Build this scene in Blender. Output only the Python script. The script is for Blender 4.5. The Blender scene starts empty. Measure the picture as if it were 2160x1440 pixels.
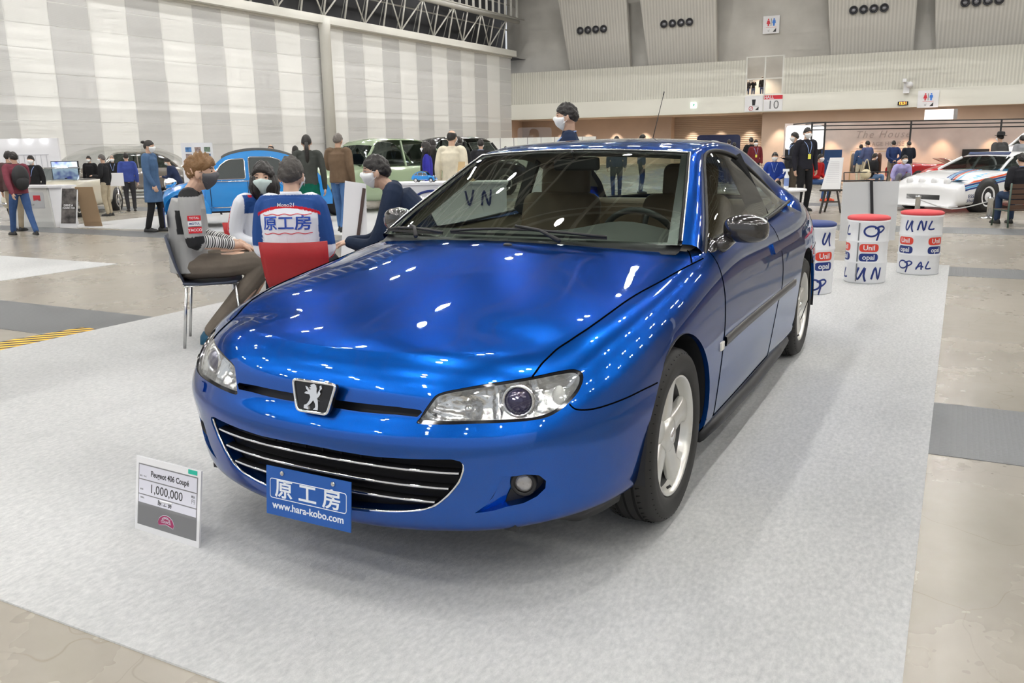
import bpy, bmesh, math, random
import numpy as np
from mathutils import Vector, Matrix, Euler
random.seed(7); np.random.seed(7)
PI = math.pi
SC = bpy.context.scene
COL = SC.collection

# ------------------------------------------------------------------ camera
cam_d = bpy.data.cameras.new('camera'); cam = bpy.data.objects.new('camera', cam_d); COL.objects.link(cam)
SC.camera = cam
CAMP = np.array([2.7806, 1.6748, 1.3195]); YAW, PITCH, ROLL, FPX = math.radians(207.7098), math.radians(-12.8554), math.radians(-0.9223), 1780.0
cf = np.array([math.cos(PITCH)*math.cos(YAW), math.cos(PITCH)*math.sin(YAW), math.sin(PITCH)])
cr = np.array([math.sin(YAW), -math.cos(YAW), 0.0]); cu = np.cross(cr, cf)
cr2 = math.cos(ROLL)*cr + math.sin(ROLL)*cu; cu2 = -math.sin(ROLL)*cr + math.cos(ROLL)*cu
cam.matrix_world = Matrix(((cr2[0], cu2[0], -cf[0], CAMP[0]), (cr2[1], cu2[1], -cf[1], CAMP[1]), (cr2[2], cu2[2], -cf[2], CAMP[2]), (0, 0, 0, 1)))
cam_d.sensor_fit = 'HORIZONTAL'; cam_d.sensor_width = 36.0; cam_d.lens = FPX/2160*36.0
cam_d.clip_start = 0.05; cam_d.clip_end = 300

# ------------------------------------------------------------------ world, exposure
W = bpy.data.worlds.new('world'); SC.world = W; W.use_nodes = True
W.node_tree.nodes['Background'].inputs[0].default_value = (0.93, 0.96, 1.0, 1)
W.node_tree.nodes['Background'].inputs[1].default_value = 0.38
SC.view_settings.view_transform = 'Standard'; SC.view_settings.look = 'None'
SC.view_settings.exposure = 0.93; SC.view_settings.gamma = 1.0; SC.view_settings.use_curve_mapping = False
SC.cycles.max_bounces = 8; SC.cycles.transparent_max_bounces = 16
SC.cycles.sample_clamp_indirect = 6.0

def area(name, loc, size, power, color=(1, 1, 1), rot=(0, 0, 0), sy=None):
    d = bpy.data.lights.new(name, 'AREA'); d.energy = power; d.color = color; d.shape = 'RECTANGLE'; d.size = size; d.size_y = sy or size
    o = bpy.data.objects.new(name, d); COL.objects.link(o); o.location = loc; o.rotation_euler = rot
    return o

# ------------------------------------------------------------------ materials
MATS = {}
def mat(name, color=(0.8, 0.8, 0.8), rough=0.5, metal=0.0, coat=0.0, emis=None, estr=0.0, alpha=None, trans=0.0, ior=1.45, noise=None, bump=None, spec=0.5, wave=None, sheen=0.0):
    if name in MATS: return MATS[name]
    m = bpy.data.materials.new(name); m.use_nodes = True; nt = m.node_tree; b = nt.nodes['Principled BSDF']
    b.inputs['Base Color'].default_value = (*color, 1); b.inputs['Roughness'].default_value = rough; b.inputs['Metallic'].default_value = metal
    b.inputs['Coat Weight'].default_value = coat; b.inputs['Coat Roughness'].default_value = 0.02
    b.inputs['IOR'].default_value = ior; b.inputs['Transmission Weight'].default_value = trans
    b.inputs['Specular IOR Level'].default_value = spec; b.inputs['Sheen Weight'].default_value = sheen
    if emis: b.inputs['Emission Color'].default_value = (*emis, 1); b.inputs['Emission Strength'].default_value = estr
    tc = nt.nodes.new('ShaderNodeTexCoord')
    if noise:   # (scale, amount, [detail]) small variation of the base colour
        n = nt.nodes.new('ShaderNodeTexNoise'); n.inputs['Scale'].default_value = noise[0]; n.inputs['Detail'].default_value = 4
        nt.links.new(tc.outputs['Object'], n.inputs['Vector'])
        r = nt.nodes.new('ShaderNodeValToRGB'); a = noise[1]
        r.color_ramp.elements[0].position = 0.3; r.color_ramp.elements[1].position = 0.7
        r.color_ramp.elements[0].color = (*[max(0, c*(1-a)) for c in color], 1); r.color_ramp.elements[1].color = (*[min(1, c*(1+a)) for c in color], 1)
        nt.links.new(n.outputs['Fac'], r.inputs['Fac']); nt.links.new(r.outputs['Color'], b.inputs['Base Color'])
    if bump:
        n2 = nt.nodes.new('ShaderNodeTexNoise'); n2.inputs['Scale'].default_value = bump[0]; n2.inputs['Detail'].default_value = 5
        nt.links.new(tc.outputs['Object'], n2.inputs['Vector'])
        bp = nt.nodes.new('ShaderNodeBump'); bp.inputs['Strength'].default_value = bump[1]; bp.inputs['Distance'].default_value = bump[2] if len(bump) > 2 else 0.01
        nt.links.new(n2.outputs['Fac'], bp.inputs['Height']); nt.links.new(bp.outputs['Normal'], b.inputs['Normal'])
    MATS[name] = m
    return m
def fabric(name, color, rough=0.85, n=0.12): return mat(name, color, rough, noise=(9, n), bump=(60, 0.25, 0.004), spec=0.2)
def emit(name, color, s): return mat(name, (0, 0, 0), 0.5, emis=color, estr=s)

# ------------------------------------------------------------------ object helpers
def new_mesh(name, verts, faces, m=None, parent=None, smooth=False, fmats=None):
    me = bpy.data.meshes.new(name); me.from_pydata([tuple(map(float, v)) for v in verts], [], [tuple(int(i) for i in f) for f in faces]); me.update()
    o = bpy.data.objects.new(name, me); COL.objects.link(o)
    if m is not None:
        for mm in (m if isinstance(m, (list, tuple)) else [m]): me.materials.append(mm)
    if fmats is not None: me.polygons.foreach_set('material_index', list(fmats))
    if smooth: me.polygons.foreach_set('use_smooth', [True]*len(me.polygons))
    if parent is not None: o.parent = parent
    return o
class MB:
    """collects boxes, tubes, lathes and sheets, then builds ONE mesh object"""
    def __init__(s): s.v = []; s.f = []; s.sm = []; s.mi = []
    def add(s, v, f, smooth=False, mi=0):
        k = len(s.v); s.v += [tuple(map(float, p)) for p in v]; s.f += [tuple(int(i)+k for i in q) for q in f]; s.sm += [smooth]*len(f); s.mi += [mi]*len(f); return s
    def box(s, c, d, rz=0.0, mi=0, R=None):
        x, y, z = d[0]/2, d[1]/2, d[2]/2
        P = [Vector((a*x, b*y, g*z)) for a in (-1, 1) for b in (-1, 1) for g in (-1, 1)]
        M_ = R if R is not None else Matrix.Rotation(rz, 3, 'Z')
        P = [M_ @ p + Vector(c) for p in P]
        return s.add(P, [(0, 1, 3, 2), (4, 6, 7, 5), (0, 4, 5, 1), (2, 3, 7, 6), (0, 2, 6, 4), (1, 5, 7, 3)], False, mi)
    def beam(s, a, b, w, h=None, mi=0, up=(0, 0, 1)):
        a, b = Vector(a), Vector(b); h = h or w; d = (b-a); L = d.length; d.normalize(); u = Vector(up)
        if abs(d.dot(u)) > .98: u = Vector((1, 0, 0))
        sx = d.cross(u).normalized(); su = sx.cross(d)
        R = Matrix((d, sx, su)).transposed()
        return s.box((a+b)/2, (L, w, h), R=R, mi=mi)
    def tube(s, pts, r, n=8, cap=True, mi=0, closed=False):
        pts = [Vector(p) for p in pts]; rr = r if isinstance(r, (list, tuple)) else [r]*len(pts); V = []; F = []
        prev = None
        for i, p in enumerate(pts):
            if closed: t = (pts[(i+1) % len(pts)]-pts[i-1]).normalized()
            else: t = (pts[min(i+1, len(pts)-1)]-pts[max(i-1, 0)]).normalized()
            if prev is None:
                u = Vector((0, 0, 1)) if abs(t.z) < .9 else Vector((1, 0, 0)); a = t.cross(u).normalized()
            else: a = (prev - t*prev.dot(t)).normalized()
            prev = a; b = t.cross(a)
            for k in range(n): q = 2*PI*k/n; V.append(p + (a*math.cos(q)+b*math.sin(q))*rr[i])
        m = len(pts)
        for i in range(m if closed else m-1):
            for k in range(n): j = (i+1) % m; F.append((i*n+k, i*n+(k+1) % n, j*n+(k+1) % n, j*n+k))
        if cap and not closed: F.append(tuple(range(n))[::-1]); F.append(tuple((m-1)*n+k for k in range(n)))
        return s.add(V, F, True, mi)
    def lathe(s, prof, n=24, c=(0, 0, 0), R=None, mi=0, smooth=True, caps=True):
        V = []; F = []; R = R or Matrix.Identity(3); c = Vector(c)
        for (r, z) in prof:
            for k in range(n): q = 2*PI*k/n; V.append(R @ Vector((r*math.cos(q), r*math.sin(q), z)) + c)
        for i in range(len(prof)-1):
            for k in range(n): F.append((i*n+k, i*n+(k+1) % n, (i+1)*n+(k+1) % n, (i+1)*n+k))
        if caps: F.append(tuple(range(n))[::-1]); F.append(tuple((len(prof)-1)*n+k for k in range(n)))
        return s.add(V, F, smooth, mi)
    def ell(s, c, r, n=16, m=10, R=None, mi=0):
        V = []; F = []; R = R or Matrix.Identity(3); c = Vector(c)
        for i in range(m+1):
            a = -PI/2+PI*i/m
            for k in range(n): q = 2*PI*k/n; V.append(R @ Vector((r[0]*math.cos(a)*math.cos(q), r[1]*math.cos(a)*math.sin(q), r[2]*math.sin(a)))+c)
        for i in range(m):
            for k in range(n): F.append((i*n+k, i*n+(k+1) % n, (i+1)*n+(k+1) % n, (i+1)*n+k))
        return s.add(V, F, True, mi)
    def sheet(s, grid, mi=0, smooth=True):
        g = [[tuple(p) for p in r] for r in grid]; n = len(g[0]); V = [p for r in g for p in r]
        F = [(i*n+k, i*n+k+1, (i+1)*n+k+1, (i+1)*n+k) for i in range(len(g)-1) for k in range(n-1)]
        return s.add(V, F, smooth, mi)
    def prism(s, poly, z0, z1, f=None, mi=0):
        """2D polygon extruded; f maps (u, v, w) to 3D"""
        f = f or (lambda u, v, w: (u, v, w)); n = len(poly)
        V = [f(u, v, z0) for u, v in poly]+[f(u, v, z1) for u, v in poly]
        F = [tuple(range(n))[::-1], tuple(range(n, 2*n))]+[(i, (i+1) % n, n+(i+1) % n, n+i) for i in range(n)]
        return s.add(V, F, False, mi)
    def build(s, name, m, parent=None, loc=None, rz=None, recalc=True):
        o = new_mesh(name, s.v, s.f, m, parent, False, s.mi)
        o.data.polygons.foreach_set('use_smooth', s.sm)
        if recalc:
            bm = bmesh.new(); bm.from_mesh(o.data); bmesh.ops.remove_doubles(bm, verts=bm.verts, dist=1e-6); bmesh.ops.recalc_face_normals(bm, faces=bm.faces); bm.to_mesh(o.data); bm.free()
        if loc is not None: o.location = loc
        if rz is not None: o.rotation_euler.z = rz
        return o
def bevel(o, w=0.01, seg=2, angle=0.6):
    md = o.modifiers.new('bevel', 'BEVEL'); md.width = w; md.segments = seg; md.limit_method = 'ANGLE'; md.angle_limit = angle
    for p in o.data.polygons: p.use_smooth = True
    return o
def subsurf(o, n=2):
    md = o.modifiers.new('sub', 'SUBSURF'); md.levels = n; md.render_levels = n
    for p in o.data.polygons: p.use_smooth = True
    return o
def tag(o, label, cat, group=None, kind=None):
    if label: o['label'] = label
    if cat: o['category'] = cat
    if group: o['group'] = group
    if kind: o['kind'] = kind
    return o
def struct(o): o['kind'] = 'structure'; return o
def thing(name, label, cat, loc=(0, 0, 0), rz=0.0, group=None):
    o = bpy.data.objects.new(name, None); COL.objects.link(o); o.location = loc; o.rotation_euler = (0, 0, rz); o.empty_display_size = .1
    return tag(o, label, cat, group)
def copy_tree(o, parent=None):
    c = o.copy(); COL.objects.link(c)
    if parent is not None: c.parent = parent; c.matrix_parent_inverse = o.matrix_parent_inverse.copy()
    for ch in list(CH.get(o.name, [])) or [x for x in bpy.data.objects if x.parent == o]: copy_tree(ch, c)
    return c
CH = {}
def font(name, text, size, m, parent=None, M4=None, ext=0.001, align='CENTER', bold=False, spacing=1.0, shear=0.0, sx=1.0, join=None):
    """lettering as a real mesh part"""
    cu_ = bpy.data.curves.new(name, 'FONT'); cu_.body = text; cu_.size = size; cu_.extrude = ext; cu_.align_x = align; cu_.align_y = 'CENTER'
    cu_.space_character = spacing; cu_.shear = shear
    if bold: cu_.offset = size*0.018
    cu_.resolution_u = 3
    to = bpy.data.objects.new(name, cu_); COL.objects.link(to)
    dg = bpy.context.evaluated_depsgraph_get(); me = bpy.data.meshes.new_from_object(to.evaluated_get(dg))
    bpy.data.objects.remove(to)
    me.name = name
    if sx != 1.0: me.transform(Matrix.Scale(sx, 4, (1, 0, 0)))
    if M4 is not None: me.transform(M4)
    me.materials.clear(); me.materials.append(m)
    o = bpy.data.objects.new(name, me); COL.objects.link(o)
    if parent is not None: o.parent = parent
    return o
def frame(origin, xdir, zdir=(0, 0, 1)):
    """4x4 whose local x runs along xdir, local y up along zdir, local z is the outward normal"""
    x = Vector(xdir).normalized(); y = Vector(zdir).normalized(); z = x.cross(y).normalized(); y = z.cross(x)
    M_ = Matrix((x, y, z)).transposed().to_4x4(); M_.translation = Vector(origin); return M_
# ================================================================== THE HALL
LW0 = Vector((-18.69, -31.375, 0)); LD = Vector((-1, 0.0321, 0)).normalized()   # left wall start and direction
COR = LW0 + LD*(22*1.8)                                                       # far corner
BD = Vector((-1.2, 35.0, 0)).normalized()                                      # back wall direction
BN = Vector((BD.y, -BD.x, 0))                                                  # faces the hall
def lw(n, z, out=0.0): return LW0 + LD*(n*1.8) + Vector((0.0321, 1, 0))*out + Vector((0, 0, z))
def bw(t, z, out=0.0): return COR + BD*t + BN*out + Vector((0, 0, z))

# floor: polished concrete
def floor_mat():
    m = mat('concrete_floor', (0.46, 0.42, 0.36), 0.22); nt = m.node_tree; b = nt.nodes['Principled BSDF']
    tc = nt.nodes.new('ShaderNodeTexCoord')
    n1 = nt.nodes.new('ShaderNodeTexNoise'); n1.inputs['Scale'].default_value = 0.6; n1.inputs['Detail'].default_value = 6; n1.inputs['Roughness'].default_value = .65
    n2 = nt.nodes.new('ShaderNodeTexNoise'); n2.inputs['Scale'].default_value = 9; n2.inputs['Detail'].default_value = 8
    v = nt.nodes.new('ShaderNodeTexVoronoi'); v.feature = 'DISTANCE_TO_EDGE'; v.inputs['Scale'].default_value = 1.9
    n3 = nt.nodes.new('ShaderNodeTexNoise'); n3.inputs['Scale'].default_value = 2.4
    mv = nt.nodes.new('ShaderNodeVectorMath'); mv.operation = 'MULTIPLY_ADD'; mv.inputs[1].default_value = (.5, .5, .5)
    for n in (n1, n2, n3): nt.links.new(tc.outputs['Object'], n.inputs['Vector'])
    nt.links.new(n3.outputs['Color'], mv.inputs[0]); nt.links.new(tc.outputs['Object'], mv.inputs[2]); nt.links.new(mv.outputs[0], v.inputs['Vector'])
    r = nt.nodes.new('ShaderNodeValToRGB'); r.color_ramp.elements[0].position = .25; r.color_ramp.elements[1].position = .75
    r.color_ramp.elements[0].color = (0.355, 0.32, 0.265, 1); r.color_ramp.elements[1].color = (0.425, 0.39, 0.33, 1)
    mx = nt.nodes.new('ShaderNodeMix'); mx.data_type = 'FLOAT'; mx.inputs[0].default_value = .35
    nt.links.new(n1.outputs['Fac'], mx.inputs[2]); nt.links.new(n2.outputs['Fac'], mx.inputs[3]); nt.links.new(mx.outputs[0], r.inputs['Fac'])
    cr_ = nt.nodes.new('ShaderNodeValToRGB'); cr_.color_ramp.elements[0].position = 0.0; cr_.color_ramp.elements[1].position = .006
    cr_.color_ramp.elements[0].color = (.80, .78, .75, 1); cr_.color_ramp.elements[1].color = (1, 1, 1, 1)
    nt.links.new(v.outputs['Distance'], cr_.inputs['Fac'])
    mm = nt.nodes.new('ShaderNodeMix'); mm.data_type = 'RGBA'; mm.blend_type = 'MULTIPLY'; mm.inputs[0].default_value = .8
    nt.links.new(r.outputs['Color'], mm.inputs[6]); nt.links.new(cr_.outputs['Color'], mm.inputs[7]); nt.links.new(mm.outputs[2], b.inputs['Base Color'])
    rr = nt.nodes.new('ShaderNodeMapRange'); rr.inputs[3].default_value = .16; rr.inputs[4].default_value = .38
    nt.links.new(n1.outputs['Fac'], rr.inputs[0]); nt.links.new(rr.outputs[0], b.inputs['Roughness'])
    return m
fl = new_mesh('floor', [(-75, -40, 0), (30, -40, 0), (30, 40, 0), (-75, 40, 0)], [(0, 1, 2, 3)], floor_mat()); struct(fl)
# trench covers: grey ribbed strips let into the floor
def tread_mat():
    m = mat('trench_cover', (0.27, 0.28, 0.29), 0.42, 0.3); nt = m.node_tree; b = nt.nodes['Principled BSDF']
    tc = nt.nodes.new('ShaderNodeTexCoord'); v = nt.nodes.new('ShaderNodeTexVoronoi'); v.inputs['Scale'].default_value = 45; v.inputs['Randomness'].default_value = 0
    nt.links.new(tc.outputs['Object'], v.inputs['Vector']); bp = nt.nodes.new('ShaderNodeBump'); bp.inputs['Strength'].default_value = .5; bp.inputs['Distance'].default_value = .004
    nt.links.new(v.outputs['Distance'], bp.inputs['Height']); nt.links.new(bp.outputs['Normal'], b.inputs['Normal'])
    return m
TM = tread_mat()
TR = [(-1.95, -1.12, -30, 30, 1), (-7.45, -6.75, -30, 30, 2), (-12.3, -11.3, -30, 30, 3), (-17.8, -16.8, -30, 30, 4)]
for x0, x1, y0, y1, k in TR:
    mb = MB(); mb.box(((x0+x1)/2, (y0+y1)/2, .001), (x1-x0, y1-y0, .003)); 
    o = mb.build('trim_%d' % k, TM); struct(o)

# left wall: acoustic panels, grey and off-white columns
def panel_mat(name, c1, c2):
    m = mat(name, c1, 0.75); nt = m.node_tree; b = nt.nodes['Principled BSDF']; tc = nt.nodes.new('ShaderNodeTexCoord')
    w = nt.nodes.new('ShaderNodeTexWave'); w.wave_type = 'BANDS'; w.bands_direction = 'Z'; w.inputs['Scale'].default_value = 9; w.inputs['Distortion'].default_value = 0
    nt.links.new(tc.outputs['Object'], w.inputs['Vector']); r = nt.nodes.new('ShaderNodeMix'); r.data_type = 'RGBA'
    r.inputs[6].default_value = (*c1, 1); r.inputs[7].default_value = (*c2, 1); nt.links.new(w.outputs['Fac'], r.inputs[0]); nt.links.new(r.outputs[2], b.inputs['Base Color'])
    return m
PG = panel_mat('grey_panel', (0.66, 0.66, 0.655), (0.58, 0.58, 0.575)); PW = panel_mat('white_panel', (0.86, 0.86, 0.84), (0.83, 0.83, 0.81)); PJ = mat('panel_joint', (.86, .86, .84), .7)
TOPZ = 8.27
mb = MB()
A0, A1 = lw(-14, 0), lw(22, 0)
mb.add([lw(-14, 0), lw(22, 0), lw(22, TOPZ), lw(-14, TOPZ)], [(0, 1, 2, 3)], mi=2)
for n in range(-14, 22):
    rows = [2.70+.9304*k for k in range(-3, 7)]
    for z in rows:
        z0, z1 = max(z, 0.02), min(z+.9304, TOPZ)
        if z1 <= z0: continue
        g = .034 if n % 2 else .022
        q = [lw(n+.012, z0+g/2, .012), lw(n+.988, z0+g/2, .012), lw(n+.988, z1-g/2, .012), lw(n+.012, z1-g/2, .012)]
        k = len(mb.v); mb.add(q, [(0, 1, 2, 3)], mi=(0 if n % 2 else 1))
struct(mb.build('wall_left', [PG, PW, PJ], recalc=False))
# round column and beam on the left wall
OW = mat('offwhite_paint', (.72, .71, .66), .5)
mb = MB(); p = lw(9.92, 0, .35); mb.lathe([(.31, 0), (.31, 8.0), (.34, 8.05), (.34, 8.6)], 24, (p.x, p.y, 0))
struct(mb.build('trim_5', OW))
mb = MB(); mb.beam(lw(-14, TOPZ+.2, .25), lw(22, TOPZ+.2, .25), .55, .42); mb.beam(lw(-14, TOPZ-.06, .05), lw(22, TOPZ-.06, .05), .12, .12)
struct(mb.build('trim_6', OW))
# truss band over the wall
mb = MB(); z0, z1 = TOPZ+.4, TOPZ+2.5
for k in range(-14, 22):
    a = lw(k, z0, .2); b = lw(k, z1, .7); mb.tube([a, b], .06, 6)
    if k < 21: mb.tube([lw(k, z1, .7), lw(k+1, z0, .2)], .05, 6) if k % 2 else mb.tube([lw(k, z0, .2), lw(k+1, z1, .7)], .05, 6)
    mb.tube([lw(k+.5, z0, -.9), lw(k+.5, z1, -.2)], .03, 5)
mb.tube([lw(-14, z1, .7), lw(22, z1, .7)], .16, 8); mb.tube([lw(-14, z1+.1, 1.2), lw(22, z1+.1, 1.2)], .06, 8); mb.tube([lw(-14, z1-.5, -.3), lw(22, z1-.5, -.3)], .05, 6)
struct(mb.build('trim_7', mat('truss_paint', (.55, .54, .50), .45)))
mb = MB(); z2 = z1+3.4
for k in range(-20, 45):
    mb.beam(lw(k*.5, z1+.15, .6), lw(k*.5, z2, .6), .14, .10)
mb.beam(lw(-14, z1+.2, .6), lw(22, z1+.2, .6), .2, .2); mb.beam(lw(-14, z2, .6), lw(22, z2, .6), .2, .2)
for z in (z1+1.1, z1+2.2): mb.tube([lw(-14, z, .45), lw(22, z, .45)], .04, 6)
struct(mb.build('trim_8', mat('truss_paint', (.55, .54, .50), .45)))
# dark void behind the truss
DK = mat('dark_roof', (.06, .06, .065), .8, noise=(.3, .3))
mb = MB(); mb.add([lw(-14, TOPZ, -2.5), lw(24, TOPZ, -2.5), lw(24, 24, -2.5), lw(-14, 24, -2.5)], [(0, 1, 2, 3)])
mb.add([lw(-14, TOPZ, -2.5), lw(24, TOPZ, -2.5), lw(24, TOPZ, 0), lw(-14, TOPZ, 0)], [(0, 1, 2, 3)])
struct(mb.build('wall_left_upper', DK, recalc=False))

# back wall: concrete, balcony parapet and soffit
CONC = mat('raw_concrete', (.52, .505, .47), .8, noise=(.5, .12), bump=(6, .2, .01))
def ribbed(name, c, scale, rough=.7):
    m = mat(name, c, rough); nt = m.node_tree; b = nt.nodes['Principled BSDF']; tc = nt.nodes.new('ShaderNodeTexCoord')
    w = nt.nodes.new('ShaderNodeTexWave'); w.wave_type = 'BANDS'; w.bands_direction = 'Y'; w.inputs['Scale'].default_value = scale
    nt.links.new(tc.outputs['Object'], w.inputs['Vector']); bp = nt.nodes.new('ShaderNodeBump'); bp.inputs['Strength'].default_value = .6; bp.inputs['Distance'].default_value = .03
    nt.links.new(w.outputs['Fac'], bp.inputs['Height']); nt.links.new(bp.outputs['Normal'], b.inputs['Normal'])
    r = nt.nodes.new('ShaderNodeMix'); r.data_type = 'RGBA'; r.inputs[6].default_value = (*[q*.82 for q in c], 1); r.inputs[7].default_value = (*c, 1)
    nt.links.new(w.outputs['Fac'], r.inputs[0]); nt.links.new(r.outputs[2], b.inputs['Base Color'])
    return m
RIB = ribbed('ribbed_concrete', (.60, .58, .535), 1.4); RIBP = ribbed('ribbed_parapet', (.66, .65, .58), 1.6)
BX = 62.0
mb = MB(); mb.add([bw(-1.5, 3.55, -2.5), bw(BX, 3.55, -2.5), bw(BX, 26, -2.5), bw(-1.5, 26, -2.5)], [(0, 1, 2, 3)])
struct(mb.build('wall_back', CONC, recalc=False))
def parapet(t0, t1, k):
    mb = MB(); a = math.atan2(BD.y, BD.x)
    c_ = bw((t0+t1)/2, 5.85, -.15); mb.box(c_, (t1-t0, .3, 2.36), a, mi=0)
    c_ = bw((t0+t1)/2, 4.10, -.13); mb.box(c_, (t1-t0, .36, 1.14), a, mi=1)
    return struct(mb.build('trim_%d' % k, [RIBP, mat('fascia_paint', (.76, .75, .68), .6)]))
parapet(0, 18.0, 9); parapet(20.55, BX, 10)
mb = MB(); mb.box(bw(19.27, 4.10, -.13), (2.56, .36, 1.14), math.atan2(BD.y, BD.x)); struct(mb.build('trim_15', mat('fascia_paint', (.76, .75, .68), .6)))
mb = MB(); mb.add([bw(-1.5, 3.56, 0), bw(BX, 3.56, 0), bw(BX, 3.56, -7), bw(-1.5, 3.56, -7)], [(0, 1, 2, 3)])
struct(mb.build('ceiling_lobby', mat('soffit_paint', (.62, .54, .46), .6), recalc=False))
# lobby behind the soffit: shutter, pier and side wall
LOB = mat('lobby_wall', (.50, .40, .335), .7, noise=(.8, .06)); SHT = ribbed('roller_shutter', (.47, .38, .31), 1.0)
ntS = SHT.node_tree
for n in ntS.nodes:
    if n.type == 'TEX_WAVE': n.bands_direction = 'Z'; n.inputs['Scale'].default_value = 2.2
mb = MB(); mb.add([bw(-1.4, 0, -5), bw(9, 0, -5), bw(9, 3.6, -5), bw(-1.4, 3.6, -5)], [(0, 1, 2, 3)])
mb.add([bw(18.9, 0, -2.2), bw(BX, 0, -2.2), bw(BX, 3.6, -2.2), bw(18.9, 3.6, -2.2)], [(0, 1, 2, 3)])
mb.add([bw(18.9, 0, -2.2), bw(18.9, 0, -6), bw(18.9, 3.6, -6), bw(18.9, 3.6, -2.2)], [(0, 1, 2, 3)])
mb.add([bw(9, 0, -5), bw(11.5, 0, -5), bw(11.5, 3.6, -5), bw(9, 3.6, -5)], [(0, 1, 2, 3)])
mb.add([bw(-.05, 0, 0), bw(-1.4, 0, -5), bw(-1.4, 3.6, -5), bw(-.05, 3.6, 0)], [(0, 1, 2, 3)])
mb.add([bw(11.5, 0, -5), bw(11.5, 0, -6.1), bw(11.5, 3.6, -6.1), bw(11.5, 3.6, -5)], [(0, 1, 2, 3)])
struct(mb.build('wall_lobby', LOB, recalc=False))
mb = MB(); mb.add([bw(11.5, 0, -6), bw(19, 0, -6), bw(19, 3.6, -6), bw(11.5, 3.6, -6)], [(0, 1, 2, 3)]); struct(mb.build('door_1', SHT, recalc=False))
mb = MB(); mb.add([(-62, 32, 0), (30, 32, 0), (30, 32, 17.2), (-62, 32, 17.2)], [(0, 1, 2, 3)]); struct(mb.build('wall_right', ribbed('right_wall_panel', (.42, .41, .39), .8), recalc=False))
# slanted acoustic boards with round nozzles
def baffle(t0, t1, zt, k, hole_t, hz, skew=.25):
    mb = MB(); a = [bw(t0+skew, 6.9, -1.9), bw(t1, 6.9, -1.9), bw(t1, zt, -.6), bw(t0-skew, zt, -.6)]
    b = [q+BN*(-.4) for q in a]
    mb.add(a+b, [(0, 1, 2, 3), (7, 6, 5, 4), (0, 4, 5, 1), (1, 5, 6, 2), (2, 6, 7, 3), (3, 7, 4, 0)])
    struct(mb.build('trim_%d' % k, RIB, recalc=True))
    f = (hz-6.9)/(zt-6.9); out = -1.9+1.3*f
    for i in range(4):
        t = hole_t+(i-1.5)*.62; p = bw(t, hz, out+.05)
        R = Vector((0, 0, 1)).rotation_difference(BN).to_matrix()
        root = thing('air_nozzle', ['first', 'second', 'third', 'fourth'][i]+' from the left of the four round black nozzles on the '+['left', 'second', 'third', 'right'][k-11]+' slanted board', 'air vent', p, 0, 'air nozzles on the slanted boards')
        mb2 = MB(); mb2.lathe([(.27, 0), (.28, .06), (.23, .09), (.20, .03), (.18, -.06)], 20, (0, 0, 0), R); mb2.build('rim', mat('nozzle_black', (.035, .035, .04), .35), root)
        mb2 = MB(); mb2.lathe([(.185, -.02), (.12, .03), (.05, .04)], 16, (0, 0, 0), R); mb2.build('cone', mat('nozzle_grey', (.15, .15, .16), .3, .5), root)

baffle(4.0, 9.1, 12.2, 11, 6.28, 9.95); baffle(10.3, 15.6, 12.2, 12, 12.76, 9.95); baffle(23.1, 28.4, 12.2, 13, 25.55, 9.88); baffle(29.5, 35.0, 12.2, 14, 32.09, 9.82)
# window gate in the parapet
GF = mat('gate_frame', (.70, .70, .66), .4); GL = mat('gate_glass', (.9, .93, .92), .02, trans=1.0, ior=1.02)
mb = MB(); aB = math.atan2(BD.y, BD.x)
for t in (18.05, 19.3, 20.5): mb.box(bw(t, 5.95, -.1), (.1, .14, 2.6), aB)
for z in (7.2, 5.75, 4.7): mb.box(bw(19.27, z, -.1), (2.5, .14, .08), aB)
struct(mb.build('window_1', GF))
mb = MB(); mb.add([bw(17, 4.55, -.2), bw(24, 4.55, -.2), bw(24, 4.55, -2.5), bw(17, 4.55, -2.5)], [(0, 1, 2, 3)]); struct(mb.build('floor_balcony', CONC, recalc=False))

# the hall's high roof: dark deck, light trusses and rows of twin lamps
RZ = 15.0
mb = MB(); mb.add([(-64, -36, RZ+2.2), (30, -36, RZ+2.2), (30, 40, RZ+2.2), (-64, 40, RZ+2.2)], [(0, 1, 2, 3)])
struct(mb.build('ceiling', mat('roof_deck', (.09, .09, .095), .8, noise=(.25, .2)), recalc=False))
TRM = mat('truss_paint', (.55, .54, .50), .45)
mb = MB()
for iy, y in enumerate(range(-28, 33, 6)):
    for z, dy in ((RZ+.1, 0), (RZ+1.9, -.7), (RZ+1.9, .7)): mb.beam((-60, y+dy, z), (26, y+dy, z), .16)
    for k in range(43):
        x = -60+2*k; mb.beam((x, y, RZ+.1), (x+1, y-.7, RZ+1.9), .07); mb.beam((x+1, y+.7, RZ+1.9), (x+2, y, RZ+.1), .07)
for x in range(-58, 27, 6):
    mb.beam((x, -30, RZ+1.2), (x, 32, RZ+1.2), .14); mb.beam((x, -30, RZ+.3), (x, 32, RZ+.3), .08)
struct(mb.build('ceiling_trusses', TRM, recalc=False))
LE = emit('lamp_glow', (1.0, .98, .94), 620.0); LB = mat('lamp_housing', (.3, .3, .3), .5)
lamp0 = None
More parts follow.
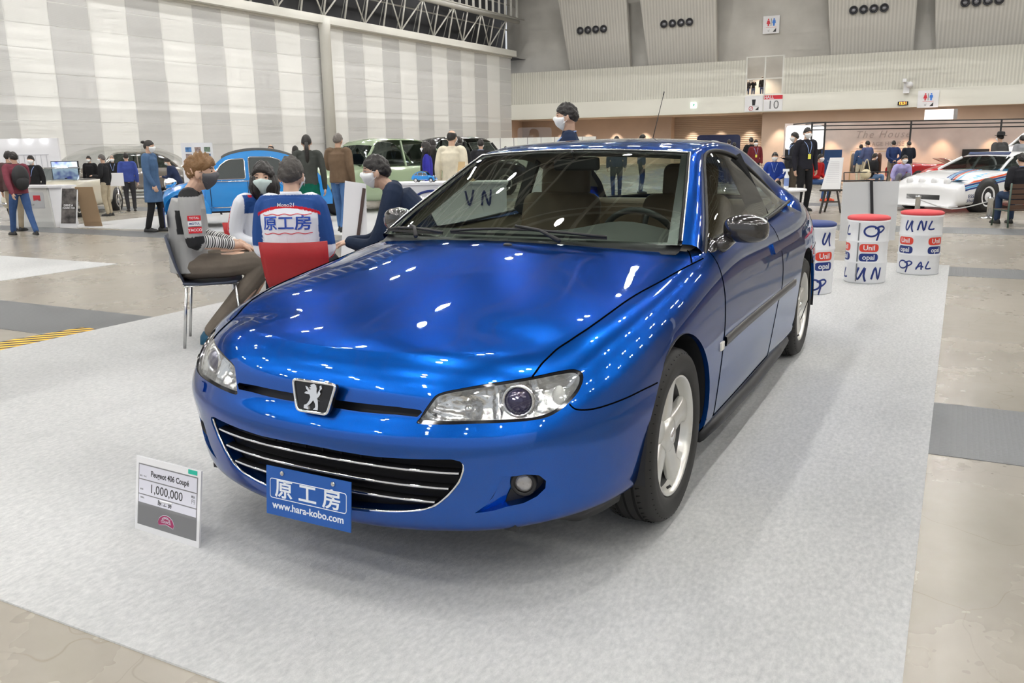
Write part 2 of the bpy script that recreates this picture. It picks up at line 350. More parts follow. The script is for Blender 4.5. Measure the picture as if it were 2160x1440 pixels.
for x in range(-50, 22, 7):
    for y in range(-26, 28, 7):
        for dx in (-.6, .6):
            lab = 'round bright high bay lamp hanging in a pair from the white roof trusses'
            if lamp0 is None:
                lamp0 = thing('high_bay_lamp', lab, 'lamp', (x+dx, y, RZ-.5), 0, 'high bay lamps under the roof')
                a = MB(); a.lathe([(.06, .45), (.10, .3), (.23, .02), (.25, 0)], 16); a.build('shade', LB, lamp0)
                a = MB(); a.lathe([(.0, 0), (.21, 0.0)], 16, caps=False); ga = a.build('bulb', LE, lamp0, recalc=False)
                a = MB(); a.tube([(0, 0, .4), (0, 0, .9)], .02, 6); a.build('stem', LB, lamp0)
                CH[lamp0.name] = list(x_ for x_ in bpy.data.objects if x_.parent == lamp0)
            else:
                q = lamp0.copy(); COL.objects.link(q); q.location = (x+dx, y, RZ-.5)
                for ch in CH[lamp0.name]: c2 = ch.copy(); COL.objects.link(c2); c2.parent = q
# ================================================================== BODY SURFACE (half, y >= 0): control net and B-spline evaluation
# ---- car body control net (half, y>=0) ----
ST=np.array([(.915,0),(.912,.14),(.900,.29),(.874,.432),(.826,.568),(.752,.688),(.652,.788),(.51,.857),(.325,.887),(.12,.892),(-.12,.893),(-.4,.892),(-.8,.89),(-1.25,.89),(-1.7,.89),(-2.1,.89),(-2.45,.891),(-2.75,.89),(-3.05,.88),(-3.3,.85),(-3.5,.79),(-3.63,.69),(-3.71,.53),(-3.745,.35),(-3.76,.17),(-3.765,0)])
KS=[1,4,6,8,10,12,14,17,21]   # station index of each key
ROWS=[ # F            F2       C            A           W            B          D            H            R
[(.17,.185),(.16,.215),(.15,.245),(.12,.25),(.12,.22),(.12,.195),(.12,.185),(.12,.2),(.2,.22)],
[(.055,.175),(.06,.20),(.065,.225),(.045,.238),(.03,.21),(.04,.18),(.05,.170),(.03,.19),(.06,.22)],
[(.022,.215),(.03,.24),(.036,.262),(.025,.28),(.012,.26),(.02,.24),(.028,.235),(.012,.25),(.03,.27)],
[(.014,.31),(.020,.32),(.026,.33),(.012,.34),(.004,.34),(.008,.33),(.014,.33),(.004,.34),(.01,.36)],
[(.012,.405),(.014,.415),(.014,.42),(.006,.43),(0,.43),(.002,.43),(.004,.43),(0,.43),(0,.45)],
[(-.008,.480),(-.008,.488),(-.004,.497),(.001,.51),(0,.52),(0,.53),(0,.53),(0,.53),(0,.55)],
[(.028,.530),(.022,.540),(.013,.557),(.005,.58),(.005,.61),(.006,.63),(.008,.64),(.004,.63),(.01,.66)],
[(.048,.563),(.042,.585),(.034,.608),(.022,.652),(.018,.695),(.018,.735),(.022,.745),(.018,.74),(.03,.76)],
[(.055,.605),(.062,.635),(.072,.66),(.06,.72),(.048,.772),(.042,.83),(.055,.84),(.05,.85),(.06,.86)],
[(.085,.665),(.105,.685),(.122,.697),(.112,.765),(.096,.82),(.08,.898),(.10,.90),(.12,.935),(.1,.93)],
[(.15,.713),(.17,.722),(.19,.728),(.175,.79),(.163,.845),(.13,.93),(.14,.915),(.22,.965),(.2,.95)]]
ZC=np.array([(.95,.60),(.87,.66),(.80,.703),(.7,.738),(.5,.787),(.25,.842),(0,.897),(-.27,.954),(-.6,.985),(-1.5,.975),(-2.4,.98),(-2.9,.985),(-3.3,.975),(-3.6,.955),(-3.8,.93)])
XC=np.array([.765,.76,.74,.69,.61,.52,.42,.31,.19,.05,-.14,-.4,-.8,-1.25,-1.7,-2.1,-2.45,-2.75,-3.0,-3.2,-3.35,-3.45,-3.52,-3.55,-3.56,-3.565])
def zc(x): return np.interp(-x,-ZC[:,0],ZC[:,1])
def smooth_interp(xk,yk,x):
    # monotone-ish cosine blend
    xk=np.asarray(xk,float); yk=np.asarray(yk,float)
    i=np.clip(np.searchsorted(xk,x,side='right')-1,0,len(xk)-2)
    t=np.clip((x-xk[i])/(xk[i+1]-xk[i]),0,1); t=t*t*(3-2*t)*.5+t*.5
    return yk[i]*(1-t)+yk[i+1]*t
def net():
    n=len(ST)
    E=np.vstack([ST[1]*[1,-1],ST,ST[-2]*[1,-1]])
    tg=E[2:]-E[:-2]; nr=np.stack([-tg[:,1],tg[:,0]],1); nr/=np.linalg.norm(nr,axis=1)[:,None]; # inward
    # orientation check -> inward points to decreasing |.|
    P=np.zeros((n,len(ROWS)+4,3))
    for j,row in enumerate(ROWS):
        d=smooth_interp(KS,[r[0] for r in row],np.arange(n)); z=smooth_interp(KS,[r[1] for r in row],np.arange(n))
        P[:,j,0]=ST[:,0]+nr[:,0]*d; P[:,j,1]=ST[:,1]+nr[:,1]*d; P[:,j,2]=z
    e=P[:,len(ROWS)-1].copy()
    for k,t in enumerate((.22,.48,.76,1.0)):
        j=len(ROWS)+k
        x=e[:,0]*(1-t)+XC*t; y=e[:,1]*(1-t)
        drop=zc(e[:,0])-e[:,2]
        P[:,j,0]=x;P[:,j,1]=y;P[:,j,2]=zc(x)-drop*(1-t)**2
    return P
def _pad(P,ms,me,ax):
    P=np.moveaxis(P,ax,0)
    a=P[1]*[1,-1,1] if ms else 2*P[0]-P[1]
    b=P[-2]*[1,-1,1] if me else 2*P[-1]-P[-2]
    return np.moveaxis(np.concatenate([a[None],P,b[None]],0),0,ax)
NET=None
def evalS(s,r,deriv=False):
    global NET
    if NET is None: NET=_pad(_pad(net(),True,True,0),False,True,1)
    s=np.asarray(s,float); r=np.asarray(r,float)
    n,m=NET.shape[0]-2,NET.shape[1]-2
    s=np.clip(s,0,n-1); r=np.clip(r,0,m-1)
    i=np.minimum(s.astype(int),n-2); j=np.minimum(r.astype(int),m-2)
    def W(t): return [((1-t)**3)/6,(3*t**3-6*t**2+4)/6,(-3*t**3+3*t**2+3*t+1)/6,t**3/6]
    def D(t): return [-((1-t)**2)/2,(9*t**2-12*t)/6,(-9*t**2+6*t+3)/6,t**2/2]
    ws,wr=W(s-i),W(r-j); ds,dr=D(s-i),D(r-j)
    P=0;Ps=0;Pr=0
    for a in range(4):
        for b in range(4):
            q=NET[i+a,j+b]
            P=P+q*(ws[a]*wr[b])[...,None]; Ps=Ps+q*(ds[a]*wr[b])[...,None]; Pr=Pr+q*(ws[a]*dr[b])[...,None]
    if not deriv: return P
    N=np.cross(Pr,Ps); L=np.linalg.norm(N,axis=-1,keepdims=True); return P,-N/np.maximum(L,1e-12)
# ================================================================== THE BLUE COUPE
def paint():
    m = mat('blue_metallic_paint', (0.012, 0.115, 0.52), 0.30, 0.92, 1.0); nt = m.node_tree; b = nt.nodes['Principled BSDF']
    tc = nt.nodes.new('ShaderNodeTexCoord'); n = nt.nodes.new('ShaderNodeTexNoise'); n.inputs['Scale'].default_value = 900; n.inputs['Detail'].default_value = 1
    nt.links.new(tc.outputs['Object'], n.inputs['Vector']); r = nt.nodes.new('ShaderNodeMix'); r.data_type = 'RGBA'
    r.inputs[6].default_value = (0.002, 0.062, 0.36, 1); r.inputs[7].default_value = (0.005, 0.13, 0.58, 1); nt.links.new(n.outputs['Fac'], r.inputs[0]); nt.links.new(r.outputs[2], b.inputs['Base Color'])
    b.inputs['Coat Roughness'].default_value = 0.015; b.inputs['Coat IOR'].default_value = 1.5; b.inputs['Specular Tint'].default_value = (.24, .42, .66, 1)
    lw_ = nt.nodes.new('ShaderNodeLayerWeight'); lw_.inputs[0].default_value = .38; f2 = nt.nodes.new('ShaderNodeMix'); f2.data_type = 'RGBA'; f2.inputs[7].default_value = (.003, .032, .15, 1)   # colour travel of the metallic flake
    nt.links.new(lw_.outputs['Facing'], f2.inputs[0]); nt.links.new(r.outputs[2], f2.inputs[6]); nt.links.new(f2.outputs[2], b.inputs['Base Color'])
    return m
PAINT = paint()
BLK = mat('black_plastic', (.018, .018, .02), .45); GBLK = mat('gloss_black', (.012, .012, .014), .12); RUBB = mat('rubber_seal', (.02, .02, .02), .6)
CHR = mat('chrome', (.86, .86, .87), .08, 1.0); DCH = mat('reflector_silver', (.78, .78, .78), .18, 1.0, bump=(30, .25, .01))
def glass(name, tint, frs=1.5, rough=0.0):
    if name in MATS: return MATS[name]
    m = bpy.data.materials.new(name); m.use_nodes = True; nt = m.node_tree; nt.nodes.clear()
    o = nt.nodes.new('ShaderNodeOutputMaterial'); mx = nt.nodes.new('ShaderNodeMixShader'); t = nt.nodes.new('ShaderNodeBsdfTransparent'); g = nt.nodes.new('ShaderNodeBsdfGlossy'); f = nt.nodes.new('ShaderNodeFresnel')
    nt.nodes.remove(f); t.inputs[0].default_value = (*tint, 1); g.inputs['Roughness'].default_value = rough
    lw_ = nt.nodes.new('ShaderNodeLayerWeight'); lw_.inputs[0].default_value = .5    # Schlick curve, the same from both sides of the pane
    pw = nt.nodes.new('ShaderNodeMath'); pw.operation = 'POWER'; pw.inputs[1].default_value = 4.6; nt.links.new(lw_.outputs['Facing'], pw.inputs[0])
    r0 = 2*((frs-1)/(frs+1))**2; mr = nt.nodes.new('ShaderNodeMath'); mr.operation = 'MULTIPLY_ADD'; mr.inputs[1].default_value = 1-r0; mr.inputs[2].default_value = r0; nt.links.new(pw.outputs[0], mr.inputs[0])
    nt.links.new(mr.outputs[0], mx.inputs[0]); nt.links.new(t.outputs[0], mx.inputs[1]); nt.links.new(g.outputs[0], mx.inputs[2]); nt.links.new(mx.outputs[0], o.inputs[0])
    MATS[name] = m; return m
GWS = glass('windscreen_glass', (.70, .78, .72), 1.55); GSD = glass('side_glass', (.52, .56, .50), 1.55); GHL = glass('headlamp_glass', (.96, .97, .97), 1.5, .0)

HL_O = [(2.497, 6.28), (2.529, 6.664), (2.611, 7.152), (2.73, 7.654), (2.837, 7.987), (3.04, 8.159), (3.388, 8.289), (3.811, 8.41), (4.285, 8.481), (4.981, 8.518), (5.617, 8.543), (6.038, 8.446), (6.235, 8.261), (6.308, 7.982), (6.23, 7.633), (6.047, 7.246), (5.789, 6.884), (5.561, 6.595), (5.263, 6.357), (4.92, 6.291), (4.422, 6.312), (3.769, 6.34), (3.111, 6.286)]
HL_L = [(2.552, 6.551), (2.62, 6.962), (2.738, 7.477), (2.859, 7.904), (3.046, 8.056), (3.392, 8.188), (3.814, 8.293), (4.284, 8.362), (4.971, 8.412), (5.594, 8.419), (6.008, 8.32), (6.17, 8.179), (6.226, 7.962), (6.165, 7.679), (5.994, 7.357), (5.744, 6.987), (5.518, 6.737), (5.238, 6.529), (4.926, 6.452), (4.425, 6.495), (3.767, 6.531), (3.103, 6.52)]
SLOTU = [(0.315, 7.426), (0.875, 7.415), (1.424, 7.373), (1.946, 7.312), (2.508, 7.152)]
SLOTL = [(0.361, 6.849), (0.919, 6.801), (1.463, 6.777), (1.976, 6.785), (2.46, 6.70)]
GR = [(-.2, 4.50), (0.4, 4.50), (0.753, 4.475), (1.552, 4.448), (2.294, 4.496), (3.004, 4.563), (3.25, 4.58), (3.42, 4.50), (3.487, 4.349), (3.489, 4.08), (3.375, 3.609), (3.131, 3.143), (2.828, 2.743), (2.475, 2.531), (1.916, 2.403), (1.12, 2.31), (0.535, 2.27), (-.2, 2.26)]
FOG = [(4.482, 3.848), (4.76, 3.88), (5.045, 3.80), (5.20, 3.56), (5.19, 3.285), (5.009, 3.024), (4.719, 2.825), (4.336, 2.743), (4.481, 3.3)]
SCOOP = [(4.253, 3.877), (4.482, 3.848), (4.76, 3.88), (5.045, 3.80), (5.20, 3.56), (5.19, 3.285), (5.009, 3.024), (4.719, 2.825), (4.336, 2.743), (4.052, 2.614), (3.674, 2.546), (3.963, 2.936), (4.15, 3.4)]
WASH = [(3.865, 5.751), (3.963, 6.141), (4.34, 6.12), (4.383, 5.908), (4.299, 5.627), (3.888, 5.64)]
CUTBF = [(5.773, 6.80), (5.879, 6.491), (6.086, 6.316), (6.383, 6.221), (6.745, 6.179), (7.186, 6.134), (7.693, 6.077), (8.227, 5.942), (8.9, 5.85)]
SHUT = [(5.057, 8.509), (5.171, 8.731), (5.493, 9.224), (6.082, 9.669), (6.748, 9.802), (7.288, 9.833), (8.266, 9.854), (9.193, 9.814), (10.122, 9.588), (10.729, 9.414), (11.344, 9.158)]
HOODR = [(10.45, 14.05), (10.49, 13.808), (10.54, 12.891), (10.70, 12.194), (10.90, 11.543), (11.10, 10.889), (11.30, 10.30), (11.36, 10.05), (11.2, 9.7), (11.038, 9.372)]
DOORF = [(11.64, 10.6), (11.62, 9.3), (11.567, 7.708), (11.527, 6.935), (11.426, 5.782), (11.283, 4.364), (11.2, 3), (11.22, 1.85)]
DOORR = [(13.9, 1.85), (13.9, 3.2), (14.04, 4.588), (14.278, 5.279), (14.437, 6.266), (14.5, 7.6), (14.52, 9.3), (14.52, 10.6)]
def catm(P, m=6, closed=False):
    P = [np.array(p, float) for p in P]; n = len(P); out = []
    for i in range(n if closed else n-1):
        g = (lambda k: P[k % n]) if closed else (lambda k: P[min(max(k, 0), n-1)])
        a, b, c_, d = g(i-1), g(i), g(i+1), g(i+2)
        for t in np.linspace(0, 1, m, endpoint=False):
            out.append(.5*((2*b)+(c_-a)*t+(2*a-5*b+4*c_-d)*t*t+(3*b-a-3*c_+d)*t**3))
    if not closed: out.append(P[-1])
    return np.array(out)
def inv_xz(x, z, s0):
    q = np.array([s0, 4.0])
    for _ in range(25):
        P = evalS(q[0], q[1]); f = np.array([P[0]-x, P[2]-z]); e = 1e-4
        A = evalS(q[0]+e, q[1]); B = evalS(q[0], q[1]+e)
        J = np.array([[(A[0]-P[0])/e, (B[0]-P[0])/e], [(A[2]-P[2])/e, (B[2]-P[2])/e]])
        q = q+np.clip(np.linalg.lstsq(J, -f, rcond=None)[0], -.4, .4); q[1] = min(max(q[1], .02), 12)
    return q
def arch(cx, cz, rx, rz_, s0):
    out = []
    for a in np.linspace(-32, 212, 44):
        x = cx+rx*math.cos(math.radians(a)); z = cz+rz_*math.sin(math.radians(a)); q = inv_xz(x, max(z, .175), s0); s0 = q[0]; out.append(q)
    out = [np.array([out[0][0], -.6])]+[q for q in out if q[1] > .9]+[np.array([out[-1][0], -.6])]
    return out
ARF = arch(.005, .305, .370, .373, 7.8); ARR = arch(-2.70, .315, .366, .370, 15.6)
HL_OS = catm(HL_O, 4, True); HL_LS = catm(HL_L, 4, True)
SHUTS = catm(SHUT, 4); HOODRS = catm(HOODR, 4)
P_CABIN = list(HOODRS[:-9])+[(11.55, 10.15), (12, 10.0), (14, 9.9), (16, 9.9), (17.0, 10.2), (17.7, 10.9), (18.0, 12), (18.1, 14.3), (10.45, 14.3)]
P_SLOT = [(-.2, 7.43)]+SLOTU+[(2.56, 7.0)]+SLOTL[::-1]+[(-.2, 6.87)]
P_HOOD = [(-.2, 7.42)]+SLOTU+[tuple(p) for p in HL_O[2:10]]+list(SHUTS)+list(HOODRS[::-1])+[(10.4, 14.3), (-.2, 14.3)]
P_BUMP = [(-.2, 6.86)]+SLOTL+[tuple(HL_O[0])]+[tuple(p) for p in HL_O[:15:-1]]+CUTBF+[(8.9, -1), (-.2, -1)]
P_DOOR = DOORF+DOORR
P_SILL = [(8.5, -1), (8.5, 1.85), (16, 1.85), (16, -1)]
P_RBUMP = [(17.3, -1), (17.3, 6.2), (26, 6.2), (26, -1)]
def inside(poly, x, y):
    c_ = False; n = len(poly); j = n-1
    for i in range(n):
        xi, yi = poly[i][0], poly[i][1]; xj, yj = poly[j][0], poly[j][1]
        if (yi > y) != (yj > y) and x < (xj-xi)*(y-yi)/(yj-yi)+xi: c_ = not c_
        j = i
    return c_
def param_mesh():
    sg = list(np.linspace(0, 12, 12*9+1))+list(np.linspace(12, 25, 13*6+1))[1:]; rg = np.linspace(0, 14, 14*7+1)
    bm = bmesh.new(); V = [[bm.verts.new((s, r, 0)) for r in rg] for s in sg]
    for i in range(len(sg)-1):
        for j in range(len(rg)-1): bm.faces.new((V[i][j], V[i+1][j], V[i+1][j+1], V[i][j+1]))
    def cut(pl, closed=True):
        pl = [(float(p[0]), float(p[1])) for p in pl]; xs = [p[0] for p in pl]; ys = [p[1] for p in pl]
        x0, x1, y0, y1 = min(xs)-.3, max(xs)+.3, min(ys)-.3, max(ys)+.3
        cand = set()
        for f in bm.faces:
            q = f.verts[0].co
            if x0 <= q.x <= x1 and y0 <= q.y <= y1: cand.add(f)
        for i in range(len(pl) if closed else len(pl)-1):
            a, b = pl[i], pl[(i+1) % len(pl)]; L = math.hypot(b[0]-a[0], b[1]-a[1])
            if L < 1e-5: continue
            nx, ny = (b[1]-a[1])/L, -(b[0]-a[0])/L; lx, hx, ly, hy = min(a[0], b[0]), max(a[0], b[0]), min(a[1], b[1]), max(a[1], b[1])
            fs = []
            for f in cand:
                vx = [v.co.x for v in f.verts]; vy = [v.co.y for v in f.verts]
                if max(vx) < lx-1e-6 or min(vx) > hx+1e-6 or max(vy) < ly-1e-6 or min(vy) > hy+1e-6: continue
                d = [(x-a[0])*nx+(y-a[1])*ny for x, y in zip(vx, vy)]
                if max(d) > 1e-5 and min(d) < -1e-5: fs.append(f)
            if not fs: continue
            geo = set(fs)
            for f in fs: geo.update(f.edges); geo.update(f.verts)
            cand.difference_update(fs)
            r_ = bmesh.ops.bisect_plane(bm, geom=list(geo), dist=1e-5, plane_co=(a[0], a[1], 0), plane_no=(nx, ny, 0))
            cand.update(g for g in r_['geom'] if isinstance(g, bmesh.types.BMFace))
            cand = set(f for f in cand if f.is_valid)
    cut(P_CABIN); cut(P_SLOT); cut(HL_OS); cut(GR); cut(SCOOP); cut(SHUTS, False); cut(HOODRS, False)
    cut(CUTBF, False); cut(DOORF, False); cut(DOORR, False); cut([(8.5, 1.85), (16, 1.85)], False); cut(ARF, False); cut(ARR, False); cut(WASH)
    cut([(17.3, -.1), (17.3, 6.2), (25, 6.2)], False)
    return bm
BMP = param_mesh()
def region(x, y):
    if inside(P_CABIN, x, y) or inside(P_SLOT, x, y) or inside(HL_OS, x, y) or inside(GR, x, y) or inside(SCOOP, x, y) or inside(ARF, x, y) or inside(ARR, x, y): return None
    if inside(P_HOOD, x, y): return 'bonnet'
    if inside(P_BUMP, x, y): return 'front_bumper'
    if inside(P_DOOR, x, y): return 'door'
    if inside(P_RBUMP, x, y): return 'rear_bumper'
    if x > 8 and y < 1.85: return 'sill'
    return 'front_wing' if x < 11.6 else 'rear_quarter'
REG = {}
for f in BMP.faces:
    c_ = f.calc_center_median(); k = region(c_.x, c_.y)
    if k: REG.setdefault(k, []).append([(v.co.x, v.co.y) for v in f.verts])
BMP.free()
def set_normals(o, N):
    o.data.polygons.foreach_set('use_smooth', [True]*len(o.data.polygons)); o.data.normals_split_custom_set_from_vertices([tuple(map(float, n)) for n in N])
def skin(loop, depth, side, closed=True, rows=3):
    """painted edge that folds inward along a cut line"""
    L = np.array([(p[0], p[1]) for p in loop]); P, N = evalS(L[:, 0], L[:, 1], True)
    V = []; F = []; n = len(L)
    for k in range(rows): V += list(P-N*depth*k/(rows-1))
    V = np.array(V); V[:, 1] *= side
    for k in range(rows-1):
        for i in range(n if closed else n-1):
            j = (i+1) % n; F.append((k*n+i, k*n+j, (k+1)*n+j, (k+1)*n+i))
    return V, F
def panel(name, key, sides, parent, m, rims=(), off=0.0):
    faces = REG[key]; V = []; N = []; F = []
    for side in sides:
        idx = {}; uv = []
        ff = []
        for q in faces:
            fi = []
            for (s, r) in q:
                kk = (round(s, 5), round(r, 5))
                if kk not in idx: idx[kk] = len(uv); uv.append((s, r))
                fi.append(idx[kk])
            ff.append(fi)
        U = np.array(uv); P, NN = evalS(U[:, 0], U[:, 1], True); P = P+NN*off
        P = P.copy(); NN = NN.copy(); P[:, 1] *= side; NN[:, 1] *= side
        k = len(V); V += list(P); N += list(NN)
        for fi in ff:
            fi = [i+k for i in fi]; F.append(fi[::-1] if side < 0 else fi)
    o = new_mesh(name, V, F, m, parent); 
    # orient
    set_normals(o, N)
    for side in sides:
        for (loop, d, cl) in rims:
            v, f = skin(loop, d, side, cl); new = MB(); new.add(v, f, True); e = new.build('panel_edge', m, o, recalc=True)
    return o
car = thing('coupe_car', 'glossy metallic blue two-door coupe parked on the pale grey carpet', 'car')
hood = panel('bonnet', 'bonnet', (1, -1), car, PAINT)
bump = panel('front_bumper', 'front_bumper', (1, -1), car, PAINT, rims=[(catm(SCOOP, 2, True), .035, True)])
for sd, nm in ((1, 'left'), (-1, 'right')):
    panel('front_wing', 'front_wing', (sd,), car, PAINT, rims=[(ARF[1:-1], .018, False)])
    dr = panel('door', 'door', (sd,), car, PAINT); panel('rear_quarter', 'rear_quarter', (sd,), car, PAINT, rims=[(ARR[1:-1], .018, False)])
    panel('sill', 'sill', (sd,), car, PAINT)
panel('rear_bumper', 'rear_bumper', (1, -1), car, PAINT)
def S3(s, r, off=0.0, side=1):
    P, N = evalS(np.array([float(s)]), np.array([float(r)]), True); p = P[0]+N[0]*off; return Vector((p[0], p[1]*side, p[2]))
def SN(s, r, side=1):
    P, N = evalS(np.array([float(s)]), np.array([float(r)]), True); n = N[0]; return Vector((n[0], n[1]*side, n[2]))
def line_on(loop, r, m, name, side, off=.0, parent=None, n=6):
    L = np.array([(p[0], p[1]) for p in loop]); P, N = evalS(L[:, 0], L[:, 1], True); P = P+N*off; P[:, 1] *= side
    mb = MB(); mb.tube(P, r, n); return mb.build(name, m, parent or car)
# shut lines
GAP = mat('gap_black', (.002, .002, .002), 1.0, spec=0.0)
for sd in (1, -1):
    line_on(SHUTS, .0030, GAP, 'shut_line', sd); line_on(catm(CUTBF[:-1], 4), .0024, GAP, 'shut_line', sd); line_on(HOODRS[-14:], .0030, GAP, 'shut_line', sd)
    line_on(catm(DOORF, 4), .0024, GAP, 'shut_line', sd); line_on(catm(DOORR, 4), .0024, GAP, 'shut_line', sd); line_on([(s, 1.85) for s in np.linspace(11.2, 13.9, 20)], .0024, GAP, 'shut_line', sd)
line_on([(17.3, 1.0), (17.3, 3), (17.3, 6.2)]+[(s, 6.2) for s in np.linspace(17.5, 25, 30)], .0024, GAP, 'shut_line', 1)
# hood leading edge folded in, and the dark slot behind
def backing(loop, depth, side, m, name, parent, shrink=0):
    L = [(float(p[0]), float(p[1])) for p in loop]; bm = bmesh.new(); vs = [bm.verts.new((*p, 0)) for p in L]; f = bm.faces.new(vs); bmesh.ops.triangulate(bm, faces=[f])
    for _ in range(3): bmesh.ops.subdivide_edges(bm, edges=[e for e in bm.edges if e.calc_length() > .25], cuts=1); bmesh.ops.triangulate(bm, faces=bm.faces)
    U = np.array([(v.co.x, v.co.y) for v in bm.verts]); bm.verts.index_update(); F = [[v.index for v in f.verts] for f in bm.faces]; bm.free()
    P, N = evalS(np.clip(U[:, 0], 0, 25), U[:, 1], True); d = depth(U) if callable(depth) else depth
    P = P-N*(d if np.isscalar(d) else d[:, None]); P[:, 1] *= side
    o = new_mesh(name, P, F, m, parent, True)
    bm = bmesh.new(); bm.from_mesh(o.data); bmesh.ops.recalc_face_normals(bm, faces=bm.faces); bm.to_mesh(o.data); bm.free()
    return o
vS = MB()
for sd in (1, -1):
    v, f = skin([(-0.0, 7.43)]+SLOTU+[(2.56, 7.0)], .05, sd, False); vS.add(v, f, True)
    v, f = skin([(0.0, 6.87)]+SLOTL, .05, sd, False); vS.add(v, f, True)
vS.build('slot_edge', PAINT, hood)
big = [(0, 8.0)]+[(1, 8.0), (2, 7.9), (2.7, 7.6), (2.75, 6.9), (2.6, 6.1), (1, 6.2), (0, 6.2)]
for sd in (1, -1): backing(big, .05, sd, BLK, 'slot_backing', car)
def rnd(pts, r, n=4):
    out = []; N_ = len(pts)
    for i in range(N_):
        p, a, b = Vector(pts[i]), Vector(pts[i-1]), Vector(pts[(i+1) % N_]); da = (a-p).normalized()*r; db = (b-p).normalized()*r
        for k in range(n+1): t = k/n; out.append(tuple((p+da)*(1-t)**2+p*2*t*(1-t)+(p+db)*t*t))
    return out
# ------------------------------------------------------------------ greenhouse
OC = [(-.60, .785, .872), (-.80, .735, .985), (-1.05, .658, 1.135), (-1.24, .598, 1.243), (-1.32, .588, 1.277), (-1.43, .590, 1.288), (-1.567, .595, 1.284), (-1.75, .60, 1.267), (-1.893, .61, 1.24), (-2.105, .63, 1.179), (-2.346, .65, 1.104), (-2.50, .685, 1.03), (-2.575, .72, .975), (-2.66, .785, .93), (-2.75, .82, .90)]
IC = [(-.50, .720, .932), (-.70, .672, 1.043), (-.95, .610, 1.172), (-1.168, .5555, 1.279), (-1.30, .54, 1.306), (-1.43, .532, 1.323), (-1.6, .526, 1.333), (-1.8, .52, 1.333), (-2.0, .512, 1.321), (-2.25, .52, 1.284), (-2.47, .55, 1.222), (-2.70, .58, 1.135), (-2.85, .60, 1.07), (-2.98, .63, 1.00), (-3.08, .655, .955)]
CC = [(-.255, 0, .953), (-.52, 0, 1.075), (-.80, 0, 1.192), (-1.08, 0, 1.300), (-1.22, 0, 1.329), (-1.38, 0, 1.345), (-1.6, 0, 1.355), (-1.8, 0, 1.357), (-2.05, 0, 1.349), (-2.32, 0, 1.322), (-2.55, 0, 1.262), (-2.78, 0, 1.18), (-2.95, 0, 1.11), (-3.1, 0, 1.04), (-3.22, 0, .975)]
NS = 8
def seg(P, m=NS): return catm(P, m)
Oc, Ic, Cc = seg(OC), seg(IC), seg(CC)
def top_grid(k0, k1, side, off=0.0, t0=0.0, t1=1.0, n=16):
    G = []
    for k in range(k0*NS, k1*NS+1):
        i, c_ = Ic[k], Cc[k]; row = []
        for q in range(n+1):
            t = t0+(t1-t0)*q/n; e = 1-abs(t)**2.1
            row.append((i[0]+(c_[0]-i[0])*e, i[1]*t*side, i[2]+(c_[2]-i[2])*e-off))
        G.append(row)
    return G
def gsurf(name, grids, m, parent, fm=None):
    mb = MB()
    for g in grids: mb.sheet(g)
    o = mb.build(name, m, parent)
    return o
def pillar_grid(k0, k1, side, n=6, off=0.0):
    G = []
    for k in range(k0*NS, k1*NS+1):
        o, i = Oc[k], Ic[k]; d = i-o; nrm = np.array([0.0, d[2], -d[1]]); L = np.linalg.norm(nrm)+1e-9; nrm = nrm/L
        if nrm[2] < 0: nrm = -nrm
        w = np.linalg.norm(d); row = []
        for q in range(n+1):
            t = q/n; p = o+d*t+nrm*(w*.16*math.sin(PI*t)-off); row.append((p[0], p[1]*side, p[2]))
        G.append(row)
    return G
shell = gsurf('roof', [top_grid(3, 9, 1), top_grid(3, 9, -1)]+[pillar_grid(0, 14, s) for s in (1, -1)], PAINT, car)
LIN = mat('roof_lining', (.30, .27, .22), .9)
gsurf('roof_lining', [top_grid(3, 9, 1, .03), top_grid(3, 9, -1, .03)]+[pillar_grid(0, 12, s, 6, .035) for s in (1, -1)], LIN, car)
gsurf('windscreen', [top_grid(0, 3, 1, .001, 0, .985), top_grid(0, 3, -1, .001, 0, .985)], GWS, car)
gsurf('rear_screen', [top_grid(9, 14, 1, .001, 0, .97), top_grid(9, 14, -1, .001, 0, .97)], GWS, car)
# dark ceramic band around the glass
FR = mat('ceramic_band', (.015, .015, .016), .3)
mb = MB()
for s in (1, -1):
    mb.sheet(top_grid(0, 3, s, .004, .93, 1.0, 2))
def band(k, dk, s):   # strip along the header or base
    G = []
    for kk in np.linspace(k, k+dk, 3):
        a = int(kk*NS); f = kk*NS-a; a2 = min(a+1, len(Ic)-1); i = Ic[a]*(1-f)+Ic[a2]*f; c_ = Cc[a]*(1-f)+Cc[a2]*f
        G.append([(i[0]+(c_[0]-i[0])*(1-t**2.1), i[1]*t*s, i[2]+(c_[2]-i[2])*(1-t**2.1)-.004) for t in np.linspace(0, 1, 17)])
    return G
for s in (1, -1): mb.sheet(band(2.88, .12, s)); mb.sheet(band(0, .12, s))
mb.build('ceramic_band', FR, car)
mb = MB()
for s in (1, -1): mb.sheet(top_grid(9, 14, s, .004, .93, 1.0, 2)); mb.sheet(band(9, .2, s)); mb.sheet(band(13.7, .29, s))
mb.build('rear_ceramic_band', FR, car)
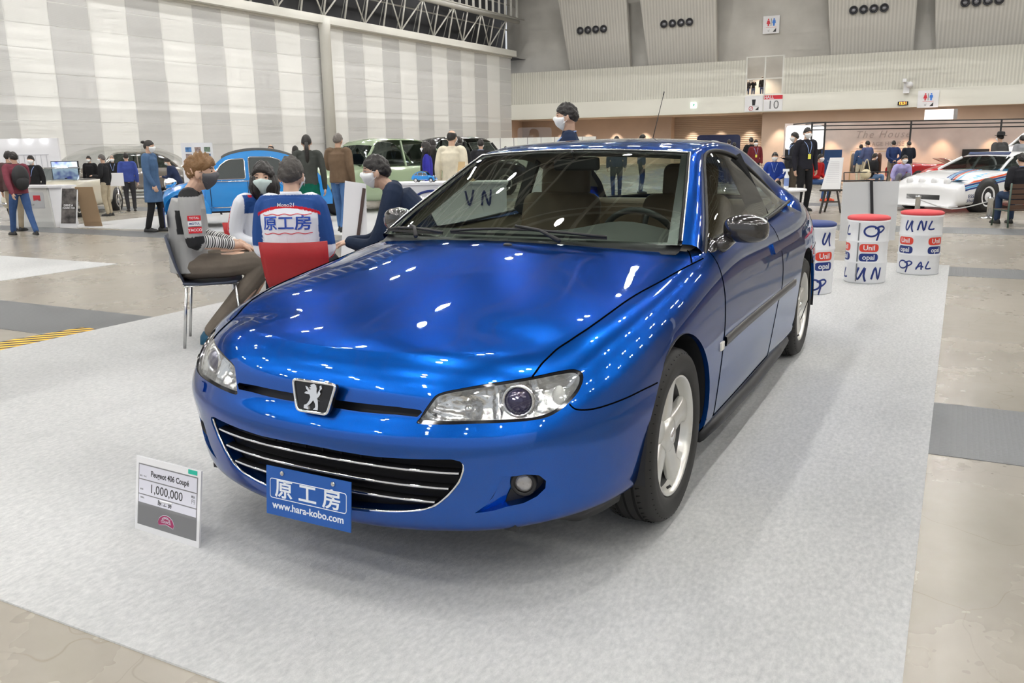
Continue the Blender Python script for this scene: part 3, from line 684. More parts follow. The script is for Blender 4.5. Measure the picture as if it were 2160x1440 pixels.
# windscreen trim
TRIM = mat('bright_trim', (.62, .62, .62), .22, 1.0)
for s in (1, -1):
    a = [(p[0]+.004, p[1]*s, p[2]+.003) for p in Ic[1:3*NS+1]]; a.append((Ic[3*NS][0], Ic[3*NS][1]*s*.97, Ic[3*NS][2]+.006))
    h = [(Ic[3*NS][0]+(Cc[3*NS][0]-Ic[3*NS][0])*(1-t**2.1), Ic[3*NS][1]*t*s, Ic[3*NS][2]+(Cc[3*NS][2]-Ic[3*NS][2])*(1-t**2.1)+.003) for t in np.linspace(.97, 0, 16)]
    MB().tube(a[:-1]+h, .0045, 6).build('windscreen_trim', TRIM, car)
    MB().tube([(p[0]+.010, p[1]*s*.992, p[2]) for p in a[:-1]], .005, 6).build('windscreen_seal', RUBB, car)
# side glass
BELT = lambda x: (0.772-.02*max(0, (-x-1.9)), np.interp(-x, [.6, 1.0, 1.5, 1.87, 2.16, 2.45, 2.60], [.870, .898, .916, .930, .946, .968, .978]))
def side_grid(side, k0=0, k1=12, off=0.0, n=8):
    G = []
    for k in range(k0*NS, k1*NS+1):
        o = Oc[k]; by, bz = BELT(o[0]); row = []
        by = by+.012; bz = min(bz, o[2])
        for q in range(n+1):
            t = q/n; z = o[2]*(1-t)+bz*t; y = o[1]*(1-t)+by*t+.022*math.sin(PI*t)*min(1, (o[2]-bz)/.2); row.append((o[0], (y-off)*side, z))
        G.append(row)
    return G
for s in (1, -1):
    sg = gsurf('side_window', [side_grid(s, 0, 12, .006)], GSD, car)
    mb = MB(); mb.tube([(p[0], (p[1]+.002)*s, p[2]) for p in Oc[0:12*NS+1]], .0085, 8)
    mb.tube([(x, (BELT(x)[0]+.012)*s, BELT(x)[1]) for x in np.linspace(-.60, -2.575, 30)], .009, 8); mb.build('window_seal', RUBB, car)
    # body filler between belt line of glass and the door top
    G = []
    for x, sv in zip(np.linspace(-.55, -2.62, 40), np.linspace(11.3, 16.75, 40)):
        by, bz = BELT(x); P = evalS(sv, 9.3); s2 = sv
        for _ in range(6): P = evalS(s2, 9.2); s2 += (P[0]-x)*2.0
        P0 = evalS(s2, 9.2); P1 = evalS(s2, 9.9); G.append([(P1[0], P1[1]*s, P1[2]), (x, (by+.012)*s, bz+.0)])
    MB().sheet(G).build('door_top', PAINT, car)
    # B-pillar blind behind the glass
    mb = MB(); mb.beam((-1.93, .735*s, .93), (-1.86, .585*s, 1.25), .02, .09); mb.build('pillar_trim', BLK, car)
# ------------------------------------------------------------------ cabin
SEAT = mat('brown_leather', (.17, .115, .075), .5, noise=(6, .15)); DASH = mat('dashboard_grey', (.10, .10, .095), .65); TAN = mat('tan_trim', (.25, .20, .14), .7)
mb = MB(); mb.box((-1.6, 0, .32), (2.6, 1.5, .06)); mb.box((-.45, 0, .55), (.06, 1.5, .5)); mb.build('cabin_floor', DASH, car)
def soft(name, c, d, m, parent, tilt=0.0, bev=.05, rz=0.0):
    mb = MB(); mb.box((0, 0, 0), d); o = mb.build(name, m, parent); o.location = c; o.rotation_euler = (0, tilt, rz); bevel(o, bev, 4); return o
mb = MB(); G = []
for y in np.linspace(-.70, .70, 25):
    hump = .055*math.exp(-((y-.37)/.22)**2)
    G.append([(-.42, y, .90-.02*abs(y)), (-.62, y, .925), (-.80, y, .935+hump), (-.90, y, .915+hump), (-.96, y, .86), (-.94, y, .70), (-.90, y, .55)])
mb.sheet(G).build('dashboard', DASH, car)
for s in (1, -1):
    G = [[(x, .70*s, .40), (x, .72*s, .70), (x, .735*s, BELT(x)[1]-.012), (x, (BELT(x)[0]+.002)*s, BELT(x)[1]-.01)] for x in np.linspace(-.55, -2.6, 20)]
    MB().sheet(G).build('door_card', TAN, car)
for s in (1, -1):
    soft('seat_cushion', (-1.38, .37*s, .50), (.54, .50, .16), SEAT, car, -.10, .06); soft('seat_backrest', (-1.70, .37*s, .78), (.15, .48, .58), SEAT, car, -.30, .07)
    soft('headrest', (-1.83, .37*s, 1.12), (.10, .30, .20), SEAT, car, -.15, .045)
    mb = MB(); mb.tube([(-1.80, (.37-.06)*s, 1.0), (-1.82, (.37-.06)*s, 1.08)], .007, 6); mb.tube([(-1.80, (.37+.06)*s, 1.0), (-1.82, (.37+.06)*s, 1.08)], .007, 6); mb.build('headrest_post', CHR, car)
soft('rear_bench', (-2.35, 0, .50), (.5, 1.2, .16), SEAT, car, 0, .06)
for s in (1, -1): soft('rear_backrest', (-2.62, .32*s, .74), (.14, .56, .50), SEAT, car, -.35, .07)
mb = MB(); mb.sheet([[(-2.62, y, .945), (-2.95, y, .965), (-3.1, y*.9, .95)] for y in np.linspace(-.62, .62, 12)]).build('parcel_shelf', mat('shelf_grey', (.16, .17, .16), .8), car)
# steering wheel
Rw = Matrix.Rotation(math.radians(-66), 3, 'Y'); ctr = Vector((-1.02, .37, .86))
pts = [Rw @ Vector((.185*math.cos(a), .185*math.sin(a), 0))+ctr for a in np.linspace(0, 2*PI, 40, endpoint=False)]
mb = MB(); mb.tube(pts, .015, 10, closed=True)
for a in (0.3, PI-.3, -PI/2-.0): mb.tube([ctr+Rw @ Vector((.03*math.cos(a), .03*math.sin(a), -.01)), ctr+Rw @ Vector((.18*math.cos(a), .18*math.sin(a), 0))], .013, 8)
mb.lathe([(.0, .01), (.05, .012), (.07, -.01), (.05, -.05)], 16, ctr, Rw, caps=False); mb.build('steering_wheel', mat('wheel_leather', (.03, .03, .03), .4), car)
o = soft('rear_view_mirror', (-1.12, 0, 1.235), (.035, .24, .065), BLK, car, .1, .015)
mb = MB(); mb.tube([(-1.12, 0, 1.25), (-1.06, 0, 1.295)], .008, 6); mb.build('mirror_stalk', BLK, car)
# antenna
mb = MB(); mb.tube([(-2.27, 0, 1.325), (-2.29, 0, 1.36)], [.012, .008], 8); mb.tube([(-2.29, 0, 1.36), (-2.485, 0, 1.63)], .0025, 6); mb.tube([(-2.478, 0, 1.62), (-2.492, 0, 1.642)], .004, 6); mb.build('roof_antenna', BLK, car)
# cowl, wipers
mb = MB(); G = []
for y in np.linspace(-.715, .715, 31):
    a = abs(y)/.717; x0 = -.255-.245*a**2.1; z0 = .953-.021*a**2
    G.append([(x0+.055, y, z0-.035), (x0+.02, y, z0-.03), (x0-.03, y, z0-.005)])
mb.sheet(G).build('cowl_panel', BLK, car)
def wiper(pts, arm, name='wiper_blade'):
    r_ = MB(); r_.tube(pts, .006, 6); r_.beam(Vector(pts[0])+Vector((.0, 0, -.006)), Vector(pts[-1])+Vector((0, 0, -.006)), .004, .01); w = r_.build(name, BLK, car)
    m2 = MB(); m2.tube(arm, [.010, .007, .006][:len(arm)] if len(arm) == 3 else .008, 8); m2.build('wiper_arm', BLK, w)
def wsp(y, h):  # point on the windscreen, h = fraction up
    k = h*3*NS; a = int(k); f = k-a; i = Ic[a]*(1-f)+Ic[a+1]*f; c_ = Cc[a]*(1-f)+Cc[a+1]*f; t = abs(y)/i[1]; e = 1-t**2.1
    return Vector((i[0]+(c_[0]-i[0])*e+.012, y, i[2]+(c_[2]-i[2])*e+.016))
wiper([wsp(y, h) for y, h in ((.46, .03), (.32, .06), (.15, .085), (0.0, .085), (-.12, .07), (-.22, .04))], [wsp(.30, .0)+Vector((.03, 0, -.01)), wsp(.20, .05)+Vector((0, 0, .012)), wsp(.08, .095)+Vector((0, 0, .01))])
wiper([wsp(y, h) for y, h in ((-.26, .02), (-.36, .045), (-.48, .06), (-.60, .055), (-.68, .03))], [wsp(-.38, .0)+Vector((.05, 0, -.01)), wsp(-.45, .04)+Vector((0, 0, .012)), wsp(-.50, .07)+Vector((0, 0, .01))])
for y in (.12, -.3): 
    mb = MB(); mb.ell(evalS(10.3, 14-abs(y)*4), (.012, .02, .008)); mb.build('washer_nozzle', BLK, hood) if y > 0 else None
# ------------------------------------------------------------------ door mirrors
MIR = mat('mirror_shell', (.028, .026, .026), .16, 0.0, 1.0)
for s in (1, -1):
    G = []; c0 = Vector((-.865, .893, .966))
    for i in range(13):
        a = -PI/2+PI*i/12; row = []
        for k in range(25):
            q = 2*PI*k/24; cx, cy = math.cos(q), math.sin(q); e = .75
            f = lambda v: math.copysign(abs(v)**e, v)
            ca = max(0, math.cos(a))**.6; y = math.sin(a)*.76
            row.append((c0.x+.055*ca*f(cx)*(1.25 if cx > 0 else .55)-.03*y, (c0.y+.118*y)*s, c0.z+.060*ca*f(cy)-.006*y))
        G.append(row)
    ms = MB().sheet(G).build('door_mirror', MIR, car)
    mb = MB(); mb.tube([(-.78, .775*s, .885), (-.82, .81*s, .908), (-.86, .84*s, .935)], [.042, .034, .028], 12); mb.tube([(-.61, .785*s, .870), (-.74, .777*s, .895), (-.84, .762*s, .925)], [.008, .030, .01], 8); mb.build('mirror_foot', MIR, ms)
    mb = MB(); mb.box((-.905, .895*s, .966), (.004, .15, .09)); mb.build('mirror_glass', CHR, ms)
# ------------------------------------------------------------------ lamps
for s in (1, -1):
    hl = None
    def poly_surf(name, loop, off, m, parent): return backing(loop, -off if not callable(off) else off, s, m, name, parent)
    # gasket ring
    bmv = MB(); n = len(HL_OS)
    PO, NO = evalS(HL_OS[:, 0], HL_OS[:, 1], True); inner = HL_OS*1.0; cm = HL_OS.mean(0)
    lens_loop = HL_LS
    ring = []
    for d0, loopx in ((.001, HL_OS), (.006, HL_OS+(cm-HL_OS)*.02)):
        pass
    V, F = skin(HL_OS, .03, s); gas = MB(); gas.add(V, F, True)
    lamp = gas.build('headlamp', GBLK, car)
    backing(HL_OS, .010, s, GHL, 'lens_cover', lamp)
    # black gasket between outer and lens loops (matched by angle)
    def resample(L, m=90):
        d = np.linalg.norm(np.roll(L, -1, 0)-L, axis=1); cu_ = np.concatenate([[0], np.cumsum(d)]); T = np.linspace(0, cu_[-1], m, endpoint=False); LL = np.vstack([L, L[:1]])
        return np.stack([np.interp(T, cu_, LL[:, 0]), np.interp(T, cu_, LL[:, 1])], 1)
    A_, B_ = resample(HL_OS), resample(HL_LS)
    V = []; F = []
    for L, o_ in ((A_, .004), (B_, .006), (B_, .055)):
        P, N = evalS(L[:, 0], L[:, 1], True); P = P-N*o_; P[:, 1] *= s; V += list(P)
    m_ = 90
    for k in range(2):
        for i in range(m_): j = (i+1) % m_; F.append((k*m_+i, k*m_+j, (k+1)*m_+j, (k+1)*m_+i))
    g2 = MB(); g2.add(V[:2*m_], F[:m_], True); g2.build('gasket', GBLK, lamp)
    g2 = MB(); g2.add(V[m_:], F[:m_], True); g2.build('reflector_wall', DCH, lamp)
    # reflector bowl with facets
    def depth(U):
        x = U[:, 0]; r = U[:, 1]
        d = .050+.028*np.exp(-((x-3.55)/.45)**2-((r-7.35)/.55)**2)+.010*np.exp(-((x-4.7)/.35)**2-((r-7.5)/.5)**2)
        return d+.0035*np.sin(x*16)*(x < 4.15)+.0025*np.sin(r*15+x*4)*(x < 4.15)-.012*np.exp(-((x-4.2)/.09)**2)-.010*np.exp(-((x-5.25)/.10)**2)
    backing(B_, depth, s, DCH, 'reflector', lamp)
    # projector
    p = S3(4.70, 7.62, -.045, s); dirn = Vector((.93, .30*s, .10)).normalized(); R = Vector((0, 0, 1)).rotation_difference(dirn).to_matrix()
    mb = MB(); mb.lathe([(.047, -.03), (.050, .014), (.043, .020), (.038, .010)], 28, p, R, caps=False); mb.build('projector_ring', CHR, lamp)
    mb = MB(); mb.lathe([(.039, .006), (.034, .018), (.022, .027), (.008, .031), (.001, .0315)], 28, p, R, caps=False); mb.build('projector_lens', mat('projector_glass', (.05, .045, .11), .03, .3, 1.0), lamp)
    p = S3(3.50, 7.30, -.055, s); mb = MB(); mb.ell(p, (.016, .014, .014)); mb.build('bulb_shield', CHR, lamp)
    p = S3(5.72, 7.52, -.045, s); mb = MB(); mb.ell(p, (.02, .017, .030)); mb.build('indicator_bulb', mat('frosted_lens', (.75, .75, .72), .25), lamp)
    # washer cover
    w_ = catm(WASH, 2, True); v0, f0 = skin(w_, -.006, s, True, 2); mb = MB(); mb.add(v0, f0, True); wc = mb.build('washer_cover', PAINT, bump)
    backing(w_, -.006, s, PAINT, 'washer_lid', wc)
    # fog lamp recess
    backing(catm(SCOOP, 2, True), lambda U: .004+.031*np.clip((U[:, 0]-3.7)/.75, 0, 1)**.8, s, PAINT, 'fog_scoop', bump)
    fb = backing(catm(FOG, 2, True), .030, s, BLK, 'fog_bezel', bump)
    p = S3(4.763, 3.42, -.030, s); R = Vector((0, 0, 1)).rotation_difference(Vector((.96, .25*s, 0)).normalized()).to_matrix()
    mb = MB(); mb.lathe([(.039, -.01), (.039, .012), (.034, .018), (.028, .012)], 24, p, R, caps=False); mb.build('fog_ring', BLK, fb)
    mb = MB(); mb.lathe([(.028, .006), (.022, .011), (.01, .014), (.001, .0145)], 24, p, R, caps=False); mb.build('fog_lens', mat('fog_glass', (.40, .39, .39), .2, .6, 1.0, bump=(140, .5, .003)), fb)
    # side repeater, rub strip, handle
    P0, N0 = S3(11.26, 5.05, .0, s), SN(11.26, 5.05, s); mb = MB(); mb.box(P0, (.050, .016, .036)); rp = mb.build('side_repeater', mat('clear_lens', (.78, .76, .70), .12), car); bevel(rp, .004, 2)
    L = [(q, 5.10) for q in np.linspace(11.42, 15.35, 30)]; U = np.array(L); P, N = evalS(U[:, 0], U[:, 1], True)
    G = [[(P[i][0]+N[i][0]*o_, (P[i][1]+N[i][1]*o_)*s, P[i][2]+dz) for o_, dz in ((-.002, -.021), (.007, -.018), (.010, 0), (.007, .018), (-.002, .021))] for i in range(30)]
    MB().sheet(G).build('rub_strip', mat('rub_strip_black', (.03, .03, .035), .35), car)
    h_ = rnd([(13.95, 7.15), (14.38, 7.15), (14.38, 7.75), (13.95, 7.75)], .10, 3); v0, f0 = skin(h_, -.012, s, True, 2); mb = MB(); mb.add(v0, f0, True); hd = mb.build('door_handle', PAINT, car); backing(h_, -.012, s, PAINT, 'handle_grip', hd)
# ------------------------------------------------------------------ lower grille
gl = backing([(-.0, 4.7), (3.0, 4.75), (3.6, 4.6), (3.7, 4.0), (3.3, 2.9), (2.6, 2.3), (1.2, 2.1), (0, 2.05)], .055, 1, BLK, 'grille_backing', bump); backing([(-.0, 4.7), (3.0, 4.75), (3.6, 4.6), (3.7, 4.0), (3.3, 2.9), (2.6, 2.3), (1.2, 2.1), (0, 2.05)], .055, -1, BLK, 'grille_backing', bump)
mb = MB()
for sd in (1, -1):
    v, f = skin(catm(GR[1:], 3), .05, sd, False); mb.add(v, f, True)
mb.build('grille_edge', PAINT, bump)
grl = MB(); GLc = catm(GR, 4); e = []
L = [q for q in GLc if q[0] > 0 and (q[0] > 3.4 or q[1] < 3.7) and q[1] < 4.35]
P, N = evalS(np.array(L)[:, 0], np.array(L)[:, 1], True); P = P-N*.004
pts = [(p[0]-.003, p[1]*.993, p[2]+.002) for p in P]; full = pts+[(x, -y, z) for x, y, z in pts[::-1]]
grl.tube(full, .005, 6); gtr = grl.build('grille_trim', CHR, bump)
def r_at_z(s_, z):
    a, b = 1.0, 6.0
    for _ in range(30):
        m_ = (a+b)/2
        if evalS(s_, m_)[2] < z: a = m_
        else: b = m_
    return (a+b)/2
for z, smax in ((.402, 3.36), (.352, 3.12), (.305, 2.80)):
    pts = []
    for s_ in np.linspace(0, smax, 24):
        P, N = evalS(np.array([s_]), np.array([r_at_z(s_, z)]), True); q = P[0]-N[0]*.012; pts.append((q[0], q[1], q[2]))
    full = [(x, -y, z_) for x, y, z_ in pts[:0:-1]]+pts
    G = [[(x, y, z_+.0035), (x+.003, y, z_), (x, y, z_-.0035)] for x, y, z_ in full]; sl = MB().sheet(G).build('chrome_slat', CHR, bump)
    G = [[(x, y, z_-.0036), (x-.006, y, z_-.010), (x-.03, y, z_-.012), (x-.03, y, z_+.005), (x, y, z_+.0036)] for x, y, z_ in full]; MB().sheet(G).build('slat_blade', BLK, sl)
mb = MB()
for y in np.arange(-.42, .43, .07): mb.box((.862-.09*(y/.45)**2, y, .43), (.006, .005, .05))
mb.build('grille_vane', BLK, bump)
# ------------------------------------------------------------------ badge
BM = frame((.885, 0, .590), (0, 1, 0), (-.22, 0, 1))   # local x to the car's left, y up
def bpoly(name, pts, z0, z1, m, parent, M4=BM):
    mb = MB(); mb.prism(pts, z0, z1, lambda u, v, w: tuple(M4 @ Vector((u, v, w)))); return mb.build(name, m, parent)
sh = [(-.058, -.047), (.058, -.047), (.083, .045), (-.083, .045)]
bdg = bpoly('badge', rnd(sh, .014), -.012, .004, GBLK, hood)
mb = MB(); mb.tube([BM @ Vector((u, v, .006)) for u, v in rnd(sh, .014)], .0048, 8, closed=True); mb.build('badge_rim', CHR, bdg)
lion = [(-.030, -.038), (-.012, -.040), (-.016, -.030), (-.004, -.020), (.004, -.010), (.012, -.020), (.014, -.030), (.006, -.038), (.024, -.038), (.024, -.026), (.022, -.012), (.018, -.002), (.024, .002), (.030, .012), (.026, .020), (.034, .028), (.030, .038), (.024, .034), (.026, .026), (.020, .016), (.017, .008), (.014, .016), (.014, .026), (.010, .036), (.002, .040), (-.006, .037), (-.012, .034), (-.008, .030), (-.014, .027), (-.008, .022), (-.014, .020), (-.022, .028), (-.030, .030), (-.026, .022), (-.018, .014), (-.026, .014), (-.032, .008), (-.024, .006), (-.012, .006), (-.008, -.002), (-.012, -.014), (-.020, -.024), (-.030, -.028)]
bpoly('badge_figure', lion, .004, .009, CHR, bdg)
# ------------------------------------------------------------------ number board
PM = frame((.935, -.012, .278), (0, 1, -.0), (-.10, 0, 1))
PB = mat('board_blue', (.015, .10, .40), .35); PWT = mat('board_white', (.80, .84, .90), .4)
mb = MB(); mb.prism([(-.166, -.078), (.166, -.078), (.166, .078), (-.166, .078)], -.004, 0, lambda u, v, w: tuple(PM @ Vector((u, v, w)))); pl = mb.build('number_board', PB, bump)
mb = MB(); a, b_ = .150, (.058, -.022)
rr = rnd([(-a, b_[1]), (a, b_[1]), (a, b_[0]-.018), (-a, b_[0]-.018)], .010)
mb.tube([PM @ Vector((u, v, .0005)) for u, v in rr], .0014, 4, closed=True); mb.build('board_frame_line', PWT, pl)
def pmf(x, y): q = PM.copy(); return q @ Matrix.Translation((x, y, .0003))
font('board_lettering', '原 工 房', .066, PWT, pl, pmf(0, .008), .0004, bold=True, sx=1.12)
font('board_lettering', 'www.hara-kobo.com', .0325, PWT, pl, pmf(0, -.045), .0004, bold=True, sx=1.02)
for u in (-.10, .10):
    mb = MB(); mb.lathe([(.008, 0), (.007, .004), (.002, .005)], 12, PM @ Vector((u, .062, 0)), PM.to_3x3()); mb.build('board_screw', TRIM, pl)
# ------------------------------------------------------------------ wheel wells, underbody
for s in (1, -1):
    for cx in (.005, -2.70):
        mb = MB(); G = [[(cx+.372*math.cos(a), y*s, .307+.374*math.sin(a)) for y in (.878, .80, .62, .60)] for a in np.linspace(-.12, PI+.12, 26)]; mb.sheet(G)
        n_ = len(G); mb.add([G[i][3] for i in range(n_)], [tuple(range(n_))]); mb.build('wheel_arch_liner', BLK, car)
mb = MB(); mb.box((-1.4, 0, .24), (4.3, 1.22, .05)); mb.box((-1.35, 0, .24), (1.9, 1.5, .06)); mb.box((.52, 0, .30), (.30, 1.0, .03)); mb.build('underbody', BLK, car)
for s in (1, -1):
    L = np.array([(q, 1.35) for q in np.linspace(5.6, 7.55, 14)]); P, N = evalS(L[:, 0], L[:, 1], True); N[:, 2] = 0
    G = [[tuple(P[i]-N[i]*o_*np.array([1, 1, 0])+np.array([0, 0, dz*min(1, .25+i/6)])) for o_, dz in ((.02, .03), (.035, -.02), (.045, -.045), (.055, -.02), (.06, .03))] for i in range(14)]
    MB().sheet([[(x, y*s, z) for x, y, z in r] for r in G]).build('air_flap', BLK, bump)
    mb = MB(); mb.tube([(-.42, .83*s, .180), (-.7, .84*s, .172), (-1.3, .845*s, .166), (-2.0, .84*s, .172), (-2.28, .83*s, .182)], .034, 10); mb.build('sill_trim', BLK, car)
# ------------------------------------------------------------------ wheels
TYRE = mat('tyre_rubber', (.022, .021, .020), .62, bump=(20, .1, .002)); RIMM = mat('silver_alloy', (.66, .65, .61), .28, .55, .6); RIMD = mat('rim_barrel', (.36, .36, .35), .4, .7)
def make_wheel():
    w = bpy.data.objects.new('wheel', None); COL.objects.link(w)
    mb = MB(); rt = .315; hw = .1025
    prof = [(.212, -hw*.82), (.222, -hw*.95), (.255, -hw), (.290, -hw*.93), (.308, -hw*.72), (.314, -hw*.3), (.315, 0), (.314, hw*.3), (.308, hw*.72), (.303, hw*.80), (.300, hw*.83), (.290, hw*.93), (.272, hw*.99), (.268, hw*.985), (.255, hw), (.235, hw*.97), (.222, hw*.92), (.216, hw*.82), (.212, hw*.75)]
    R = Matrix.Rotation(-PI/2, 3, 'X')
    mb.lathe(prof, 96, (0, 0, 0), R, caps=False)
    t = mb.build('tyre', TYRE, w)
    mb = MB()
    for k in range(60):
        a = 2*PI*k/60
        for (y0, y1, da) in ((.045, .094, .018), (-.094, -.045, -.018)):
            q0 = .3130 if abs(y0) < .05 else .2895; p0 = Vector((q0*math.cos(a), y0, q0*math.sin(a))); p1 = Vector(((.3130 if abs(y1) < .05 else .2895)*math.cos(a+da), y1, (.3130 if abs(y1) < .05 else .2895)*math.sin(a+da)))
            mb.beam(p0, p1, .003, .006, up=(math.cos(a), 0, math.sin(a)))
    for y in (-.035, .035, 0): mb.lathe([(.3148, y-.0045), (.3153, y-.004), (.3153, y+.004), (.3148, y+.0045)], 96, (0, 0, 0), R, caps=False)
    mb.build('tread_groove', mat('groove_black', (.004, .004, .004), .9), t)
    mb = MB(); mb.lathe([(.212, .078), (.2165, .088), (.213, .092), (.206, .088), (.200, .070), (.194, .050)], 72, (0, 0, 0), R, caps=False); rim = mb.build('rim', RIMM, w)
    mb = MB(); mb.lathe([(.196, .052), (.188, .02), (.186, -.06), (.20, -.085)], 60, (0, 0, 0), R, caps=False); mb.build('rim_barrel', mat('barrel_shaded', (.10, .10, .10), .5, .5), w)  # barrel darker than the rim alloy: shade between spokes put into colour
    mb = MB(); mb.lathe([(.19, -.03), (.05, -.03)], 40, (0, 0, 0), R, caps=False); mb.build('brake_disc', mat('brake_disc', (.16, .15, .14), .4, .8), w)
    mb = MB()
    for k in range(5):
        a0 = PI/2+2*PI*k/5+.1; ca, sa = math.cos(a0), math.sin(a0); G = []
        for (r, wd, yc, th) in ((.02, .045, .058, .03), (.06, .046, .064, .03), (.10, .044, .066, .03), (.14, .043, .066, .03), (.175, .049, .068, .03), (.199, .064, .072, .02)):
            row = []
            for (u, v) in ((-1, -1), (-.92, -.1), (-.45, .0), (0, .42), (.45, .0), (.92, -.1), (1, -1)):
                x = r*ca-u*wd*sa; z = r*sa+u*wd*ca; row.append((x, yc+th*(v*.35 if v > 0 else v), z))
            G.append(row)
        mb.sheet(G)
    sp = mb.build('spoke', RIMM, rim); md = sp.modifiers.new('sub', 'SUBSURF'); md.levels = 1; md.render_levels = 2
    mb = MB(); mb.lathe([(.070, .045), (.062, .070), (.040, .079), (.001, .080)], 32, (0, 0, 0), R, caps=False); mb.build('hub', RIMM, rim)
    mb = MB(); mb.lathe([(.026, .078), (.025, .083), (.001, .084)], 24, (0, 0, 0), R, caps=False); mb.build('hub_cap', CHR, rim)
    mb = MB(); mb.tube([(.05, .078, -.182), (.045, .090, -.172)], .005, 8); mb.build('valve', BLK, w)
    return w
w0 = make_wheel(); WKIDS = [x for x in bpy.data.objects if x.parent == w0]; WSUB = {k.name: [x for x in bpy.data.objects if x.parent == k] for k in WKIDS}
def put_wheel(x, y, rz, first=False):
    if first: r = w0
    else:
        r = w0.copy(); COL.objects.link(r)
        for k in WKIDS:
            c_ = k.copy(); COL.objects.link(c_); c_.parent = r
            for g in WSUB[k.name]: d = g.copy(); COL.objects.link(d); d.parent = c_
    r.parent = car; r.location = (x, y, .315); r.rotation_euler = (0, 0, rz)
put_wheel(.005, .775, 0, True); put_wheel(-2.70, .775, 0); put_wheel(.005, -.775, PI); put_wheel(-2.70, -.775, PI)
# rear lamps
for s in (1, -1): backing([(18.7, 6.6), (20.5, 6.7), (21.6, 7.0), (21.6, 8.4), (20, 8.9), (18.9, 8.2)], -.002, s, mat('tail_lamp_red', (.5, .02, .02), .15, 0, 1), 'tail_lamp', car)

# ================================================================== carpet
def carpet_mat():
    m = mat('needle_felt', (.62, .64, .66), .95, bump=(260, .35, .004)); nt = m.node_tree; b = nt.nodes['Principled BSDF']; tc = nt.nodes.new('ShaderNodeTexCoord')
    n1 = nt.nodes.new('ShaderNodeTexNoise'); n1.inputs['Scale'].default_value = 40; n1.inputs['Detail'].default_value = 6; n1.inputs['Roughness'].default_value = .7
    mp = nt.nodes.new('ShaderNodeMapping'); mp.inputs['Scale'].default_value = (.9, 1.6, 1); nt.links.new(tc.outputs['Object'], mp.inputs[0]); nt.links.new(mp.outputs[0], n1.inputs['Vector'])
    r = nt.nodes.new('ShaderNodeValToRGB'); r.color_ramp.elements[0].position = .30; r.color_ramp.elements[1].position = .68
    r.color_ramp.elements[0].color = (.64, .65, .65, 1); r.color_ramp.elements[1].color = (.86, .86, .855, 1)
    nt.links.new(n1.outputs['Fac'], r.inputs['Fac']); nt.links.new(r.outputs['Color'], b.inputs['Base Color'])
    return m
CPT = carpet_mat()
mb = MB(); mb.box((-3.06, -1.25, .003), (9.0, 5.82, .006)); tag(mb.build('carpet', CPT), 'large pale grey felt carpet under the blue coupe', 'carpet')
car.location.z = .0075
# ================================================================== PEOPLE
SKIN = mat('skin', (.62, .40, .29), .5, noise=(14, .08)); HAIR = mat('black_hair', (.016, .013, .012), .42, bump=(90, .6, .006)); MASKW = mat('white_mask', (.86, .87, .88), .8)
EYE = mat('eye_dark', (.02, .015, .012), .2)
def remesh(o, vox, smooth=3):
    md = o.modifiers.new('r', 'REMESH'); md.mode = 'VOXEL'; md.voxel_size = vox; md.use_smooth_shade = True
    if smooth: ms = o.modifiers.new('s', 'SMOOTH'); ms.factor = .5; ms.iterations = smooth
    dg = bpy.context.evaluated_depsgraph_get(); me = bpy.data.meshes.new_from_object(o.evaluated_get(dg)); old = o.data; o.modifiers.clear(); o.data = me; bpy.data.meshes.remove(old)
    me.polygons.foreach_set('use_smooth', [True]*len(me.polygons)); return o
def vlerp(a, b, t): return Vector(a)*(1-t)+Vector(b)*t
def rings(mb, R_, n=16):
    """R_: list of (centre, half width y, half depth x, [tilt vector for y axis])"""
    V = []; F = []
    for i, q in enumerate(R_):
        c_, wy, wx = Vector(q[0]), q[1], q[2]; ay = Vector(q[3]) if len(q) > 3 else Vector((0, 1, 0))
        t = (Vector(R_[min(i+1, len(R_)-1)][0])-Vector(R_[max(i-1, 0)][0])).normalized(); ax = ay.cross(t).normalized(); ay = t.cross(ax).normalized()
        for k in range(n):
            a = 2*PI*k/n; V.append(c_+ax*wx*math.cos(a)+ay*wy*math.sin(a))
    for i in range(len(R_)-1):
        for k in range(n): F.append((i*n+k, i*n+(k+1) % n, (i+1)*n+(k+1) % n, (i+1)*n+k))
    F.append(tuple(range(n))[::-1]); F.append(tuple((len(R_)-1)*n+k for k in range(n))); mb.add(V, F, True)
def ball(mb, c_, r): mb.ell(c_, (r, r, r), 12, 8)
def limb(mb, pts, rad, n=12):
    P = catm([tuple(p) for p in pts], 5); rr = list(np.interp(np.linspace(0, len(pts)-1, len(P)), range(len(pts)), rad)); mb.tube([tuple(p) for p in P], rr, n)
    ball(mb, pts[0], rad[0]); ball(mb, pts[-1], rad[-1])
def head_r(d, fem=False):
    x, y, z = d; a, b, c_ = .097, .076, .118
    r = 1/math.sqrt((x/a)**2+(y/b)**2+(z/c_)**2)
    if z < 0: r *= 1-.10*min(1, -z*1.3)*abs(y)*1.6; 
    if z < -.1 and x < 0: r *= 1-.22*min(1, (-z-.1)*1.5)
    r += .019*math.exp(-((y/.11)**2+((z+.10)/.16)**2))*(x > 0)*max(0, x)+.006*math.exp(-((y/.3)**2+((z+.62)/.2)**2))*(x > 0)
    r -= .007*math.exp(-(((abs(y)-.36)/.14)**2+((z-.10)/.12)**2))*(x > 0)
    return r
def head_surface(fn, n=28, m=20):
    V = []; F = []
    for i in range(m+1):
        la = -PI/2+PI*i/m
        for k in range(n): q = 2*PI*k/n; d = (math.cos(la)*math.cos(q), math.cos(la)*math.sin(q), math.sin(la)); r = fn(d); V.append((d[0]*r, d[1]*r, d[2]*r))
    for i in range(m):
        for k in range(n): F.append((i*n+k, i*n+(k+1) % n, (i+1)*n+(k+1) % n, (i+1)*n+k))
    return V, F
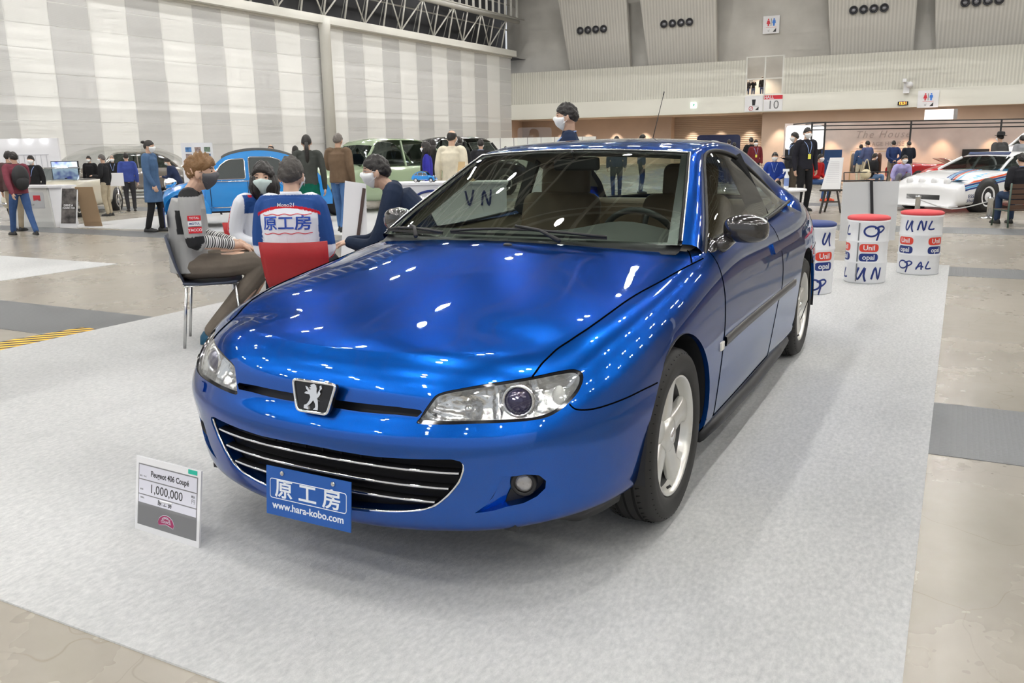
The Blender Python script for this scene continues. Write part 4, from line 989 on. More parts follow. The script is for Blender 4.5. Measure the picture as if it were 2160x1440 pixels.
def sm(a, b, x): t = min(1, max(0, (x-a)/(b-a))); return t*t*(3-2*t)
HAIRS = {
    'short': lambda d: sm(-.06, .06, d[2]-.58*max(0, d[0])**1.2+.06+.50*max(0, -d[0]+.10)),
    'thin': lambda d: sm(-.02, .08, d[2]-.8*max(0, d[0])+.10+.46*max(0, -d[0]+.1))*.7*(1-.9*sm(.72, .9, d[2])),
    'bob': lambda d: sm(-.06, .08, d[2]-.62*max(0, d[0])**2+.14*d[1]*(d[0] > 0)+.9*max(0, .55-d[0])),
    'spiky': lambda d: sm(-.06, .06, d[2]-.62*max(0, d[0])+.12+.46*max(0, -d[0]+.12))*(.35+.65*sm(-.1, .55, d[2]))}
def hand(mb, wr, fwd, up, s=1.0, curl=.5, flip=1):
    wr = Vector(wr); f = Vector(fwd).normalized(); u = Vector(up); side = f.cross(u).normalized(); u = side.cross(f)
    R = Matrix((f, side, u)).transposed(); c_ = wr+f*.045*s
    mb.ell(c_, (.052*s, .040*s, .018*s), 12, 8, R); mb.tube([wr-f*.03, wr+f*.02], [.026*s, .024*s], 10)
    for i, (o_, L) in enumerate(((-.030, .062), (-.010, .072), (.010, .070), (.029, .056))):
        p = c_+f*.036*s+side*o_*s; pts = [p-f*.015, p]; a = 0.0
        for k in range(3): a += curl*.9; p = p+(f*math.cos(a)-u*math.sin(a))*L*s*(.42, .32, .26)[k]; pts.append(p)
        mb.tube(pts, [.0095*s, .0092*s, .0088*s, .008*s, .0065*s], 8)
    p = wr+f*.015*s+side*flip*-.024*s; d = (f*.75-side*flip*.6-u*.25).normalized(); mb.tube([p, p+d*.035*s, p+d*.05*s+(f*.8-u*.5).normalized()*.024*s], [.013*s, .0105*s, .008*s], 8)
def stand(H=1.72, arms=('down', 'down'), step=.0, lean=0.0, wide=.09):
    k = H/1.72; J = {}
    J['pelvis'] = Vector((0, 0, .93)); J['chest'] = Vector((.0+lean*.5, 0, 1.25)); J['neck'] = Vector((lean, 0, 1.45)); J['head'] = Vector((.02+lean*1.25, 0, 1.60))
    for s, t, a in ((1, 'L', arms[0]), (-1, 'R', arms[1])):
        st = step*s; sh = Vector((lean*.9, .185*s, 1.395)); J['sh'+t] = sh
        if a == 'down': el, wr, hf = sh+Vector((-.03+.0, .055*s, -.28)), sh+Vector((.03, .065*s, -.53)), Vector((.15, 0, -1))
        elif a == 'swing': el, wr, hf = sh+Vector((-st*.35-.02, .05*s, -.27)), sh+Vector((-st*.9+.04, .04*s, -.50)), Vector((.2-st, 0, -1))
        elif a == 'front': el, wr, hf = sh+Vector((.02, .05*s, -.28)), sh+Vector((.25, -.06*s, -.26)), Vector((.9, -.45*s, .1))
        elif a == 'phone': el, wr, hf = sh+Vector((.10, .06*s, -.24)), sh+Vector((.26, -.06*s, -.05)), Vector((.6, -.2*s, .8))
        elif a == 'back': el, wr, hf = sh+Vector((-.12, .07*s, -.27)), sh+Vector((-.16, -.13*s, -.42)), Vector((-.1, -1*s, -.3))
        elif a == 'fold': el, wr, hf = sh+Vector((.06, .05*s, -.26)), sh+Vector((.20, -.22*s, -.20)), Vector((.1, -1*s, .1))
        J['el'+t], J['wr'+t], J['hf'+t] = el, wr, hf
        J['hip'+t] = Vector((0, .09*s, .91)); J['kn'+t] = Vector((.03+st*.45, wide*s+.01*s, .49+.02*abs(st))); J['an'+t] = Vector((-.02+st*1.0, wide*s, .09+(0.05*abs(st) if st < 0 else 0)))
        J['toe'+t] = J['an'+t]+Vector((.17, .02*s, -.05))
    if k != 1: J = {a: (b*k if not a.startswith('hf') else b) for a, b in J.items()}
    return J
def seated(lean=.08, seat=.47, knees=.46, arms='lap', spread=.12, feet=(.40, .40), head=None, kz=.54):
    J = {}; J['pelvis'] = Vector((0, 0, seat+.10)); J['chest'] = Vector((lean*.5-.02, 0, seat+.42)); J['neck'] = Vector((lean, 0, seat+.60)); J['head'] = head or Vector((lean+.04+lean*.2, 0, seat+.745))
    for i, (s, t) in enumerate(((1, 'L'), (-1, 'R'))):
        sh = Vector((lean*.9, .185*s, seat+.54)); J['sh'+t] = sh
        if arms == 'lap': el, wr, hf = sh+Vector((-.02, .06*s, -.26)), Vector((.24, .11*s, seat+.20)), Vector((1, -.5*s, -.35))
        else: el, wr, hf = Vector((knees-.10, (spread+.08)*s, seat+.20)), Vector((knees+.10, .05*s, seat+.19)), Vector((.9, -.6*s, -.1))
        J['el'+t], J['wr'+t], J['hf'+t] = el, wr, hf
        J['hip'+t] = Vector((.02, .09*s, seat+.08)); J['kn'+t] = Vector((knees, spread*s, kz)); J['an'+t] = Vector((feet[i], (spread+.01)*s, .09)); J['toe'+t] = J['an'+t]+Vector((.17, .02*s, -.05))
    return J
PN = {'bulk': 1.0}
def person(label, loc, rz, J, top=(.05, .05, .06), pants=(.05, .05, .06), hair='short', haircol=None, mask='white', shoes=(.03, .03, .03), lanyard=None, detail=0, bulk=1.0, sleeve=1.0, coat=0.0, head_yaw=0.0, head_pitch=0.0, extras=None, group=None, topm=None, pantm=None, skirt=False, cat='person', open_front=None):
    root = thing('person', label, cat, loc, rz, group)
    vox = (.022, .011, .0065)[detail]
    HM = Matrix.Translation(J['head']) @ Euler((0, head_pitch, head_yaw)).to_matrix().to_4x4()
    # --- body: head, neck, torso, arms, hands, legs in one continuous skin
    mb = MB(); V, F = head_surface(head_r, 36 if detail else 20, 26 if detail else 14); mb.add([HM @ Vector(v) for v in V], F, True)
    for s in (1, -1):
        if detail: mb.ell(HM @ Vector((-.005, .077*s, -.012)), (.018, .010, .032), 10, 8, HM.to_3x3())
    nb = J['neck']; mb.tube([nb-Vector((0, 0, .06)), nb+Vector((0, 0, .01)), J['head']-Vector((.02, 0, .06))], [.058, .052, .050], 12)
    rings(mb, [(J['pelvis']-Vector((0, 0, .08)), .13, .09), (J['pelvis'], .14, .10), (vlerp(J['pelvis'], J['chest'], .5), .12, .085), (J['chest'], .14, .09), (nb-Vector((0, 0, .06)), .12, .07), (nb, .05, .05)])
    for t, s in (('L', 1), ('R', -1)):
        limb(mb, [J['sh'+t], J['el'+t], J['wr'+t]], [.044, .036, .025]); up = Vector((0, s*.8, .6)) if abs(Vector(J['hf'+t]).normalized().z) > .7 else Vector((0, 0, 1))
        hand(mb, J['wr'+t], J['hf'+t], up, 1.0, .35, flip=s)
        limb(mb, [J['hip'+t], J['kn'+t], J['an'+t]], [.075, .05, .036])
        mb.ell(vlerp(J['an'+t], J['toe'+t], .30)-Vector((0, 0, .04)), (.06, .026, .018), 10, 6, Euler((0, 0, math.atan2((J['toe'+t]-J['an'+t]).y, (J['toe'+t]-J['an'+t]).x))).to_matrix())
    body = mb.build('body', SKIN, root, recalc=False); remesh(body, (.012, .0075, .0055)[detail], 2)
    # --- face
    if detail or mask is None:
        for s in (1, -1):
            e = MB(); e.ell(HM @ Vector((.082, .032*s, .010)), (.006, .013, .005), 10, 6, HM.to_3x3()); e.build('eye', EYE, body)
            e = MB(); e.tube([HM @ Vector((.090, .018*s, .030)), HM @ Vector((.086, .034*s, .034)), HM @ Vector((.074, .050*s, .030))], .003, 5); e.build('eyebrow', HAIR, body)
    if mask:
        mm = {'white': MASKW, 'grey': mat('grey_mask', (.10, .10, .11), .7), 'pale': mat('pale_green_mask', (.62, .74, .72), .8), 'black': mat('black_mask', (.02, .02, .022), .7)}[mask]
        def fm(d):
            w = sm(.10, .30, d[0])*sm(-.02, -.12, d[2]-.0)*1.0 if d[2] < 0 else sm(.10, .3, d[0])*sm(.03, -.04, d[2]-.04*(1-abs(d[1])*3))
            w = w*sm(.30, .38, d[0]+.12*(d[2] < -.5)); return head_r(d)*(.90+.16*w)+.012*w*math.exp(-((d[2]+.35)/.3)**2)
        V, F = head_surface(fm, 48, 34); a = MB(); a.add([HM @ Vector(v) for v in V], F, True); mo = a.build('face_mask', mm, root, recalc=False)
        if detail:
            for s in (1, -1):
                for z0, z1 in ((.0, .012), (-.06, -.035)): a = MB(); a.tube([HM @ Vector((.055, .066*s, z0-.012)), HM @ Vector((.02, .080*s, (z0+z1)/2)), HM @ Vector((-.012, .082*s, z1*.3-.005))], .0016, 5); a.build('ear_loop', mm, mo)
    # --- hair
    hm = HAIR if haircol is None else mat('hair_%02d_%02d_%02d' % tuple(int(c_*99) for c_ in haircol), haircol, .5, bump=(90, .6, .006))
    if hair:
        base = HAIRS['short' if hair in ('long', 'bun', 'tail') else hair]
        th = {'short': .155, 'long': .2, 'bun': .15, 'tail': .16, 'bob': .24, 'spiky': .23, 'thin': .17}[hair]
        rnd_ = np.random.RandomState(3)
        ph = [(rnd_.uniform(-1, 1, 3), rnd_.uniform(0, 6)) for _ in range(10)]
        def fh(d):
            w = base(d); r = head_r((d[0] if d[2] < 0 else d[0], d[1], d[2]))*(.93+th*w)
            if hair in ('spiky', 'short', 'bob'): r += (.010 if hair == 'spiky' else .0035)*w*sum(math.sin(np.dot(p, d)*26+q) for p, q in ph)/3
            return r
        V, F = head_surface(fh, 60 if detail else 28, 40 if detail else 20); a = MB(); a.add([HM @ Vector(v) for v in V], F, True)
        if hair == 'bob':
            for q in np.linspace(.55, 2*PI-.55, 15): a.tube([HM @ Vector((.065*math.cos(q)-.01, .078*math.sin(q), .02)), HM @ Vector((.078*math.cos(q)-.012, .092*math.sin(q), -.07)), HM @ Vector((.07*math.cos(q)-.012, .086*math.sin(q), -.155))], [.028, .030, .016], 8)
        if hair == 'long': rings(a, [(HM @ Vector((-.05, 0, -.02)), .085, .06), (HM @ Vector((-.075, 0, -.12)), .085, .045), (HM @ Vector((-.085, 0, -.24)), .06, .03), (HM @ Vector((-.08, 0, -.34)), .025, .015)])
        if hair == 'bun': a.ell(HM @ Vector((-.105, 0, .085)), (.045, .03, .028), 12, 8)
        if hair == 'tail': a.tube([HM @ Vector((-.10, 0, 0)), HM @ Vector((-.13, 0, -.10)), HM @ Vector((-.12, 0, -.26)), HM @ Vector((-.10, 0, -.42))], [.03, .035, .03, .008], 10)
        a.build('hair', hm, root, recalc=False)
    # --- top
    b = bulk; a = MB(); low = J['pelvis']+Vector((0, 0, -.06-coat)); sd = (J['shL']-J['shR']).normalized()
    R_ = []
    if coat > 0: R_ += [(low, .175*b+.02, .14*b), (vlerp(low, J['pelvis'], .5), .18*b, .14*b)]
    else: R_ += [(low, .172*b, .128*b)]
    R_ += [(J['pelvis']+Vector((0, 0, .03)), .168*b, .125*b), (vlerp(J['pelvis'], J['chest'], .5), .158*b, .118*b), (J['chest'], .175*b, .124*b), (vlerp(J['chest'], nb, .6), .182*b, .112*b), (nb-Vector((0, 0, .045)), .130, .085), (nb+Vector((0, 0, .005)), .072, .066), (nb+Vector((0.0, 0, .03)), .066, .062)]
    rings(a, R_, 20)
    for t in 'LR':
        sh, el, wr = J['sh'+t], J['el'+t], J['wr'+t]; inw = vlerp(sh, nb, .45)+Vector((0, 0, -.01))
        if sleeve >= 1: limb(a, [inw, sh, el, wr], [.062, .068*b, .058*b, .040])
        else: limb(a, [inw, sh, el, vlerp(el, wr, .08)], [.062, .068*b, .060*b, .054])
    tm = topm or fabric('cloth_%03d_%03d_%03d' % tuple(int(c_*999) for c_ in top), top)
    top_o = a.build('jacket' if sleeve >= 1 else 'shirt', tm, root, recalc=False); remesh(top_o, vox, 3 if detail else 2)
    # --- trousers and shoes
    a = MB(); pb = .155*b if b > 1 else .155
    if skirt:
        rings(a, [(Vector((0, 0, J['kn'+'L'].z-.05)), .21, .18), (Vector((0, 0, .7)), .19, .15), (J['pelvis']+Vector((0, 0, .06)), .14, .11)])
        for t in 'LR': limb(a, [J['hip'+t], J['kn'+t], J['an'+t]], [.08, .055, .04])
    else:
        rings(a, [(vlerp(J['hipL'], J['hipR'], .5)-Vector((0, 0, .05)), pb, .11), (J['pelvis'], pb, .115), (J['pelvis']+Vector((0, 0, .09)), pb*.92, .105)])
        for t in 'LR': limb(a, [J['hip'+t], vlerp(J['hip'+t], J['kn'+t], .5)+Vector((0, 0, 0)), J['kn'+t], vlerp(J['kn'+t], J['an'+t], .5), J['an'+t]+Vector((0, 0, .01))], [.092, .086, .068, .060, .055])
    po = a.build('trousers' if not skirt else 'skirt', pantm or fabric('cloth_%03d_%03d_%03d' % tuple(int(c_*999) for c_ in pants), pants), root, recalc=False); remesh(po, vox, 3)
    for t in 'LR':
        an, toe = J['an'+t], J['toe'+t]; q = math.atan2((toe-an).y, (toe-an).x); R = Euler((0, 0, q)).to_matrix(); zf = max(.0, an.z-.09)
        a = MB(); prof = [(-.085, .028, .05), (-.06, .036, .085), (0, .040, .10), (.05, .042, .075), (.11, .044, .055), (.16, .038, .045), (.185, .02, .03)]
        V = []; F = []; n = 12
        for (x, w, h) in prof:
            for k in range(n): u = 2*PI*k/n; z = max(-1, math.sin(u)); V.append(R @ Vector((x, w*math.cos(u)*(1.0 if z < 0 else 1-.25*z), h*max(0, z)+.012*(1+min(0, z))))+Vector((an.x, an.y, zf+.0005)))
        for i in range(len(prof)-1):
            for k in range(n): F.append((i*n+k, i*n+(k+1) % n, (i+1)*n+(k+1) % n, (i+1)*n+k))
        F.append(tuple(range(n))[::-1]); F.append(tuple((len(prof)-1)*n+k for k in range(n)))
        a.add(V, F, True); a.build('shoe', mat('shoe_%02d_%02d_%02d' % tuple(int(c_*99) for c_ in shoes), shoes, .45), root)
    if lanyard:
        a = MB(); ch = J['chest']; pts = [nb+Vector((-.05, .055, .02)), nb+Vector((.04, .075, -.01)), vlerp(nb, ch, .5)+Vector((.125*b, .05, 0)), ch+Vector((.137*b, .0, -.06)), vlerp(nb, ch, .5)+Vector((.125*b, -.05, 0)), nb+Vector((.04, -.075, -.01)), nb+Vector((-.05, -.055, .02))]
        P = catm([tuple(p) for p in pts], 5, True); a.tube([tuple(p) for p in P], .006, 5, closed=True); lo = a.build('lanyard', mat('lanyard_blue', (.30, .42, .75), .6), root)
        if lanyard == 'card': a = MB(); a.box(ch+Vector((.142*b, 0, -.12)), (.004, .07, .10)); a.build('name_card', mat('card_yellow', (.80, .75, .12), .5), lo)
    return root, dict(top=top_o, pants=po, body=body, HM=HM)
def attr_mat(name, rough=.75):
    m = mat(name, (.8, .8, .8), rough, bump=(60, .25, .004), spec=.25); nt = m.node_tree; a = nt.nodes.new('ShaderNodeAttribute'); a.attribute_name = 'cloth'
    nt.links.new(a.outputs['Color'], nt.nodes['Principled BSDF'].inputs['Base Color']); return m
CLM = attr_mat('pattern_cloth')
def dye(o, fn):
    me = o.data; at = me.color_attributes.new('cloth', 'FLOAT_COLOR', 'POINT'); a = np.empty(len(me.vertices)*4, 'f')
    for i, v in enumerate(me.vertices): a[4*i:4*i+4] = (*fn(v.co, v.normal), 1)
    at.data.foreach_set('color', a)
def drape(o, target, d, off=.003):
    """press lettering onto cloth along direction d (all in the thing's frame)"""
    from mathutils.bvhtree import BVHTree
    bv = BVHTree.FromPolygons([v.co[:] for v in target.data.vertices], [p.vertices[:] for p in target.data.polygons]); d = Vector(d).normalized()
    base = None
    for v in o.data.vertices:
        h = bv.ray_cast(v.co-d*.4, d)
        if h[0] is not None: v.co = h[0]-d*off
def sea(d): return Matrix.Translation(d)
# --- the four people talking beside the car
GREY = (.36, .36, .355)
A_H = math.radians(133)
def shirt_fn(p, n):
    return GREY
J = seated(lean=.06, knees=.50, spread=.13, feet=(.26, .12), kz=.55); J['head'] = Vector((.13, 0, 1.185)); J['neck'] = Vector((.05, 0, 1.04))
for t, s in (('L', 1), ('R', -1)): J['el'+t] = J['sh'+t]+Vector((.02, .05*s, -.27)); J['wr'+t] = Vector((.36, .06*s, .68)); J['hf'+t] = Vector((.9, -.45*s, -.5))
aA, pA = person('person in grey workshop shirt with red patches and striped sleeves on the dark blue chair', (-1.415, -3.085, .0065), A_H, J, top=GREY, pants=(.16, .135, .11), hair='spiky', haircol=(.20, .105, .04), mask='grey', shoes=(.01, .09, .17), detail=2, sleeve=.5, bulk=1.04, topm=CLM, head_yaw=-.12)
def sf(p, n):
    q = J['chest']
    if p.z > 1.035: return (.018, .018, .02)
    for t, s in (('L', 1), ('R', -1)):
        if abs(p.y) > .19 and (p-J['el'+t]).length < .066: return (.018, .018, .02)
    if abs(p.y) > .12 and abs(p.y) < .205 and p.z < .94 and p.z > .78 and abs(p.x+.0) < .045: return (.02, .02, .022)
    return GREY
dye(pA['top'], sf)
# striped undersleeves
SB = mat('striped_knit', (.8, .8, .8), .8); ntb = SB.node_tree; a_ = ntb.nodes.new('ShaderNodeAttribute'); a_.attribute_name = 'cloth'; ntb.links.new(a_.outputs['Color'], ntb.nodes['Principled BSDF'].inputs['Base Color'])
for t in 'LR':
    mb = MB(); el, wr = J['el'+t], J['wr'+t]; N_ = 60; mb.tube([tuple(vlerp(el, wr, k/N_*.80)) for k in range(N_+1)], [.053-.016*k/N_ for k in range(N_+1)], 14); o = mb.build('undersleeve', SB, aA)
    ax = (wr-el).normalized(); dye(o, lambda p, n: (.75, .75, .74) if ((p-el).dot(ax)/.0165) % 1 > .5 else (.015, .015, .018))
def patch(parent, c_, nrm, w, h, m, txt, tm, zup=(0, 0, 1), fs=.6):
    c_ = Vector(c_); nrm = Vector(nrm).normalized(); x = Vector(zup).cross(nrm).normalized(); M4 = frame(c_, x, Vector(zup)); mb = MB(); mb.prism([(-w/2, -h/2), (w/2, -h/2), (w/2, h/2), (-w/2, h/2)], 0, .002, lambda u, v, q: tuple(M4 @ Vector((u, v, q)))); o = mb.build('sleeve_patch', m, parent)
    if txt: font('patch_lettering', txt, h*fs, tm, o, M4 @ Matrix.Translation((0, 0, .0025)), .0003, bold=True)
    return o
RED = mat('patch_red', (.60, .02, .03), .5); WH = mat('patch_white', (.80, .80, .82), .5); NVY = mat('patch_navy', (.02, .04, .22), .5)
sR = vlerp(J['shR'], J['elR'], .55)
for dz, m_, tx, tm in ((.055, RED, 'TOTAL', WH), (.018, WH, 'MOTUL', NVY), (-.025, RED, 'YACCO', WH)): patch(aA, sR+Vector((.02, -.077, dz-.02)), (.15, -1, 0), .085, .033 if dz > 0 else .042, m_, tx, tm)
mb = MB(); q = J['shR']; mb.box(q+Vector((.0, .055, .068)), (.05, .11, .008)); mb.build('epaulette', mat('epaulette_grey', (.30, .30, .30), .8), aA)
patch(aA, J['chest']+Vector((-.135, -.06, .0)), (-1, -.1, 0), .16, .13, NVY, '', WH)
# C: white and blue jacket, back to the camera
WJ, BJ, RJ = (.74, .76, .82), (.02, .07, .25), (.52, .01, .02)
JC = seated(lean=.10, knees=.46, spread=.16, feet=(.42, .42)); JC['neck'] = Vector((.09, 0, 1.035)); JC['head'] = Vector((.13, 0, 1.165))
for t, s in (('L', 1), ('R', -1)): JC['sh'+t] = Vector((.07, .165*s, .965)); JC['el'+t] = JC['sh'+t]+Vector((.02, .045*s, -.27)); JC['wr'+t] = Vector((.25, .15*s, .66))
cC, pC = person('person in a white and blue work jacket seen from behind, sitting on the red chair', (-1.43, -2.15, .0065), math.radians(208), JC, pants=(.02, .02, .025), hair='short', haircol=(.055, .048, .043), mask='white', detail=2, bulk=1.08, topm=CLM, head_yaw=-.05)
def cf_(p, n):
    z, y = p.z, abs(p.y)
    if z > 1.045: return WJ
    arc = .985-.55*y*y*2.2
    if p.x < .11 and y < .185 and z < arc-.018: return WJ
    if p.x < .11 and y < .20 and arc-.018 <= z < arc: return RJ
    if z < .72 and y > .17: return WJ if abs(p.x-.10) > .012 else RJ
    return BJ
dye(pC['top'], cf_)
LB = mat('print_blue', (.035, .10, .52), .6); LR = mat('print_red', (.60, .03, .05), .6)
def back_text(root, tgt, txt, size, m, z, bold=True, y=0.0, d=(1, 0, -.08), sx=1.0):
    M4 = frame((-.3, y, z), (0, -1, 0)); o = font('jacket_lettering', txt, size, m, root, M4, .0002, bold=bold, sx=sx)
    bm = bmesh.new(); bm.from_mesh(o.data); bmesh.ops.subdivide_edges(bm, edges=[e for e in bm.edges if e.calc_length() > .02], cuts=2); bm.to_mesh(o.data); bm.free(); drape(o, tgt, d); return o
back_text(cC, pC['top'], '原工房', .098, LB, .885, sx=1.08)
back_text(cC, pC['top'], 'Mono21', .034, mat('print_white', (.8, .82, .88), .6), 1.005)
for z in (.945, .825):
    mb = MB(); n_ = 24; pts = [(-.3, -.155+.31*i/n_, z+.004*math.cos(i)) for i in range(n_+1)]; mb.sheet([[(x, y, z_+.0025), (x, y, z_-.0025)] for x, y, z_ in pts]); o = mb.build('print_line', LR, cC); drape(o, pC['top'], (1, 0, -.08))
# B: woman in the same work jacket, facing the camera
JB = seated(lean=.07, knees=.44, feet=(.42, .42)); JB = {k: (v*.92 if not k.startswith('hf') else v) for k, v in JB.items()}
bB, pB = person('person with black bob hair and pale green face mask in a white and blue jacket', (-2.28, -3.22, .0065), math.radians(68), JB, pants=(.02, .025, .04), hair='bob', mask='pale', detail=2, bulk=.98, topm=CLM, head_yaw=-.62, group=None)
def bf(p, n):
    z, y = p.z, abs(p.y)
    if z > 1.0: return WJ
    if y > .175: return RJ if abs(p.x-.03) < .012 else WJ
    if z > .86: return RJ if abs(y-.12) < .014 and z > .98 else BJ
    return WJ
dye(pB['top'], bf)
# D: man in navy leaning on his knees
JD = seated(lean=.30, knees=.50, arms='knees', spread=.15, feet=(.44, .44)); JD['neck'] = Vector((.28, 0, 1.03)); JD['head'] = Vector((.38, 0, 1.165)); JD['chest'] = Vector((.14, 0, .86))
dD, pD = person('person in a dark navy windbreaker and glasses leaning forward with hands clasped', (-2.56, -1.80, .0065), math.radians(-55), JD, top=(.018, .028, .055), pants=(.13, .125, .12), hair='short', mask='white', detail=2, bulk=1.08, lanyard=True, head_pitch=.05)
HD = pD['HM']; mb = MB()
for s in (1, -1): mb.tube([HD @ Vector((.093+.0*math.cos(a), .032*s+.021*math.cos(a), .006+.015*math.sin(a))) for a in np.linspace(0, 2*PI, 14, endpoint=False)], .0014, 5, closed=True); mb.tube([HD @ Vector((.092, .053*s, .010)), HD @ Vector((.0, .080*s, .008))], .0014, 5)
mb.build('glasses', CHR, dD)
o = font('jacket_lettering', 'Mono21', .045, WH, dD, frame((.02, -.3, .95), (1, 0, 0)), .0003, bold=True); drape(o, pD['top'], (0, 1, 0))
# E: man standing beyond the roof
JE = stand(1.70, ('down', 'down')); person('person with short black hair and navy jacket standing beyond the roof of the blue coupe', (-4.33, -1.45, .0065), math.radians(-66), JE, top=(.022, .035, .075), pants=(.03, .03, .035), mask='white', detail=1, lanyard=True, bulk=1.0)

# --- the chairs they sit on
def chair(label, x, y, rz, col, mesh_metal=TRIM):
    r = thing('stacking_chair', label, 'chair', (x, y, .0065), rz); m = mat('shell_%02d_%02d_%02d' % tuple(int(c_*99) for c_ in col), col, .55, bump=(140, .3, .002))
    G = []
    for u in np.linspace(-1, 1, 11): G.append([(.21-.03*u*u, .20*u, .452), (.10, .205*u, .448-.008*(1-u*u)), (-.06, .21*u, .445-.01*(1-u*u)), (-.17, .205*u, .455)])
    s_ = MB().sheet(G).build('seat', m, r); md = s_.modifiers.new('s', 'SOLIDIFY'); md.thickness = .014
    G = []
    for u in np.linspace(-1, 1, 13): G.append([(-.165-.02*(1-u*u), .185*u, .44), (-.20-.03*(1-u*u), .205*u, .55), (-.225-.035*(1-u*u), .212*u, .66), (-.25-.03*(1-u*u), .215*u, .765+.006*u*u)])
    s_ = MB().sheet(G).build('backrest', m, r); md = s_.modifiers.new('s', 'SOLIDIFY'); md.thickness = .012
    mb = MB(); mb.tube([(.19, -.19, .435), (-.16, -.20, .43), (-.16, .20, .43), (.19, .19, .435)], .009, 8, closed=True); mb.build('seat_frame', mesh_metal, r)
    for (a, b_) in (((.17, .185), (.20, .205)), ((.17, -.185), (.20, -.205)), ((-.15, .195), (-.20, .21)), ((-.15, -.195), (-.20, -.21))):
        mb = MB(); mb.tube([(a[0], a[1], .435), (b_[0], b_[1], .0)], .0105, 10); mb.build('leg', mesh_metal, r)
    return r
chair('dark blue fabric chair with thin metal legs under the grey-shirted person', -1.50, -2.98, A_H, (.045, .055, .085))
chair('red chair with its backrest towards the camera beyond the blue bonnet', -1.46, -2.08, math.radians(208), (.32, .010, .013))
chair('red chair under the person with black bob hair', -2.28, -3.22, math.radians(68), (.40, .012, .015))
chair('dark chair under the person in the navy windbreaker', -2.56, -1.80, math.radians(-55), (.05, .055, .07))

# --- visitors in the hall
RT, LT, AW, TW = math.radians(117.7), math.radians(-62.3), math.radians(207.7), math.radians(27.7)
def visitor(x, y, H, rz, label, J=None, **k):
    seated_ = k.pop('sit', False)
    r, p = person(label, (x, y, 0), rz, J or stand(1.72, k.pop('arms', ('down', 'down')), k.pop('step', 0)), **k)
    f = H/(1.72 if not seated_ else seated_); r.scale = (f, f, f); return r, p
NAVY, BLACK, KHAKI, JEAN = (.02, .03, .07), (.018, .018, .02), (.42, .36, .26), (.05, .10, .24)
visitor(-7.50, -10.71, 1.56, RT, 'person with a black topknot in a long denim blue coat', top=(.07, .13, .24), pants=BLACK, hair='bun', coat=.30, arms=('swing', 'swing'), step=.10, detail=1, bulk=1.1)
wk, wp = visitor(-6.24, -12.48, 1.40, AW+.9, 'person in a maroon jacket with a black backpack striding off at far left', top=(.20, .05, .07), pants=JEAN, arms=('swing', 'swing'), step=.33, detail=1, bulk=1.1, mask='white')
mb = MB(); mb.ell((-.19, 0, 1.20), (.12, .17, .26)); mb.ell((-.25, 0, 1.10), (.08, .13, .15)); tag(mb.build('backpack', mat('backpack_black', (.02, .02, .022), .6)), 'black backpack on the person in the maroon jacket', 'backpack')
bp_ = bpy.data.objects['backpack']; bp_.location = wk.location; bp_.rotation_euler = wk.rotation_euler; bp_.scale = wk.scale
visitor(-6.75, -13.45, 1.42, AW, 'person in khaki trousers half hidden behind the backpack wearer', top=(.10, .06, .06), pants=(.30, .25, .18), bulk=1.05)
visitor(-8.30, -15.15, 1.34, TW, 'person in a dark suit with a pink shirt behind the reception desk', top=BLACK, pants=BLACK, lanyard=True)
visitor(-9.91, -15.10, 1.34, RT+PI, 'person in a black jacket and khaki trousers beside the cream convertible', top=BLACK, pants=KHAKI, detail=1, arms=('front', 'down'), haircol=(.10, .09, .085))
visitor(-12.77, -19.43, 1.31, TW, 'person in a dark suit facing us behind the one in khaki trousers', top=BLACK, pants=BLACK)
visitor(-13.06, -18.87, 1.31, TW+.3, 'person in a black suit and lanyard beside the white notice stand', top=BLACK, pants=BLACK, lanyard=True, hair='thin')
visitor(-11.16, -15.91, 1.37, AW+.5, 'person in a blue jacket walking away behind the topknot wearer', top=(.05, .08, .30), pants=(.04, .04, .045))
visitor(-11.33, -14.42, 1.24, LT, 'person in a navy coat bending by the white photo board', J=stand(1.72, ('front', 'front'), 0, .22), top=NAVY, pants=BLACK, head_pitch=.5)
visitor(-12.40, -12.51, 1.50, TW, 'person in a pale grey shirt and black mask behind the light blue car', top=(.55, .57, .60), pants=(.1, .1, .1), mask='black', hair='thin')
visitor(-12.25, -11.66, 1.46, AW, 'person with long black hair behind the light blue car, beside the ponytailed one', top=BLACK, pants=BLACK, hair='long')
visitor(-7.22, -6.97, 1.57, AW+.2, 'person with a long black ponytail in a dark grey cardigan and green skirt', top=(.06, .065, .06), pants=(.004, .10, .065), hair='tail', skirt=True, bulk=.92, detail=1)
visitor(-8.60, -7.50, 1.61, AW-.3, 'person in a brown blouson and blue jeans seen from behind', top=(.17, .115, .075), pants=(.08, .17, .36), hair='short', haircol=(.16, .14, .125), bulk=1.12, detail=1, arms=('fold', 'down'), step=.12, mask=None)
visitor(-25.26, -19.95, 1.42, AW, 'person far off against the striped wall, small and dark', top=NAVY, pants=BLACK)
visitor(-19.50, -14.10, 1.53, TW, 'person in a dark suit and white mask behind the old black car', top=BLACK, pants=BLACK, lanyard=True)
visitor(-10.18, -6.78, 1.46, LT, 'person in a bright blue cardigan with a white mask behind the toy car', top=(.04, .04, .34), pants=(.5, .5, .5), hair='bob', bulk=.9)
visitor(-11.98, -7.82, 1.53, AW, 'person in black right behind the one in the bright blue cardigan', top=BLACK, pants=BLACK, hair='long', bulk=.9)
visitor(-8.23, -5.07, 1.60, AW-.4, 'balding person in a cream jacket seen from behind', top=(.72, .66, .52), pants=(.3, .27, .22), hair='thin', detail=1, bulk=1.05)
visitor(-11.34, -6.83, 1.56, AW, 'person in black with long hair just right of the cream jacket', top=BLACK, pants=BLACK, hair='long', bulk=.9)
